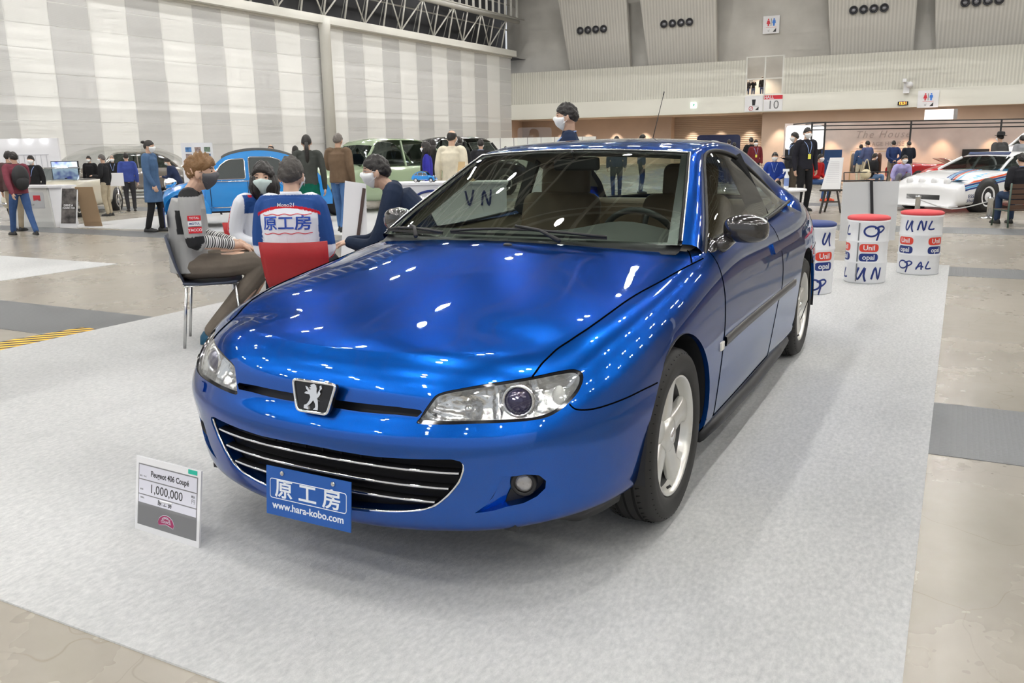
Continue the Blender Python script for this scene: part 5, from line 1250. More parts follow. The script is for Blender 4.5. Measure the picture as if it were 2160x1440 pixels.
visitor(-13.30, -7.45, 1.53, AW, 'person in a black sweater photographing beside the clear screen', top=(.025, .025, .028), pants=BLACK, arms=('phone', 'phone'), lanyard=True)
visitor(-28.04, -14.67, 1.42, AW, 'person far off by the white partitions', top=BLACK, pants=BLACK)
visitor(-18.56, -6.35, 1.60, AW, 'person whose dark head shows just above the coupe roof, nearest the standing navy jacket', top=NAVY, pants=BLACK)
visitor(-20.84, -6.45, 1.66, RT, 'person with dark hair above the coupe roof left of the aerial', top=NAVY, pants=BLACK)
visitor(-28.14, -5.71, 1.52, AW, 'taller dark-haired person in front of the navy display screen', top=BLACK, pants=BLACK)
visitor(-27.17, -5.30, 1.42, AW, 'shorter dark-haired person in front of the navy display screen', top=BLACK, pants=BLACK)
visitor(-29.60, -5.10, 1.34, AW, 'person in a beige top by the navy display screen', top=(.60, .50, .30), pants=BLACK)
visitor(-26.43, -4.57, 1.56, AW, 'person in black raising a phone behind the maroon sweater', top=BLACK, pants=BLACK, arms=('phone', 'phone'))
visitor(-25.44, -4.22, 1.48, TW, 'person in a maroon sweater with white mask and yellow name card', top=(.16, .025, .03), pants=BLACK, lanyard='card', detail=0)
sp = seated(lean=.10, knees=.45)
visitor(-17.21, -2.06, 1.12, TW-.3, 'person in a blue jacket and white mask seated behind the round table', J=sp, sit=1.30, top=(.03, .07, .36), pants=BLACK, lanyard=True)
visitor(-17.10, -1.62, 1.58, LT, 'person in black holding a camera behind the dark-suited one', top=(.03, .03, .035), pants=(.08, .065, .05), arms=('front', 'front'), lanyard=True)
visitor(-15.25, -1.10, 1.64, TW+.25, 'person in a dark suit, white shirt and mask with a yellow name card', top=(.022, .022, .03), pants=BLACK, lanyard='card', detail=1, hair='short')
visitor(-18.71, -1.39, 1.06, TW+.6, 'person in a red jacket seated behind the dark-suited one, orange shoes', J=sp, sit=1.30, top=(.45, .02, .02), pants=JEAN, shoes=(.75, .10, .04))
visitor(-26.96, -1.21, 1.28, AW, 'leftmost of two people in blue jackets and pale trousers by the clothes rail', top=(.05, .09, .19), pants=(.6, .55, .42))
visitor(-25.98, -.93, 1.39, AW+.3, 'person in a slate blue blazer right of the clothes rail', top=(.08, .10, .20), pants=(.35, .30, .22), arms=('front', 'front'))
visitor(-26.35, -.22, 1.38, AW, 'person in a navy blazer with hands clasped behind the back', top=(.03, .05, .14), pants=(.22, .19, .15), arms=('back', 'back'))
visitor(-26.00, .23, 1.36, AW, 'person in a black blazer and khaki trousers by the red cars', top=(.015, .02, .03), pants=KHAKI, arms=('front', 'front'))
visitor(-22.62, -.52, 1.02, AW-1.2, 'person in black with a beige shoulder bag seated on the black bench', J=sp, sit=1.30, top=BLACK, pants=(.15, .26, .45))
cp = seated(lean=.25, knees=.40, seat=.22, kz=.55, feet=(.30, .05)); visitor(-21.84, .23, .98, TW, 'person in a lilac shirt crouching with a camera', J=cp, sit=1.06, top=(.45, .42, .75), pants=(.2, .2, .22))
hh, hp = visitor(-20.85, 2.45, 1.50, AW+.3, 'person in a dark grey overcoat and black brimmed hat behind the white rally car', top=(.07, .07, .07), pants=BLACK, coat=.3, bulk=1.15)
mb = MB(); R = Matrix.Rotation(.05, 3, 'X'); mb.lathe([(.15, 0), (.152, .006), (.10, .012), (.098, .07), (.085, .105), (.03, .112), (.001, .11)], 24, (.0, 0, 1.655), R); ht = tag(mb.build('brimmed_hat', BLACK and mat('hat_black', (.015, .015, .016), .8)), 'black brimmed hat on the person in the grey overcoat', 'hat'); ht.location = hh.location; ht.rotation_euler = hh.rotation_euler; ht.scale = hh.scale
visitor(-22.27, 2.98, 1.45, AW, 'person in a light grey coat cut off by the right picture edge', top=(.30, .31, .33), pants=BLACK, coat=.3)
visitor(-12.95, 2.55, 1.10, AW, 'person in a black jacket seated on the wooden bench', J=seated(lean=.03, knees=.45, feet=(.46, .46)), sit=1.30, top=(.02, .02, .024), pants=(.03, .05, .10), detail=1, bulk=1.15, lanyard=True)
for t, z0, arms_, lb, cc in ((18.35, 5.86, ('phone', 'phone'), 'middle person with a phone in the balcony window', BLACK), (18.95, 6.0, ('down', 'down'), 'person in black at the right of the balcony window group', (.02, .02, .02)), (17.95, 5.86, ('down', 'down'), 'person at the left edge of the balcony window', (.03, .03, .035))):
    q = bw(t, 4.56, -1.2); r, _ = visitor(q.x, q.y, z0-4.60, math.atan2(BN.y, BN.x), lb, top=cc, pants=(.05, .07, .13), arms=arms_); r.location.z = 4.56
# ================================================================== THINGS ON AND AROUND THE CARPET
WHB = mat('white_board', (.78, .78, .80), .5); DGR = mat('print_grey', (.20, .20, .21), .6); INK = mat('print_black', (.02, .02, .022), .5)
RDIR = Vector((-.465, .885, 0)).normalized()      # runs to the right in the photo, level
def board(parent, name, M4, pts, z0, z1, m):
    mb = MB(); mb.prism(pts, z0, z1, lambda u, v, w: tuple(M4 @ Vector((u, v, w)))); return mb.build(name, m, parent)
def rect(x0, y0, x1, y1): return [(x0, y0), (x1, y0), (x1, y1), (x0, y1)]
# price board
pb = thing('price_board', 'white and grey price board with black lettering standing left of the coupe number board', 'sign', (.925, -.685, .0065))
PM2 = frame((0, 0, 0), (.04, 1, 0), (-.16, 0, 1)); W2, H2 = .168, .268
o = board(pb, 'panel', PM2, rect(-W2, 0, W2, H2), -.006, 0, WHB)
board(o, 'grey_field', PM2, rect(-W2+.014, .022, W2-.014, H2-.024), 0, .0006, DGR)
LV = mat('label_lavender', (.66, .66, .74), .5)
for (x0, y0, x1, y1) in ((-.150, .190, .150, .240), (-.150, .136, .150, .186), (-.150, .104, .150, .132)):
    board(o, 'label_field', PM2, rect(x0, y0, x1, y1), .0006, .0010, LV)
def pt_(x, y): return PM2 @ Matrix.Translation((x, y, .0012))
font('price_lettering', 'Peugeot 406 Coupé', .0285, INK, o, pt_(.012, .214), .0002, bold=True, sx=.86); font('price_lettering', '1,000,000', .044, INK, o, pt_(-.005, .160), .0002, sx=1.0)
font('price_lettering', '原 工 房', .021, INK, o, pt_(-.01, .118), .0002, bold=True); font('price_lettering', '税込', .010, INK, o, pt_(.134, .172), .0002); font('price_lettering', '円', .018, DGR, o, pt_(.134, .155), .0002)
font('price_lettering', '車名・年式', .007, DGR, o, pt_(-.128, .200), .0002); font('price_lettering', '価 格', .007, DGR, o, pt_(-.134, .152), .0002); font('price_lettering', '出展社', .007, DGR, o, pt_(-.130, .122), .0002)
board(o, 'green_tab', PM2, rect(.105, H2-.018, .150, H2-.003), .0002, .0012, mat('tab_green', (.02, .45, .33), .5))
CRM = mat('crest_crimson', (.36, .03, .12), .5); cr1 = [(-.043, .052), (-.038, .040), (0, .048), (.038, .040), (.043, .052), (.034, .068), (.018, .078), (0, .081), (-.018, .078), (-.034, .068)]
e = board(o, 'crest', PM2, cr1, .0006, .0016, CRM); mb = MB(); mb.tube([PM2 @ Vector((x, y, .0016)) for x, y in cr1], .0011, 4, closed=True); mb.build('crest_line', LV, e)
for i, ch in enumerate('AUTOMOBILE'):
    a = (i-4.5)*.135; M4 = PM2 @ Matrix.Translation((.052*math.sin(a)*.62, .071-(1-math.cos(a))*.035, .0018)) @ Matrix.Rotation(-a*.8, 4, 'Z'); font('crest_lettering', ch, .0105, LV, e, M4, .0001, bold=True)
font('crest_lettering', 'COUNCIL', .0125, LV, e, PM2 @ Matrix.Translation((0, .056, .0018)), .0001, bold=True, sx=.95)
mb = MB(); mb.beam((-.015, 0, .13), (-.085, 0, .003), .06, .004); mb.build('prop_stand', WHB, pb)

# oil drums with cushioned tops
DW = mat('drum_white', (.70, .71, .73), .28, 0, .3); DINK = mat('drum_navy', (.012, .03, .17), .4); DRED = mat('drum_red', (.62, .05, .03), .4)
def drum(label, x, y, z, r, h, lid, texts, rz=0.0, gap=None):
    root = thing('oil_drum', label, 'drum', (x, y, z), 0)
    mb = MB(); prof = [(r*.97, 0), (r, .008), (r*.985, .02)]
    for k in range(1, 4):
        zz = h*k/3
        if k < 3: prof += [(r*.985, zz-.018), (r*1.02, zz-.004), (r*1.02, zz+.004), (r*.985, zz+.018)]
    prof += [(r*.985, h-.03), (r*1.02, h-.018), (r*1.02, h-.004), (r*.95, h)]
    mb.lathe(prof, 48, caps=True); mb.build('body', DW, root)
    mb = MB(); mb.lathe([(r*.95, h-.004), (r*1.015, h+.004), (r*1.02, h+.022), (r*.9, h+.036), (r*.4, h+.046), (.001, h+.047)], 40, caps=False); mb.build('cushion', lid, root)
    # angle of the side seen by the camera
    a0 = math.atan2(CAMP[1]-y, CAMP[0]-x)
    def wrap(o, ang, zc_, rr):   # lettering laid round the drum
        for v in o.data.vertices: a = ang+v.co.x/rr; q = rr+v.co.z; v.co = Vector((q*math.cos(a), q*math.sin(a), zc_+v.co.y))
    def dens(o):
        bm = bmesh.new(); bm.from_mesh(o.data)
        for k in range(-12, 13): bmesh.ops.bisect_plane(bm, geom=list(bm.verts)+list(bm.edges)+list(bm.faces), dist=1e-6, plane_co=(k*.008, 0, 0), plane_no=(1, 0, 0))
        bm.to_mesh(o.data); bm.free()
    for (kind, ang, zc_, s) in texts:
        ang = a0+ang
        if kind == 'pill':
            for dz, m_, tx in ((.042, DRED, 'Unil'), (-.048, DINK, 'opal')):
                mb = MB(); mb.prism([(x_, y_) for x_, y_ in rnd(rect(-.088, -.038, .088, .038), .036, 5)], .0, .0012); o = mb.build('printed_pill', m_, root); dens(o); wrap(o, ang, zc_+dz, r*.985+.0005)
                t_ = font('pill_lettering', tx, .066, DW, o, Matrix.Translation((0, 0, .0020)), .0004, bold=True); dens(t_); wrap(t_, ang, zc_+dz, r*.985+.0005)
        elif kind == 'seam':
            mb = MB(); mb.prism(rect(-.006, -h/2+.02, .006, h/2-.02), 0, .001); o = mb.build('seam', mat('seam_grey', (.18, .19, .20), .5), root); dens(o); wrap(o, ang, h/2, r*1.0)
        else:
            strokes = {'U': [[(0, .10), (-.02, .03), (.0, .0), (.05, .10), (.045, .03), (.06, -.02)]], 'N': [[(0, -.0), (.03, .10), (.06, .0), (.08, .10)]],
                       'O': [[(.05+.052*math.cos(t)*1.15, .05+.045*math.sin(t)) for t in np.linspace(.4, 2*PI+.5, 18)]], 'P': [[(.0, .08), (.01, .04), (-.01, -.04)], [(-.03, .075), (.03, .095), (.06, .075), (.03, .045), (-.0, .035)]],
                       'A': [[(.0, .0), (.05, .09), (.06, -.0)], [(.0, .02), (.05, .045), (.08, .03)]], 'L': [[(.03, .10), (.0, .02), (.045, .012), (.06, .02)]], 'I': [[(.02, .10), (.025, .04), (.02, .0)]], 'W': [[(0, .1), (.01, .0), (.04, .09), (.06, .0), (.10, .1)]]}
            x0 = -.105*len(kind)/2
            for ch in kind:
                for st in strokes[ch]:
                    P = catm(st, 5); mb = MB(); mb.tube([(x0+p[0]*s, (p[1]-.05)*s, .0) for p in P], .0085*s, 6); o = mb.build('brush_lettering', DINK, root)
                    for v in o.data.vertices: v.co.z *= .25
                    wrap(o, ang, zc_, r*.985+.001)
                x0 += .108*s
    return root
CR, CB = mat('cushion_red', (.60, .06, .07), .6), mat('cushion_blue', (.03, .055, .20), .6)
drum('white oil drum with a blue cushion top half hidden behind the coupe', -5.23, .545, .0065, .195, .60, CB, [('U', .85, .50, 1.0), ('pill', .62, .30, 1), ('OP', .45, .09, 1.0)])
drum('white oil drum with a red cushion top and a dark vertical seam', -6.05, .935, .0065, .19, .60, CR, [('L', -1.0, .50, 1.0), ('OP', .45, .50, 1.05), ('pill', -1.35, .30, 1), ('pill', .12, .30, 1), ('UN', .25, .10, 1.1), ('L', -1.05, .09, 1), ('seam', -.42, 0, 1)])
drum('white oil drum with a red cushion top nearest the carpet corner', -6.83, 1.37, .0065, .20, .60, CR, [('UNL', .12, .50, .95), ('pill', -.75, .30, 1), ('pill', .85, .30, 1), ('OPAL', .05, .10, .85)])
drum('white oil drum with a blue cushion top seen through the windscreen', -4.15, -1.95, .0065, .20, .60, CB, [('pill', .2, .30, 1), ('UN', .1, .10, 1), ('UN', .3, .5, 1)])
# grey back of a notice panel with black post
np_ = thing('easel_board', 'pale grey panel on a black post seen from behind, beyond the red-topped drums', 'panel', (-8.93, .69, 0)); M4 = frame((0, 0, 0), (-.33, .632, 0), (0, 0, 1))
board(np_, 'panel', M4, rect(-.355, .10, .355, .845), -.012, .0, mat('panel_grey', (.60, .61, .63), .6)); mb = MB(); mb.beam(M4 @ Vector((-.01, .86, .02)), M4 @ Vector((.06, .10, .03)), .035, .02); mb.beam(M4 @ Vector((.06, .12, .03)), M4 @ Vector((.16, .004, .16)), .03, .02); mb.beam(M4 @ Vector((.06, .12, .03)), M4 @ Vector((-.05, .004, .2)), .03, .02); mb.beam(M4 @ Vector((.05, .2, -.02)), M4 @ Vector((.05, .004, -.25)), .03, .02); mb.build('post', BLK, np_)
# easel with a white notice
ez = thing('easel', 'black wooden easel holding a white notice beyond the grey panel', 'easel', (-14.75, -.50, 0)); M4 = frame((0, 0, 0), (-.30, .60, 0), (-.10, -.05, 1))
mb = MB()
for a, b_ in (((-.20, 0, -.0), (-.10, .44, 0)), ((.20, 0, 0), (.12, .44, 0))): mb.beam(M4 @ Vector(a), M4 @ Vector(b_), .03)
mb.beam(M4 @ Vector((-.22, .44, .02)), M4 @ Vector((.22, .44, .02)), .035); mb.beam(M4 @ Vector((-.16, .22, 0)), M4 @ Vector((.16, .22, 0)), .025); mb.beam(M4 @ Vector((0, .44, -.02)), M4 @ Vector((0, 0, -.35)), .03); mb.build('frame', mat('easel_black', (.04, .035, .03), .5), ez)
nt_ = board(ez, 'notice', M4, [(-.20, .46), (.17, .46), (.22, 1.06), (-.04, 1.06)], .02, .03, mat('paper_white', (.85, .85, .87), .6))
mb = MB()
for i in range(12): v_ = .98-.035*i; mb.prism(rect(-.03-.012*i*.6, v_, .14, v_+.006), .030, .0305, lambda u, v, w: tuple(M4 @ Vector((u, v, w))))
lt = mb.build('printed_lines', mat('faint_ink', (.55, .55, .60), .6), nt_); lt['kind'] = 'stuff'
# round white table with bottles
tb = thing('round_table', 'round white table with bottles on top right of the coupe roof', 'table', (-9.90, -.62, 0)); mb = MB(); mb.lathe([(.37, .665), (.385, .675), (.385, .695), (.375, .70)], 48); mb.build('tabletop', WHB, tb)
mb = MB(); mb.box((0, 0, .33), (.46, .46, .66), .5); mb.build('pedestal', mat('pedestal_white', (.66, .67, .68), .5), tb)
def bottle(label, x, y, z, h, spray=True):
    r = thing('spray_bottle' if spray else 'sanitizer_bottle', label, 'bottle', (x, y, z)); mb = MB(); mb.lathe([(.032, 0), (.034, .01), (.034, h*.58), (.015, h*.72), (.014, h*.80)], 20); mb.build('body', mat('bottle_white', (.82, .84, .86), .3), r)
    mb = MB(); mb.lathe([(.0345, h*.15), (.0345, h*.52)], 20, caps=False); mb.build('label', mat('bottle_label', (.20, .28, .55), .5), r)
    mb = MB(); mb.box((.0, -.012, h*.88), (.022, .085, .035)); mb.beam((0, -.03, h*.86), (0, -.055, h*.72), .010); mb.box((0, 0, h*.81), (.024, .024, .03)); mb.build('trigger', mat('bottle_white', (.82, .84, .86), .3), r); return r
bottle('white spray bottle standing on the round white table', -9.80, -.50, .70, .30); bottle('small white bottle left of the spray bottle on the round table', -9.95, -.80, .70, .22)
# acrylic post screen left of the table
# leaning white board between the seated people
lb = thing('leaning_board', 'white board with a dark edge leaning behind the navy windbreaker', 'board', (-3.52, -3.32, .0065)); M4 = frame((0, 0, 0), tuple(RDIR), (0, 0, 1))
board(lb, 'panel', M4, [(-.14, .0), (.14, .0), (.17, 1.02), (-.02, 1.05)], -.01, 0, WHB); mb = MB(); mb.beam(M4 @ Vector((.03, .3, .012)), M4 @ Vector((.155, .98, .012)), .03, .012); mb.beam(M4 @ Vector((.0, .9, -.02)), M4 @ Vector((.0, .0, -.35)), .03, .02); mb.build('edge_strip', mat('edge_brown', (.06, .035, .03), .5), lb)
# white counter with brush lettering, toy car and wooden stand
ct = thing('display_counter', 'white counter with a navy brush-painted letter behind the coupe windscreen', 'counter', (-4.30, -2.78, .0065)); M4 = frame((0, 0, 0), tuple(RDIR), (0, 0, 1))
board(ct, 'front_panel', M4, rect(-.55, 0, .62, .985), -.02, 0, WHB); board(ct, 'counter_top', M4, rect(-.57, .985, .64, 1.005), -.45, .02, WHB); board(ct, 'side_panel', M4, rect(.60, 0, .62, .985), -.44, -.02, WHB); board(ct, 'side_panel', M4, rect(-.55, 0, -.53, .985), -.44, -.02, WHB)
P = catm([(-.12+.14*math.cos(t)*1.1, .86+.065*math.sin(t)+.01*math.cos(t)) for t in np.linspace(.9, 2*PI+1.1, 16)], 4); mb = MB(); mb.tube([tuple(M4 @ Vector((p[0], p[1], .003))) for p in P], .013, 6); mb.build('brush_lettering', DINK, ct)
for st in ([(.22, .92), (.26, .78), (.30, .93)], [(.38, .78), (.40, .92), (.45, .78), (.47, .93)]):
    P = catm(st, 5); mb = MB(); mb.tube([tuple(M4 @ Vector((p[0], p[1], .003))) for p in P], .011, 6); mb.build('brush_lettering', DINK, ct)
ws = thing('wooden_stand', 'small pale wooden stand on the white counter beside the toy car', 'stand', tuple(Vector((-4.30, -2.78, .007))+M4 @ Vector((.18, 1.006, -.20)))); M5 = frame((0, 0, 0), tuple(RDIR), (0, 0, 1)); WOOD = mat('pale_wood', (.58, .42, .22), .5)
board(ws, 'back_plate', M5, [(-.06, .0), (.02, .0), (.035, .19), (-.03, .19)], -.012, 0, WOOD); board(ws, 'brace', M5, [(-.02, .10), (.03, .11), (.14, .0), (.08, .0)], -.05, -.03, WOOD)
# hazard tape on the floor
hz = mat('hazard_tape', (.8, .6, .05), .5); nt = hz.node_tree; b_ = nt.nodes['Principled BSDF']; tc = nt.nodes.new('ShaderNodeTexCoord'); w_ = nt.nodes.new('ShaderNodeTexWave'); w_.wave_type = 'BANDS'; w_.bands_direction = 'DIAGONAL'; w_.inputs['Scale'].default_value = 5.5
rr_ = nt.nodes.new('ShaderNodeValToRGB'); rr_.color_ramp.interpolation = 'CONSTANT'; rr_.color_ramp.elements[0].color = (.02, .02, .02, 1); rr_.color_ramp.elements[1].position = .5; rr_.color_ramp.elements[1].color = (.85, .48, .02, 1)
nt.links.new(tc.outputs['Object'], w_.inputs['Vector']); nt.links.new(w_.outputs['Fac'], rr_.inputs['Fac']); nt.links.new(rr_.outputs['Color'], b_.inputs['Base Color'])
mb = MB(); mb.add([(-.35, -4.20, .003), (-1.42, -4.07, .003), (-1.42, -4.35, .003), (-.35, -4.52, .003)], [(0, 1, 2, 3)]); tag(mb.build('hazard_tape', hz, recalc=False), 'yellow and black striped hazard tape mat on the floor at the left carpet edge', 'tape')
# second carpets
mb = MB(); mb.box((-3.45, -10.4, .003), (1.5, 5.8, .006)); tag(mb.build('carpet', CPT), 'small white felt carpet on the floor at far left', 'carpet')
mb = MB(); mb.prism([(-7.55, -13.6), (-8.3, -4.2), (-13.5, -4.4), (-13.0, -14.2)], 0, .006); tag(mb.build('carpet', mat('white_felt', (.80, .80, .80), .9)), 'white felt carpet under the light blue and green cars', 'carpet')

# ================================================================== SIGNS AND FITTINGS OF THE HALL
aB = math.atan2(BD.y, BD.x)
def wsign(name, label, t, z, w, h, out, cat='sign', m=WHB):
    M4 = frame(bw(t, z, out), tuple(BD), (0, 0, 1)); r = thing(name, label, cat, tuple(bw(t, z, out))); M4.translation = Vector((0, 0, 0)); board(r, 'panel', M4, rect(-w/2, -h/2, w/2, h/2), -.03, 0, m); return r, M4
SRED, SBLU = mat('sign_red', (.62, .03, .05), .5), mat('sign_blue', (.04, .20, .70), .5)
def pict(r, M4, x, y, s, m, woman=False):
    mb = MB(); f = lambda u, v, w: tuple(M4 @ Vector((x+u*s, y+v*s, .01+w)))
    mb.prism([(.09*math.cos(a), .36+.09*math.sin(a)) for a in np.linspace(0, 2*PI, 12, endpoint=False)], 0, .01, f)
    mb.prism([(-.16, .24), (.16, .24), (.20, -.08), (.10, -.10), (.09, -.40), (-.09, -.40), (-.10, -.10), (-.20, -.08)] if not woman else [(-.12, .24), (.12, .24), (.22, -.16), (.08, -.16), (.07, -.40), (-.07, -.40), (-.08, -.16), (-.22, -.16)], 0, .01, f)
    mb.build('pictogram', m, r)
def wc(label, t, z, w, h, out):
    r, M4 = wsign('toilet_sign', label, t, z, w, h, out); k = h; pict(r, M4, -.16*k, .12*k, .5*k, SRED, True); pict(r, M4, .16*k, .12*k, .5*k, SBLU); board(r, 'divider', M4, rect(-.012*k, -.08*k, .012*k, .34*k), 0, .012, INK); board(r, 'arrow', M4, [(.10*k, -.42*k), (.30*k, -.42*k), (.30*k, -.20*k)], 0, .012, INK)
    board(r, 'frame_line', M4, rect(-.30*k, -.16*k, .32*k, -.145*k), 0, .010, SRED); font('sign_lettering', '↙', .2*k, DGR, r, M4 @ Matrix.Translation((-.12*k, -.32*k, .012)), .001)
wc('white toilet sign with red and blue figures high on the concrete wall', 19.18, 9.52, 1.12, 1.18, -2.3); wc('white toilet sign with red and blue figures on the lower fascia at right', 29.55, 4.0, 1.22, 1.05, .12)
r, M4 = wsign('hall_sign', 'white sign with a red band reading HALL 10 below the balcony window', 19.95, 4.10, 1.25, 1.05, .10); board(r, 'red_band', M4, rect(-.62, .26, .62, .52), 0, .01, SRED); font('hall_lettering', 'HALL', .27, WHB, r, M4 @ Matrix.Translation((-.28, .385, .013)), .002, bold=True); font('hall_lettering', '10', .80, DGR, r, M4 @ Matrix.Translation((.02, -.14, .012)), .002)
r, M4 = wsign('drink_sign', 'white sign with a black cup and crossed circle left of the HALL 10 sign', 18.66, 4.10, 1.22, 1.05, .10); board(r, 'cup', M4, [(-.13, .28), (.13, .28), (.09, -.12), (-.09, -.12)], 0, .01, INK); board(r, 'frame_line', M4, rect(-.30, -.17, .32, -.15), 0, .01, DGR); board(r, 'arrow', M4, [(.12, -.42), (.34, -.42), (.34, -.20)], 0, .01, INK)
mb = MB(); mb.tube([tuple(M4 @ Vector((-.18+.13*math.cos(a), -.32+.13*math.sin(a), .01))) for a in np.linspace(0, 2*PI, 20, endpoint=False)], .016, 5, closed=True); mb.tube([tuple(M4 @ Vector((-.27, -.41, .01))), tuple(M4 @ Vector((-.09, -.23, .01)))], .014, 5); mb.build('no_smoking_ring', SRED, r)
r, M4 = wsign('exit_light', 'small glowing white square exit light on the fascia', 14.45, 4.14, .40, .40, .12, 'sign', emit('exit_glow', (.75, 1, .85), 1.6)); board(r, 'running_figure', M4, [(-.08, -.10), (.0, .02), (-.02, .10), (.06, .12), (.10, .02), (.05, -.02), (.08, -.12), (.02, -.04)], 0, .01, mat('exit_green', (.05, .5, .25), .5))
r, M4 = wsign('pink_light_panel', 'glowing pale pink panel hanging under the fascia above the garage house wall', 30.25, 3.02, 1.65, .62, .35, 'sign', emit('pink_glow', (1.0, .82, .76), 1.3)); board(r, 'end_cap', M4, rect(.83, -.31, 1.05, .31), -.1, 0, mat('cap_grey', (.35, .33, .32), .6))
# security camera and clock
cmr = thing('security_camera', 'white dome and box security cameras on the parapet above the orange clock', 'camera', tuple(bw(28.25, 4.75, .1))); mb = MB(); mb.box((.15, 0, .0), (.3, .35, .7)); mb.build('bracket', WHB, cmr)
mb = MB(); mb.box((.5, -.12, .42), (.5, .22, .2)); mb.ell((.42, .18, .15), (.2, .2, .2)); mb.build('camera_head', WHB, cmr)
r, M4 = wsign('digital_clock', 'small black digital clock with orange digits under the cameras', 28.1, 3.78, .62, .24, .14, 'clock', INK); font('clock_digits', '12:51', .22, emit('digit_glow', (1, .25, .03), 3.5), r, M4 @ Matrix.Translation((0, 0, .01)), .001, bold=True)
# soffit downlights
DG = emit('downlight_glow', (1, .88, .72), 60.0)
for i, t in enumerate((2.66, 7.48, 9.88, 12.2, 14.65, 17.05, 19.45, 21.85, 24.2, 26.6, 29.0, 31.35, 33.7)):
    q = bw(t, 3.555, -.5); mb = MB(); mb.lathe([(.12, -.012), (.13, 0)], 14, caps=False); r = thing('downlight', 'small round warm downlight in the soffit under the balcony', 'lamp', tuple(q), 0, 'downlights in the soffit'); mb.build('rim', WHB, r); mb = MB(); mb.lathe([(.001, -.008), (.115, -.008)], 14, caps=False); mb.build('diffuser', DG, r, recalc=False)
def spot(loc, power, ang=70, tilt=(0, 0, 0), col=(1, .80, .62)):
    d = bpy.data.lights.new('wall_washer', 'SPOT'); d.energy = power; d.color = col; d.spot_size = math.radians(ang); d.spot_blend = .6; d.shadow_soft_size = .05; o_ = bpy.data.objects.new('wall_washer', d); COL.objects.link(o_); o_.location = loc; o_.rotation_euler = tilt
spot(tuple(bw(18.7, 6.9, -1.3)), 260, 110)
for t in (2.2, 4.6, 7.0, 9.4): spot(tuple(bw(t, 3.45, -4.3)), 420)
for t in (13.0, 15.2, 17.4): spot(tuple(bw(t, 3.45, -5.3)), 380)
for t in (20.2, 22.4, 24.6, 27, 31, 34, 37): spot(tuple(bw(t, 3.45, -1.5)), 320)
# navy display screen and white screen
r = thing('display_screen', 'navy display wall with rounded corners and white oval lettering behind the coupe roof', 'screen', (-29.05, -6.30, 0)); M4 = frame((0, 0, 0), tuple(Vector((-.732, 1.406, 0))), (0, 0, 1)); board(r, 'panel', M4, rnd(rect(-.80, .0, .78, 1.70), .14), -.1, 0, mat('screen_navy', (.015, .02, .06), .3))
mb = MB(); mb.tube([tuple(M4 @ Vector((-.02+.28*math.cos(a), 1.36+.09*math.sin(a)-.1*math.cos(a), .01))) for a in np.linspace(0, 2*PI, 24, endpoint=False)], .014, 5, closed=True); mb.build('oval_line', WHB, r); font('screen_lettering', 'MARU', .16, WHB, r, M4 @ Matrix.Translation((-.02, 1.36, .01)) @ Matrix.Rotation(-.34, 4, 'Z'), .002, bold=True) if False else None
r = thing('light_box', 'glowing white light box with rounded corners behind the dark-suited person', 'screen', (-27.6, -3.05, 0)); M4 = frame((0, 0, 0), tuple(RDIR), (0, 0, 1)); board(r, 'panel', M4, rnd(rect(-.62, 1.15, .62, 1.93), .12), -.1, 0, emit('white_glow', (1, 1, 1), 1.3)); board(r, 'lower_panel', M4, rect(-.62, 0, .62, 1.15), -.1, 0, BLK)
# garage house stand: frame, backdrop and lettering
GX = [Vector((-26.6, -2.70, 0)), Vector((-29.6, 3.5, 0)), Vector((-31.5, 8.0, 0))]; gd = (GX[1]-GX[0]).normalized(); gn = Vector((gd.y, -gd.x, 0)) if gd.y > 0 else Vector((-gd.y, gd.x, 0)); bk = -gn*2.0
CLD = mat('cloudy_plaster', (.56, .47, .42), .75, noise=(.9, .16)); r = thing('stand_backdrop', 'mottled grey-beige backdrop wall with faint script lettering behind the red cars', 'wall panel', tuple(GX[0]+bk)); M4 = frame((0, 0, 0), tuple(gd), (0, 0, 1)); board(r, 'panel', M4, rect(-.3, -.15, 11.5, 2.02), -.05, 0, CLD)
font('backdrop_lettering', 'The House', .34, mat('faint_lettering', (.36, .30, .27), .6), r, M4 @ Matrix.Translation((3.05, 1.60, .01)), .002, shear=.3, spacing=1.25); font('backdrop_lettering', 'GARAGE HOUSE', .20, mat('faint_lettering', (.36, .30, .27), .6), r, M4 @ Matrix.Translation((3.05, 1.28, .01)), .002, spacing=1.05); board(r, 'underline', M4, rect(2.2, 1.13, 3.9, 1.145), 0, .01, mat('faint_lettering', (.36, .30, .27), .6))
r = thing('stand_frame', 'black steel frame of the garage house stand spanning the right background', 'frame', tuple(GX[0])); mb = MB()
for u in (0, .42, 3.15, 6.0, 9.2): mb.beam(tuple(gd*u+Vector((0, 0, -.1))), tuple(gd*u+Vector((0, 0, 2.0))), .055)
for z in (1.99, 1.88, 1.76): mb.beam(tuple(Vector((0, 0, z))), tuple(gd*12+Vector((0, 0, z-.0))), .035)
for u in (.0, .42): mb.beam(tuple(gd*u+Vector((0, 0, 1.99))), tuple(gd*u+bk+Vector((0, 0, 1.99))), .04)
mb.build('beams', mat('steel_black', (.03, .03, .03), .4), r)
for u in (1.3, 2.45, 3.9, 5.1, 6.8, 8.2, 9.7): 
    q = GX[0]+gd*u+bk*.80+Vector((0, 0, 1.92)); spot(tuple(q), 60, 80, (0, 0, 0), (1, .62, .36))
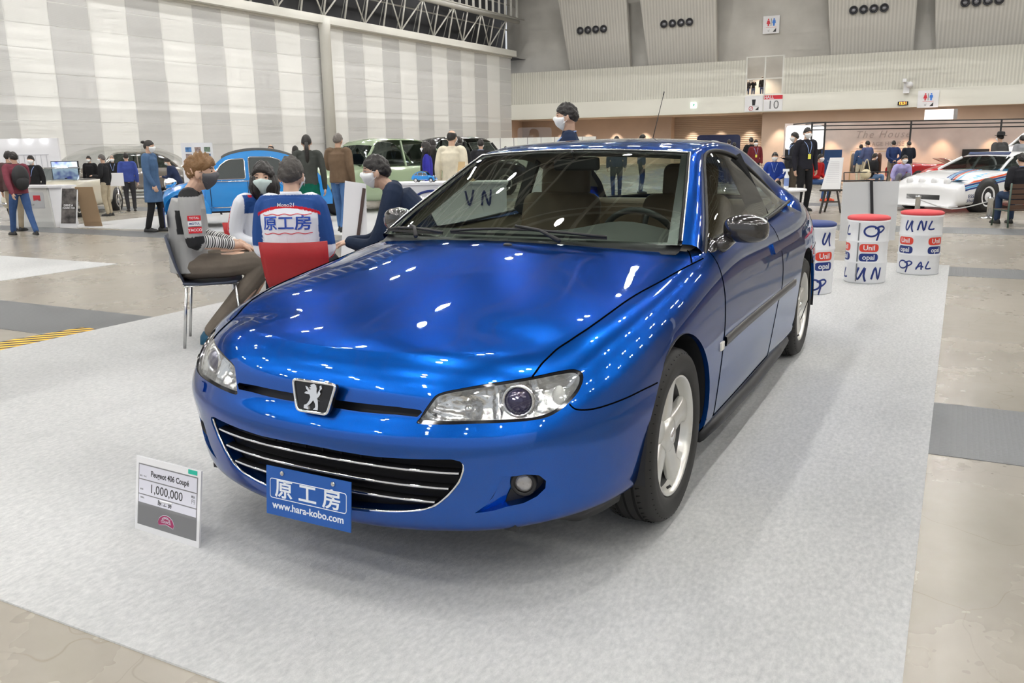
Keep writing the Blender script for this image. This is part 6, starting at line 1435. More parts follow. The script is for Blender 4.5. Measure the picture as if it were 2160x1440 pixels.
# clothes rail
r = thing('clothes_rail', 'wooden clothes rail hung with dark jackets in the garage house stand', 'clothes rail', tuple(GX[0]+gd*1.7+bk*.55)); mb = MB(); mb.tube([(0, 0, 0), (0, 0, 1.05)], .015, 6); mb.tube([tuple(gd*1.35), tuple(gd*1.35+Vector((0, 0, 1.05)))], .015, 6); mb.tube([(0, 0, 1.05), tuple(gd*1.35+Vector((0, 0, 1.05)))], .012, 6); mb.build('rail', WOOD, r)
for i in range(8):
    c_ = [(.16, .16, .17), (.05, .05, .07), (.10, .06, .05), (.22, .22, .23), (.03, .03, .04)][i % 5]; q = GX[0]+gd*(1.78+.125*i)+bk*.55; mb = MB(); rings(mb, [((0, 0, .34), .05, .17, tuple(gd)), ((0, 0, .7), .045, .17, tuple(gd)), ((0, 0, .92), .04, .17, tuple(gd)), ((0, 0, .99), .02, .05, tuple(gd))], 10)
    o = mb.build('hanging_jacket', fabric('rail_cloth_%d' % (i % 5), c_)); o.location = q; tag(o, 'dark jacket hanging in the row on the wooden clothes rail', 'jacket', 'jackets on the clothes rail')
r = thing('poster_panel', 'dark blue poster panel standing left of the clothes rail', 'poster', tuple(GX[0]+gd*.95+bk*.45)); board(r, 'panel', M4, rect(-.30, .1, .38, 1.12), -.03, 0, mat('poster_blue', (.02, .06, .17), .5)); font('poster_lettering', 'GARAGE', .07, LV, r, M4 @ Matrix.Translation((.04, .75, .005)), .001)
# white partitions and clear screen
for i in range(9):
    q = Vector((-32.9-.23*i*1.0, -18.6+.60*i, 0)); r = thing('partition_panel', 'white partition panel in the long low row below the left end of the balcony', 'partition', tuple(q), 0, 'white partition panels'); MP = frame((0, 0, 0), (-.36, .93, 0), (0, 0, 1)); board(r, 'panel', MP, rect(-.33, 0, .31, 1.82), -.04, 0, mat('partition_white', (.78, .78, .74), .6)); board(r, 'joint_strip', MP, rect(.31, 0, .335, 1.82), -.03, .01, DGR)
r = thing('clear_screen', 'clear acrylic screen panel beside the black-sweatered photographer', 'screen', (-8.6, -4.10, 0)); MP = frame((0, 0, 0), tuple(RDIR), (0, 0, 1)); board(r, 'pane', MP, rnd(rect(-.05, 1.0, .45, 1.62), .05), -.004, 0, glass('acrylic', (.97, .98, .98), 1.45)); board(r, 'stand', MP, rect(.1, 0, .3, 1.0), -.03, 0, WHB)
# reception desk at left
r = thing('reception_desk', 'white reception desk with blue and red tooth marks at far left', 'desk', (-7.41, -13.90, 0)); MP = frame((0, 0, 0), (-.10, .96, 0), (0, 0, 1)); DK2 = mat('desk_white', (.66, .66, .64), .5)
board(r, 'front_panel', MP, [(-.62, 0), (.46, 0), (.38, .74), (-.62, .74)], -.03, 0, DK2); board(r, 'desk_top', MP, rect(-.72, .74, .46, .775), -.6, .04, WHB); board(r, 'side_panel', MP, [(.46, 0), (.46, .02), (.40, .74), (.36, .74)], -.55, -.03, WHB); f = board(r, 'name_plate', MP, rect(-.45, .36, .28, .66), 0, .004, mat('plate_grey', (.52, .53, .55), .5))
for x, m_ in ((-.27, SBLU), (.10, SRED)):
    board(f, 'tooth_mark', MP, [(x-.09, .50), (x-.06, .50), (x-.06, .53), (x-.03, .50), (x, .53), (x+.03, .50), (x+.06, .53), (x+.06, .50), (x+.09, .50), (x+.09, .60), (x-.09, .60)], .004, .008, m_)
font('plate_lettering', 'ミクニヤ', .05, DGR, f, MP @ Matrix.Translation((-.08, .42, .006)), .001)
r = thing('a_board', 'wooden folding board with a dark car poster right of the reception desk', 'sign', (-7.55, -13.10, 0)); MP = frame((0, 0, 0), (-.25, .92, 0), (-.22, -.06, 1)); 
p_ = board(r, 'poster_face', MP, rect(-.24, .0, .12, .76), -.015, 0, WHB); PO = mat('poster_photo', (.10, .09, .085), .4, noise=(7, .9)); board(p_, 'poster', MP, rect(-.22, .08, .10, .74), 0, .003, PO); font('poster_lettering', 'DRIVE A', .055, WHB, p_, MP @ Matrix.Translation((-.07, .42, .005)), .001, bold=True); font('poster_lettering', 'CLASSIC CAR', .045, WHB, p_, MP @ Matrix.Translation((-.06, .37, .005)), .001, bold=True)
MP2 = frame((-.35, .18, 0), (-.25, .92, 0), (.18, .05, 1)); board(r, 'back_leg', MP2, rect(-.20, .0, .18, .76), -.015, 0, mat('plywood', (.32, .22, .13), .6))
r = thing('monitor', 'flat monitor with a bright bluish car picture above the cream convertible', 'monitor', (-12.07, -19.50, 0)); MP = frame((0, 0, 0), tuple(RDIR), (0, 0, 1)); board(r, 'bezel', MP, rect(-.36, .70, .36, 1.19), -.05, 0, BLK)
SCM = mat('screen_picture', (0, 0, 0), .3, emis=(.35, .45, .9), estr=.9); nt = SCM.node_tree; n_ = nt.nodes.new('ShaderNodeTexNoise'); n_.inputs['Scale'].default_value = 3.5; tc = nt.nodes.new('ShaderNodeTexCoord'); nt.links.new(tc.outputs['Object'], n_.inputs['Vector']); q_ = nt.nodes.new('ShaderNodeValToRGB'); q_.color_ramp.elements[0].position = .4; q_.color_ramp.elements[0].color = (.10, .13, .45, 1); q_.color_ramp.elements[1].position = .6; q_.color_ramp.elements[1].color = (.65, .80, 1, 1); nt.links.new(n_.outputs['Fac'], q_.inputs['Fac']); nt.links.new(q_.outputs['Color'], nt.nodes['Principled BSDF'].inputs['Emission Color'])
board(r, 'screen', MP, rect(-.34, .72, .34, 1.17), 0, .003, SCM); mb = MB(); mb.tube([(0, 0, 0), (0, 0, .75)], .03, 8); mb.lathe([(.25, 0), (.25, .02), (.03, .03)], 20); mb.build('monitor_stand', BLK, r)
r = thing('stand_wall', 'bright white stand wall with small ceiling spots at far left', 'wall panel', (-12.75, -21.9, 0)); MP = frame((0, 0, 0), (-.46, .89, 0), (0, 0, 1)); board(r, 'panel', MP, rect(-2.2, 0, .82, 1.82), -.08, 0, mat('stand_white', (.86, .86, .90), .5)); mb = MB(); 
for k in range(7): mb.prism(rect(-.52+.16*k, 1.02, -.505+.16*k, 1.36), 0, .01, lambda u, v, w: tuple(MP @ Vector((u, v, w))))
mb.prism(rect(-.55, 1.36, .52, 1.375), 0, .01, lambda u, v, w: tuple(MP @ Vector((u, v, w)))); mb.build('line_drawing', mat('line_grey', (.55, .55, .60), .6), r)
for x in (-1.0, -.45, 0, .45):
    mb = MB(); mb.ell(tuple(MP @ Vector((x, 1.78, .05))), (.03, .03, .03)); mb.build('spot_lamp', emit('spot_glow', (1, 1, 1), 12), r)
r = thing('photo_board', 'white board of small car photos behind the spiky-haired person', 'board', (-10.51, -12.83, 0)); MP = frame((0, 0, 0), tuple(RDIR), (0, 0, 1)); board(r, 'panel', MP, rect(-.34, .2, .33, 1.55), -.02, 0, WHB); mb = MB(); mb.beam(tuple(MP @ Vector((-.3, .3, -.03))), tuple(MP @ Vector((-.3, 0, -.3))), .03); mb.beam(tuple(MP @ Vector((.3, .3, -.03))), tuple(MP @ Vector((.3, 0, -.3))), .03); mb.beam(tuple(MP @ Vector((0, .3, -.03))), tuple(MP @ Vector((0, 0, .1))), .03); mb.build('board_legs', BLK, r)
for i in range(3):
    for k in range(3): board(r, 'photo', MP, rect(-.25+.20*k, 1.36-.14*i, -.12+.20*k, 1.46-.14*i), 0, .003, mat('photo_%d' % ((i+k) % 3), [(.08, .20, .42), (.30, .22, .20), (.16, .22, .16)][(i+k) % 3], .4, noise=(20, .5)))
def notice(label, x, y, z0, z1, w):
    r = thing('notice_stand', label, 'sign', (x, y, 0)); MP = frame((0, 0, 0), tuple(RDIR), (0, 0, 1)); board(r, 'panel', MP, rect(-w/2, z0, w/2, z1), -.01, 0, WHB); mb = MB(); mb.tube([tuple(MP @ Vector((0, 0, -.03))), tuple(MP @ Vector((0, z0+.05, -.03)))], .012, 6); mb.lathe([(.13, 0), (.13, .012), (.02, .02)], 16, tuple(MP @ Vector((0, 0, -.03)))); mb.build('stand', CHR, r)
notice('white notice on a thin stand beside the walking topknot wearer', -10.60, -15.62, .62, .92, .34)
# stanchions and rope before the rally car
def stanchion(label, x, y, h):
    r = thing('stanchion', label, 'post', (x, y, 0)); mb = MB(); mb.lathe([(.17, 0), (.17, .012), (.05, .022), (.05, .03)], 28, caps=True); mb.build('base', CHR, r); mb = MB(); mb.lathe([(.045, .02), (.045, h-.03), (.05, h-.02), (.05, h), (.02, h+.01)], 20); mb.build('post', TRIM, r)
stanchion('short polished stanchion in front of the rally car wheel', -14.33, 2.19, .36); stanchion('short polished stanchion right behind the red-topped drum by the carpet corner', -14.6, 1.03, .36)
mb = MB(); mb.tube([tuple(p) for p in catm([(-14.6, 1.03, .30), (-14.5, 1.6, .14), (-14.33, 2.19, .30)], 8)], .012, 6); tag(mb.build('barrier_rope', mat('rope_grey', (.5, .5, .5), .6)), 'thin grey barrier rope between the two short stanchions', 'rope')
# wooden bench at right
r = thing('garden_bench', 'dark wooden slatted bench with metal frame cut by the right picture edge', 'bench', (-12.62, 2.62, 0)); MP = frame((0, 0, 0), tuple(RDIR), (0, 0, 1)); WD = mat('dark_wood', (.085, .045, .028), .5)
for i in range(5): board(r, 'back_slat', MP, rect(-.27, .28+.080*i, 1.0, .345+.080*i), -.015, .0, WD)
for i in range(4): mb = MB(); mb.prism(rect(-.27, .255, 1.0, .272), -.1-.1*i, -.02-.1*i, lambda u, v, w: tuple(MP @ Vector((u, v, w)))); mb.build('seat_slat', WD, r)
for x in (-.26, .9):
    mb = MB(); mb.tube([tuple(MP @ Vector((x, 0, .03))), tuple(MP @ Vector((x, .26, .0))), tuple(MP @ Vector((x, .68, .01)))], .013, 8); mb.tube([tuple(MP @ Vector((x, 0, -.42))), tuple(MP @ Vector((x, .26, -.40))), tuple(MP @ Vector((x, .26, .0)))], .013, 8); mb.build('bench_leg', mat('bench_metal', (.06, .10, .08), .4), r)
# black bench in the stand
r = thing('metal_bench', 'black scrolled metal bench under the person with the beige bag', 'bench', (-22.35, -.60, 0)); MP = frame((0, 0, 0), tuple(RDIR), (0, 0, 1)); mb = MB()
for a, b_ in (((-.55, .32, 0), (.55, .32, 0)), ((-.55, .32, -.3), (.55, .32, -.3)), ((-.55, 0, 0), (-.6, .55, .02)), ((.55, 0, 0), (.6, .55, .02)), ((-.6, .55, .02), (.6, .55, .02)), ((-.55, 0, -.3), (-.55, .32, -.3)), ((.55, 0, -.3), (.55, .32, -.3)), ((-.55, .32, 0), (-.55, .32, -.3)), ((.55, .32, 0), (.55, .32, -.3))): mb.tube([tuple(MP @ Vector(a)), tuple(MP @ Vector(b_))], .016, 6)
mb.build('bench_frame', BLK, r)
mb = MB(); mb.ell((0, 0, 0), (.10, .14, .13)); mb.tube([tuple(p) for p in catm([(.0, -.09, .10), (0, 0, .40), (0, .09, .10)], 6)], .010, 6); o = mb.build('shoulder_bag', mat('bag_beige', (.70, .62, .42), .8)); o.location = (-22.42, -.60, .50); tag(o, 'beige cloth shoulder bag beside the person on the black metal bench', 'bag')
mb = MB(); mb.box((0, 0, 0), (.9, .04, .32)); o = mb.build('black_panel', BLK); tag(o, 'black rectangular panel on the backdrop left of the brimmed hat', 'panel'); o.location = tuple(GX[0]+bk*.97+gd*6.25+Vector((0, 0, .90))); o.rotation_euler.z = math.atan2(gd.y, gd.x)
# ================================================================== OTHER CARS IN THE HALL
def old_car(label, loc, rz, sc, spec):
    """spec: body stations (x, half width, z bottom, z shoulder, z top centre), cabin dict, colour ..."""
    root = thing(spec.get('name', 'classic_car'), label, 'car', loc, rz); root.scale = (sc, sc, sc); m = spec['paint']
    st = catm([np.array(s, float) for s in spec['body']], 5); full = []
    for (x, w, zb, zs, zt) in st:
        half = catm([(0, zb+.02), (w*.75, zb), (w*.97, zb+.07), (w, (zb+zs)*.5), (w*.97, zs-.03), (w*.86, zs+.02), (w*.5, zt-.01), (0, zt)], 3)
        full.append([(x, y, z) for y, z in half]+[(x, -y, z) for y, z in half[::-1][1:]])
    mb = MB(); mb.sheet(full); n = len(full[0]); mb.add(full[0], [tuple(range(n))]); mb.add(full[-1], [tuple(range(n))[::-1]]); body = mb.build('body', m, root)
    c_ = spec['cabin']
    if c_:
        # (base front x, top front x, top rear x, base rear x, base z, top z, base half width, top half width)
        fx, tx, rx, bx, zb, zt, wb, wt = c_['dim']; GLS = glass('dark_side_glass', (.28, .31, .30), 1.5)
        cs = catm([(fx, zb), (fx*.5+tx*.5, zb*.48+zt*.52), (tx, zt-.03), ((tx+rx)/2, zt), (rx, zt-.04), (rx*.45+bx*.55, zb*.45+zt*.55), (bx, zb)], 6) if not c_.get('open') else catm([(fx, zb), (tx, zt)], 6)
        if not c_.get('open'):
            rm = c_.get('roof', m); G = []
            for (x, z) in cs:
                f = (z-zb)/(zt-zb); w = wb+(wt-wb)*f; G.append([(x, -w, z-.03*f), (x, -w*.9, z-.005), (x, 0, z+.015), (x, w*.9, z-.005), (x, w, z-.03*f)])
            k0, k1 = len(cs)//4+1, len(cs)-len(cs)//4; mb = MB(); mb.sheet(G[k0-1:k1]); mb.build('roof', rm, root)
            MB().sheet([[(p[0], p[1]*.9, p[2]-.004) for p in r_] for r_ in G[:k0]]).build('windscreen', GLS, root); MB().sheet([[(p[0], p[1]*.85, p[2]-.004) for p in r_] for r_ in G[k1-1:]]).build('rear_window', GLS, root)
            for s in (1, -1):
                for r_, nm in ((G[:k0], 'front_pillar'), (G[k1-1:], 'rear_pillar')): mb = MB(); mb.tube([(p[4 if s > 0 else 0][0], p[4 if s > 0 else 0][1], p[4 if s > 0 else 0][2]) for p in r_], .028, 8); mb.build(nm, c_.get('pillar', m), root)
                # side glass as one sheet with pillars over it
                P = [(q[4][0], q[4][1]*s*.985, q[4][2]-.015) for q in G]; B_ = [(q[0], (wb*.99)*s, zb-.01) for q in P]; MB().sheet([P, B_]).build('side_window', GLS, root)
                for px_ in c_.get('posts', ()):
                    zt_ = float(np.interp(-px_, [-p[0] for p in P], [p[2] for p in P])); yt = float(np.interp(-px_, [-p[0] for p in P], [abs(p[1]) for p in P])); mb = MB(); mb.beam((px_, wb*s, zb-.02), (px_, yt*s, zt_), .03, .05); mb.build('door_pillar', m, root)
        else:
            MB().sheet([[(x, y, z) for y in np.linspace(-wt, wt, 6)] for x, z in cs]).build('windscreen', GLS, root); mb = MB(); mb.tube([(fx, -wb, zb), (tx, -wt, zt), (tx, wt, zt), (fx, wb, zb)], .018, 6); mb.build('windscreen_frame', CHR, root)
            mb = MB(); mb.box(((tx+bx)/2, 0, zb-.05), (abs(tx-bx)*.8, wb*1.6, .12)); mb.build('cockpit', BLK, root)
    for x in spec['wheels']:
        for s in (1, -1):
            w = spec['ww']; mb = MB(); R = Matrix.Rotation(-PI/2*s, 3, 'X'); r_ = spec['wr']
            mb.lathe([(r_+.05, -.25), (r_+.05, .0), (.05, .004)], 32, (x, (w-.004)*s, r_+.01), R, caps=False); mb.build('wheel_arch', BLK, root)
            wr = bpy.data.objects.new('wheel', None); COL.objects.link(wr); wr.parent = root; wr.location = (x, (w-.06)*s, r_)
            mb = MB(); mb.lathe([(r_*.62, -.08), (r_*.9, -.09), (r_, -.05), (r_, .05), (r_*.93, .085), (r_*.66, .075)], 32, (0, 0, 0), R, caps=False); mb.build('tyre', TYRE, wr)
            mb = MB(); mb.lathe([(r_*.67, .07), (r_*.60, .085), (r_*.52, .04), (r_*.3, .05), (r_*.25, .08), (.01, .085)], 24, (0, 0, 0), R, caps=False); mb.build('rim', spec.get('rim', CHR), wr)
            if spec.get('holes'):
                for k in range(10): a = 2*PI*k/10; mb = MB(); mb.lathe([(.022, .0), (.022, .062), (.001, .063)], 10, Vector((r_*.46*math.cos(a), 0, r_*.46*math.sin(a))), R, caps=False); mb.build('vent_hole', BLK, wr)
    for (x, y, z, r_) in spec.get('lamps', ()):
        for s in (1, -1): mb = MB(); R = Matrix.Rotation(PI/2, 3, 'Y'); mb.lathe([(r_*.7, -.06), (r_, -.01), (r_, .02), (r_*.9, .03)], 20, (x, y*s, z), R, caps=False); o = mb.build('headlamp', CHR, root); mb = MB(); mb.lathe([(r_*.9, .02), (r_*.5, .045), (.001, .05)], 20, (x, y*s, z), R, caps=False); mb.build('lamp_lens', mat('clear_lens', (.78, .76, .70), .12), o)
    for (x, w, z) in spec.get('bumpers', ()): mb = MB(); sg = 1 if x > 0 else -1; mb.tube([tuple(p) for p in catm([(x-.30*sg, w, z), (x-.05*sg, w*.9, z), (x, 0, z), (x-.05*sg, -w*.9, z), (x-.30*sg, -w, z)], 5)], .035, 8); mb.build('bumper', spec.get('bump_mat', CHR), root)
    return root, body
SKY = mat('light_blue_paint', (.02, .27, .72), .25, 0, .8); GRN = mat('pale_green_paint', (.33, .42, .27), .22, 0, .8); CRE = mat('cream_paint', (.66, .62, .50), .22, 0, .8); BKP = mat('black_paint', (.015, .015, .017), .15, 0, .8); REDP = mat('red_paint', (.62, .012, .02), .2, 0, .8); WHP = mat('white_paint', (.84, .84, .85), .25, 0, .8); BRN = mat('brown_grey_paint', (.20, .17, .15), .2, 0, .8)
CANV = mat('canvas_black', (.03, .032, .032), .8)
# --- light blue economy car with canvas roof
def tin_snail(label, loc, rz, sc, det=True):
    root = thing('classic_car', label, 'car', loc, rz); root.scale = (sc,)*3
    prof = [(1.42, .42, .62), (1.38, .46, .78), (1.15, .50, .88), (.75, .54, .97), (.52, .60, 1.02)]
    mb = MB(); G = []
    for (x, w, z) in catm(prof, 4): G.append([(x, -w, .36), (x, -w, z-.16), (x, -w*.6, z-.03), (x, 0, z), (x, w*.6, z-.03), (x, w, z-.16), (x, w, .36)])
    mb.sheet(G); mb.add(G[0], [tuple(range(7))]); mb.build('bonnet', SKY, root)
    # cabin side outline
    top = catm([(.55, .98), (.44, 1.14), (.25, 1.36), (.0, 1.50), (-.45, 1.575), (-.95, 1.54), (-1.40, 1.38), (-1.75, 1.12), (-1.98, .82), (-2.06, .60)], 6)
    for s in (1, -1):
        G = [[(x, .655*s, .34 if x > -1.1 else .42), (x, .70*s, .60), (x, .70*s, min(z, .95)), (x, (.70-.13*max(0, z-.95)/.6)*s, z)] for x, z in top]; MB().sheet(G).build('side_panel', SKY, root)
        GW = glass('dark_side_glass', (.28, .31, .30), 1.5)
        wins = [[(.40, 1.00), (-.28, 1.00), (-.28, 1.42), (.05, 1.40), (.20, 1.30)], [(-.36, 1.00), (-1.02, 1.00), (-1.02, 1.38), (-.8, 1.44), (-.36, 1.45)], [(-1.14, 1.00), (-1.66, 1.02), (-1.50, 1.20), (-1.25, 1.33), (-1.14, 1.34)]]
        for wn in wins:
            f = lambda u, v, w, s=s: (u, (.70-.13*max(0, v-.95)/.6+.004+w)*s, v); mb = MB(); mb.prism(rnd(wn, .05, 3), 0, .004, f); wo = mb.build('side_window', mat('window_dark', (.10, .11, .11), .06, 0, 1), root)
            mb = MB(); mb.tube([f(u, v, .006) for u, v in rnd(wn, .05, 3)], .011, 6, closed=True); mb.build('window_surround', CHR, wo)
        mb = MB(); mb.tube([(.50, .712*s, .955), (-1.1, .712*s, .955)], .012, 6); mb.tube([(.50, .712*s, .42), (-.9, .712*s, .42)], .014, 6); mb.build('side_trim', CHR, root)
        for x in (-.32, .44): mb = MB(); mb.tube([(x, .708*s, .96), (x, .706*s, .44)], .006, 5); mb.build('door_gap', RUBB, root)
        # wings
        G = []
        for a in np.linspace(-.25, PI+.1, 18):
            cx, cz = .98, .34; G.append([(cx+(.44+e)*math.cos(a)*(1.05), y*s, cz+(.42+e)*math.sin(a)) for y, e in ((.50, .02), (.58, .06), (.68, .06), (.735, .03), (.745, -.04))])
        MB().sheet(G).build('front_wing', SKY, root)
        G = []
        for a in np.linspace(.1, PI+.35, 16): G.append([(-1.42+.42*math.cos(a), y*s, .34+(.38+e)*math.sin(a)) for y, e in ((.66, .02), (.73, .01), (.745, -.06))])
        MB().sheet(G).build('rear_wing', SKY, root)
        mb = MB(); R = Matrix.Rotation(PI/2, 3, 'Y'); mb.lathe([(.03, -.14), (.08, -.08), (.095, 0), (.10, .03)], 18, (1.30, .40*s, .93), R); mb.tube([(1.25, .40*s, .86), (1.2, .3*s, .74)], .018, 6); ho = mb.build('headlamp', CHR, root); mb = MB(); mb.lathe([(.095, .03), (.05, .05), (.001, .055)], 18, (1.30, .40*s, .93), R, caps=False); mb.build('lamp_lens', mat('clear_lens', (.78, .76, .70), .12), ho)
        for x in (.98, -1.42):
            wr = bpy.data.objects.new('wheel', None); COL.objects.link(wr); wr.parent = root; wr.location = (x, .64*s, .30); R = Matrix.Rotation(-PI/2*s, 3, 'X')
            mb = MB(); mb.lathe([(.19, -.05), (.28, -.06), (.30, -.03), (.30, .03), (.28, .06), (.20, .055)], 28, (0, 0, 0), R, caps=False); mb.build('tyre', TYRE, wr); mb = MB(); mb.lathe([(.20, .05), (.14, .02), (.06, .05), (.001, .06)], 20, (0, 0, 0), R, caps=False); mb.build('rim', mat('rim_white', (.7, .7, .68), .4), wr)
    G = [[(x, -(.70-.13*max(0, z-.95)/.6), z), (x, -.45, z+.045), (x, 0, z+.06), (x, .45, z+.045), (x, (.70-.13*max(0, z-.95)/.6), z)] for x, z in top[14:44]]; MB().sheet(G).build('canvas_roof', CANV, root)
    G = [[(x, -.56, z), (x, 0, z+.02), (x, .56, z)] for x, z in top[2:15]]; MB().sheet(G).build('windscreen', glass('dark_side_glass', (.28, .31, .30), 1.5), root)
    G = [[(x, -.70+.0*z, z), (x, 0, z+.04), (x, .70, z)] for x, z in top[43:]]; MB().sheet(G).build('boot_lid', SKY, root)
    mb = MB(); mb.tube([(1.62, -.66, .38), (1.66, 0, .38), (1.62, .66, .38)], .03, 8)
    mb.tube([(1.62, .45, .30), (1.62, .45, .52)], .02, 6); mb.tube([(1.62, -.45, .30), (1.62, -.45, .52)], .02, 6); mb.build('bumper', CHR, root)
    mb = MB(); mb.box((-.3, 0, .33), (2.9, 1.2, .06)); mb.build('floor_pan', BLK, root)
    mb = MB(); mb.box((1.40, 0, .62), (.04, .62, .30)); mb.build('grille', TRIM, root)
    return root
tin_snail('light blue rounded old car with a black canvas roof behind the seated group', (-9.05, -10.40, .0065), LT+.30, .86)
# --- toy version on the counter
ty = tin_snail('light blue toy car on the white counter behind the navy windbreaker', (-4.32, -2.98, 1.013), RT-.25, .066); ty.name = 'toy_car'; ty['category'] = 'toy'
sed = [(2.05, .55, .38, .55, .62), (2.0, .72, .30, .62, .76), (1.5, .80, .24, .76, .92), (.8, .82, .22, .86, .96), (.0, .82, .22, .88, .95), (-1.0, .82, .22, .88, .94), (-1.7, .78, .25, .82, .92), (-2.1, .68, .32, .68, .80), (-2.2, .5, .42, .56, .62)]
old_car('pale green rounded old saloon behind the brown blouson', (-13.2, -10.2, .0065), LT+.75, 1.08, dict(paint=GRN, body=sed, cabin=dict(dim=(.75, .25, -.85, -1.5, .92, 1.46, .72, .56), posts=(-.30,)), wheels=(1.25, -1.35), ww=.83, wr=.31, lamps=((1.93, .55, .66, .10),), bumpers=((2.12, .72, .42), (-2.2, .7, .42))))
old_car('dark old saloon with chrome trim behind the toy car', (-18.5, -11.7, 0), LT+.55, 1.15, dict(paint=BKP, body=sed, cabin=dict(dim=(.75, .30, -.95, -1.35, .92, 1.45, .72, .60), posts=(-.30,)), wheels=(1.25, -1.35), ww=.83, wr=.31, lamps=((1.97, .55, .66, .09),), bumpers=((2.12, .72, .42), (-2.2, .7, .42))))
old_car('cream open convertible facing us behind the reception desk', (-10.0, -16.6, 0), TW+.05, .84, dict(paint=CRE, body=sed, cabin=dict(dim=(.62, .35, 0, -1.0, .93, 1.26, .66, .60), open=True), wheels=(1.25, -1.35), ww=.83, wr=.30, lamps=((1.97, .60, .66, .09),), bumpers=((2.12, .72, .42),)))
old_car('low brown-grey old car under the clear inflated dome', (-16.6, -22.8, 0), LT+.5, 1.0, dict(paint=BRN, body=sed, cabin=dict(dim=(.75, .30, -.85, -1.5, .92, 1.42, .72, .56), posts=(-.30,)), wheels=(1.25, -1.35), ww=.83, wr=.31, lamps=((1.95, .55, .66, .10),), bumpers=((2.12, .72, .42),)))
# clear dome
dm = thing('inflated_dome', 'large clear inflated dome over the brown-grey car at left', 'dome', (-16.5, -22.8, 0)); dm.scale = (1.25, 1.25, 1.0); G = []
for i in range(13):
    a = PI/2*i/12; G.append([(1.9*math.cos(a)**.7*math.cos(q), 1.9*math.cos(a)**.7*math.sin(q), 1.62*math.sin(a)) for q in np.linspace(0, 2*PI, 33)])
MB().sheet(G).build('film', glass('clear_film', (.93, .94, .93), 1.35, .08), dm); mb = MB(); mb.tube([(1.92*math.cos(q), 1.92*math.sin(q), .04) for q in np.linspace(0, 2*PI, 40, endpoint=False)], .04, 8, closed=True); mb.build('base_ring', mat('ring_grey', (.5, .5, .5), .5), dm)
# --- white rally car
ral = [(1.98, .55, .14, .36, .42), (1.93, .78, .12, .50, .56), (1.5, .90, .14, .66, .74), (.9, .92, .16, .76, .82), (.3, .88, .18, .80, .84), (-.5, .88, .18, .82, .86), (-1.2, .93, .18, .84, .92), (-1.75, .92, .2, .80, .92), (-1.95, .8, .3, .66, .8)]
rr, rb = old_car('low white rally car with blue and orange stripes behind the right-hand drums', (-17.21, 2.16, 0), LT+.45, .93, dict(name='rally_car', paint=WHP, body=ral, cabin=dict(dim=(.62, -.10, -.75, -1.35, .83, 1.19, .74, .54), posts=(-.5,)), wheels=(1.22, -1.22), ww=.925, wr=.315, rim=WHP, holes=True, bumpers=()))
def cast(root, body, loopf, name, m, off=.006):
    from mathutils.bvhtree import BVHTree
    bv = BVHTree.FromPolygons([v.co[:] for v in body.data.vertices], [p.vertices[:] for p in body.data.polygons]); G = []
    for row in loopf:
        r_ = []
        for (p, d) in row:
            h = bv.ray_cast(Vector(p), Vector(d)); q = h[0] if h[0] is not None else Vector(p)+Vector(d)*.5; r_.append(tuple(q-Vector(d)*off))
        G.append(r_)
    return MB().sheet(G).build(name, m, root)
for (dz, m_) in ((0, mat('stripe_navy', (.02, .05, .20), .4)), (.045, mat('stripe_blue', (.10, .40, .72), .4)), (.09, mat('stripe_navy', (.02, .05, .20), .4)), (.135, mat('stripe_orange', (.72, .10, .03), .4)), (.20, mat('stripe_blue', (.10, .40, .72), .4))):
    rows = []
    for t in np.linspace(0, 1, 16):
        x = 1.80-1.75*t; z = .44+.24*t**.8+dz*.9; rows.append([((x, 1.4, z), (0, -1, 0)), ((x, 1.4, z+.032), (0, -1, 0))])
    cast(rr, rb, rows, 'side_stripe', m_)
    rows = [[((1.75-1.1*t, .30-.25*t+dz*1.3, 1.5), (0, 0, -1)), ((1.75-1.1*t, .335-.25*t+dz*1.3, 1.5), (0, 0, -1))] for t in np.linspace(0, 1, 10)]; cast(rr, rb, rows, 'bonnet_stripe', m_)
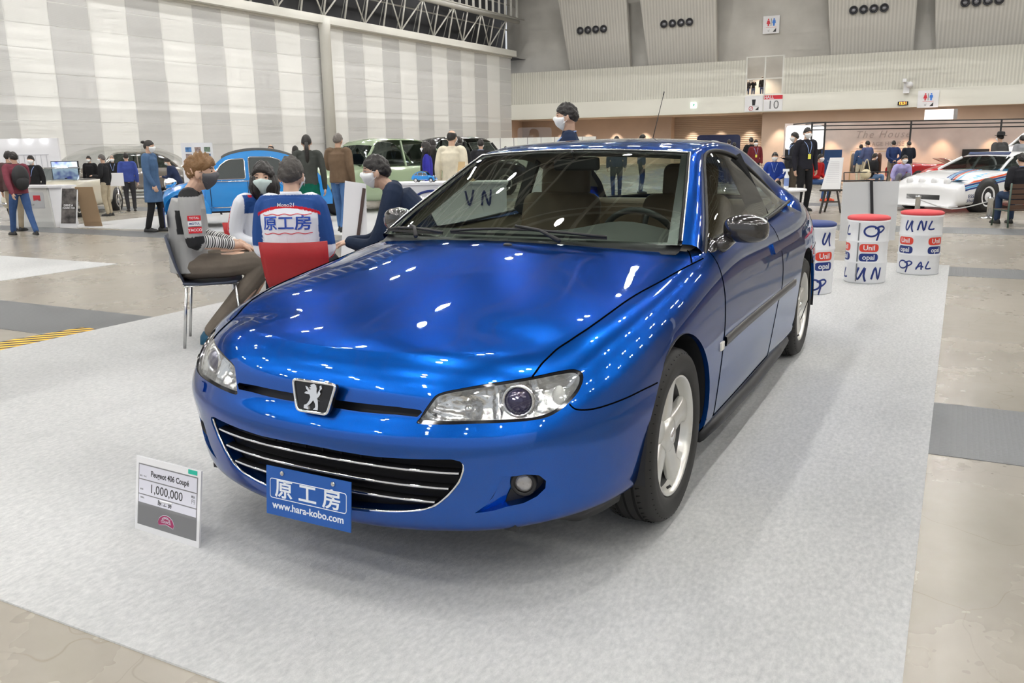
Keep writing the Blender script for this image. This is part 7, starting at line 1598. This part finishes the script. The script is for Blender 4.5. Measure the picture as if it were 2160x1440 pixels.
for y in (-.45, -.15, .15, .45): mb = MB(); R = Matrix.Rotation(PI/2, 3, 'Y'); mb.lathe([(.05, -.05), (.075, 0), (.075, .03), (.02, .04)], 18, (1.84, y, .62), R); mb.build('driving_lamp', WHP, rr)
mb = MB(); mb.box((1.955, 0, .30), (.05, .8, .10)); mb.box((1.95, .0, .46), (.04, .30, .035)); mb.build('front_intake', BLK, rr); mb = MB(); mb.box((2.0, 0, .13), (.28, 1.5, .025)); mb.build('front_splitter', WHP, rr)
mb = MB(); mb.ell((1.93, .55, .30), (.03, .05, .035)); mb.build('indicator', mat('amber_lens', (.8, .35, .02), .3), rr)
o = font('sponsor_lettering', 'ESSO', .10, mat('stripe_navy', (.02, .05, .20), .4), rr, frame((1.62, 1.2, .33), (-1, 0, 0)), .0005, bold=True); drape(o, rb, (0, -1, 0)); o = font('sponsor_lettering', 'SPARCO', .08, mat('stripe_navy', (.02, .05, .20), .4), rr, frame((1.60, 1.2, .24), (-1, 0, 0)), .0005, bold=True); drape(o, rb, (0, -1, 0))
mb = MB(); mb.box((0.0, 0, 1.16), (.02, .95, .07), R=Matrix.Rotation(-.95, 3, 'Y')); mb.build('sun_strip', mat('strip_navy', (.02, .04, .12), .4), rr)
# red cars and a white one behind
old_car('red low sports car nearest the white rally car', (-23.6, 2.15, 0), LT+.5, .88, dict(paint=REDP, body=ral, cabin=dict(dim=(.55, -.05, -.75, -1.25, .83, 1.12, .72, .52), posts=()), wheels=(1.22, -1.22), ww=.925, wr=.30, lamps=((1.80, .6, .55, .08),)))
old_car('dark red old sports car behind the photographers', (-28.4, 1.05, 0), RT-.05, .76, dict(paint=mat('deep_red_paint', (.42, .01, .015), .2, 0, .8), body=ral, cabin=dict(dim=(.55, -.05, 0, -1.0, .83, 1.05, .68, .6), open=True), wheels=(1.22, -1.22), ww=.925, wr=.30))
old_car('white old coupe with dark windows behind the rally car', (-29.2, 4.2, 0), LT+.5, 1.25, dict(paint=WHP, body=sed, cabin=dict(dim=(.70, .15, -.85, -1.4, .92, 1.36, .72, .56), posts=(-.3,)), wheels=(1.25, -1.35), ww=.83, wr=.30, lamps=((1.95, .55, .66, .10),)))
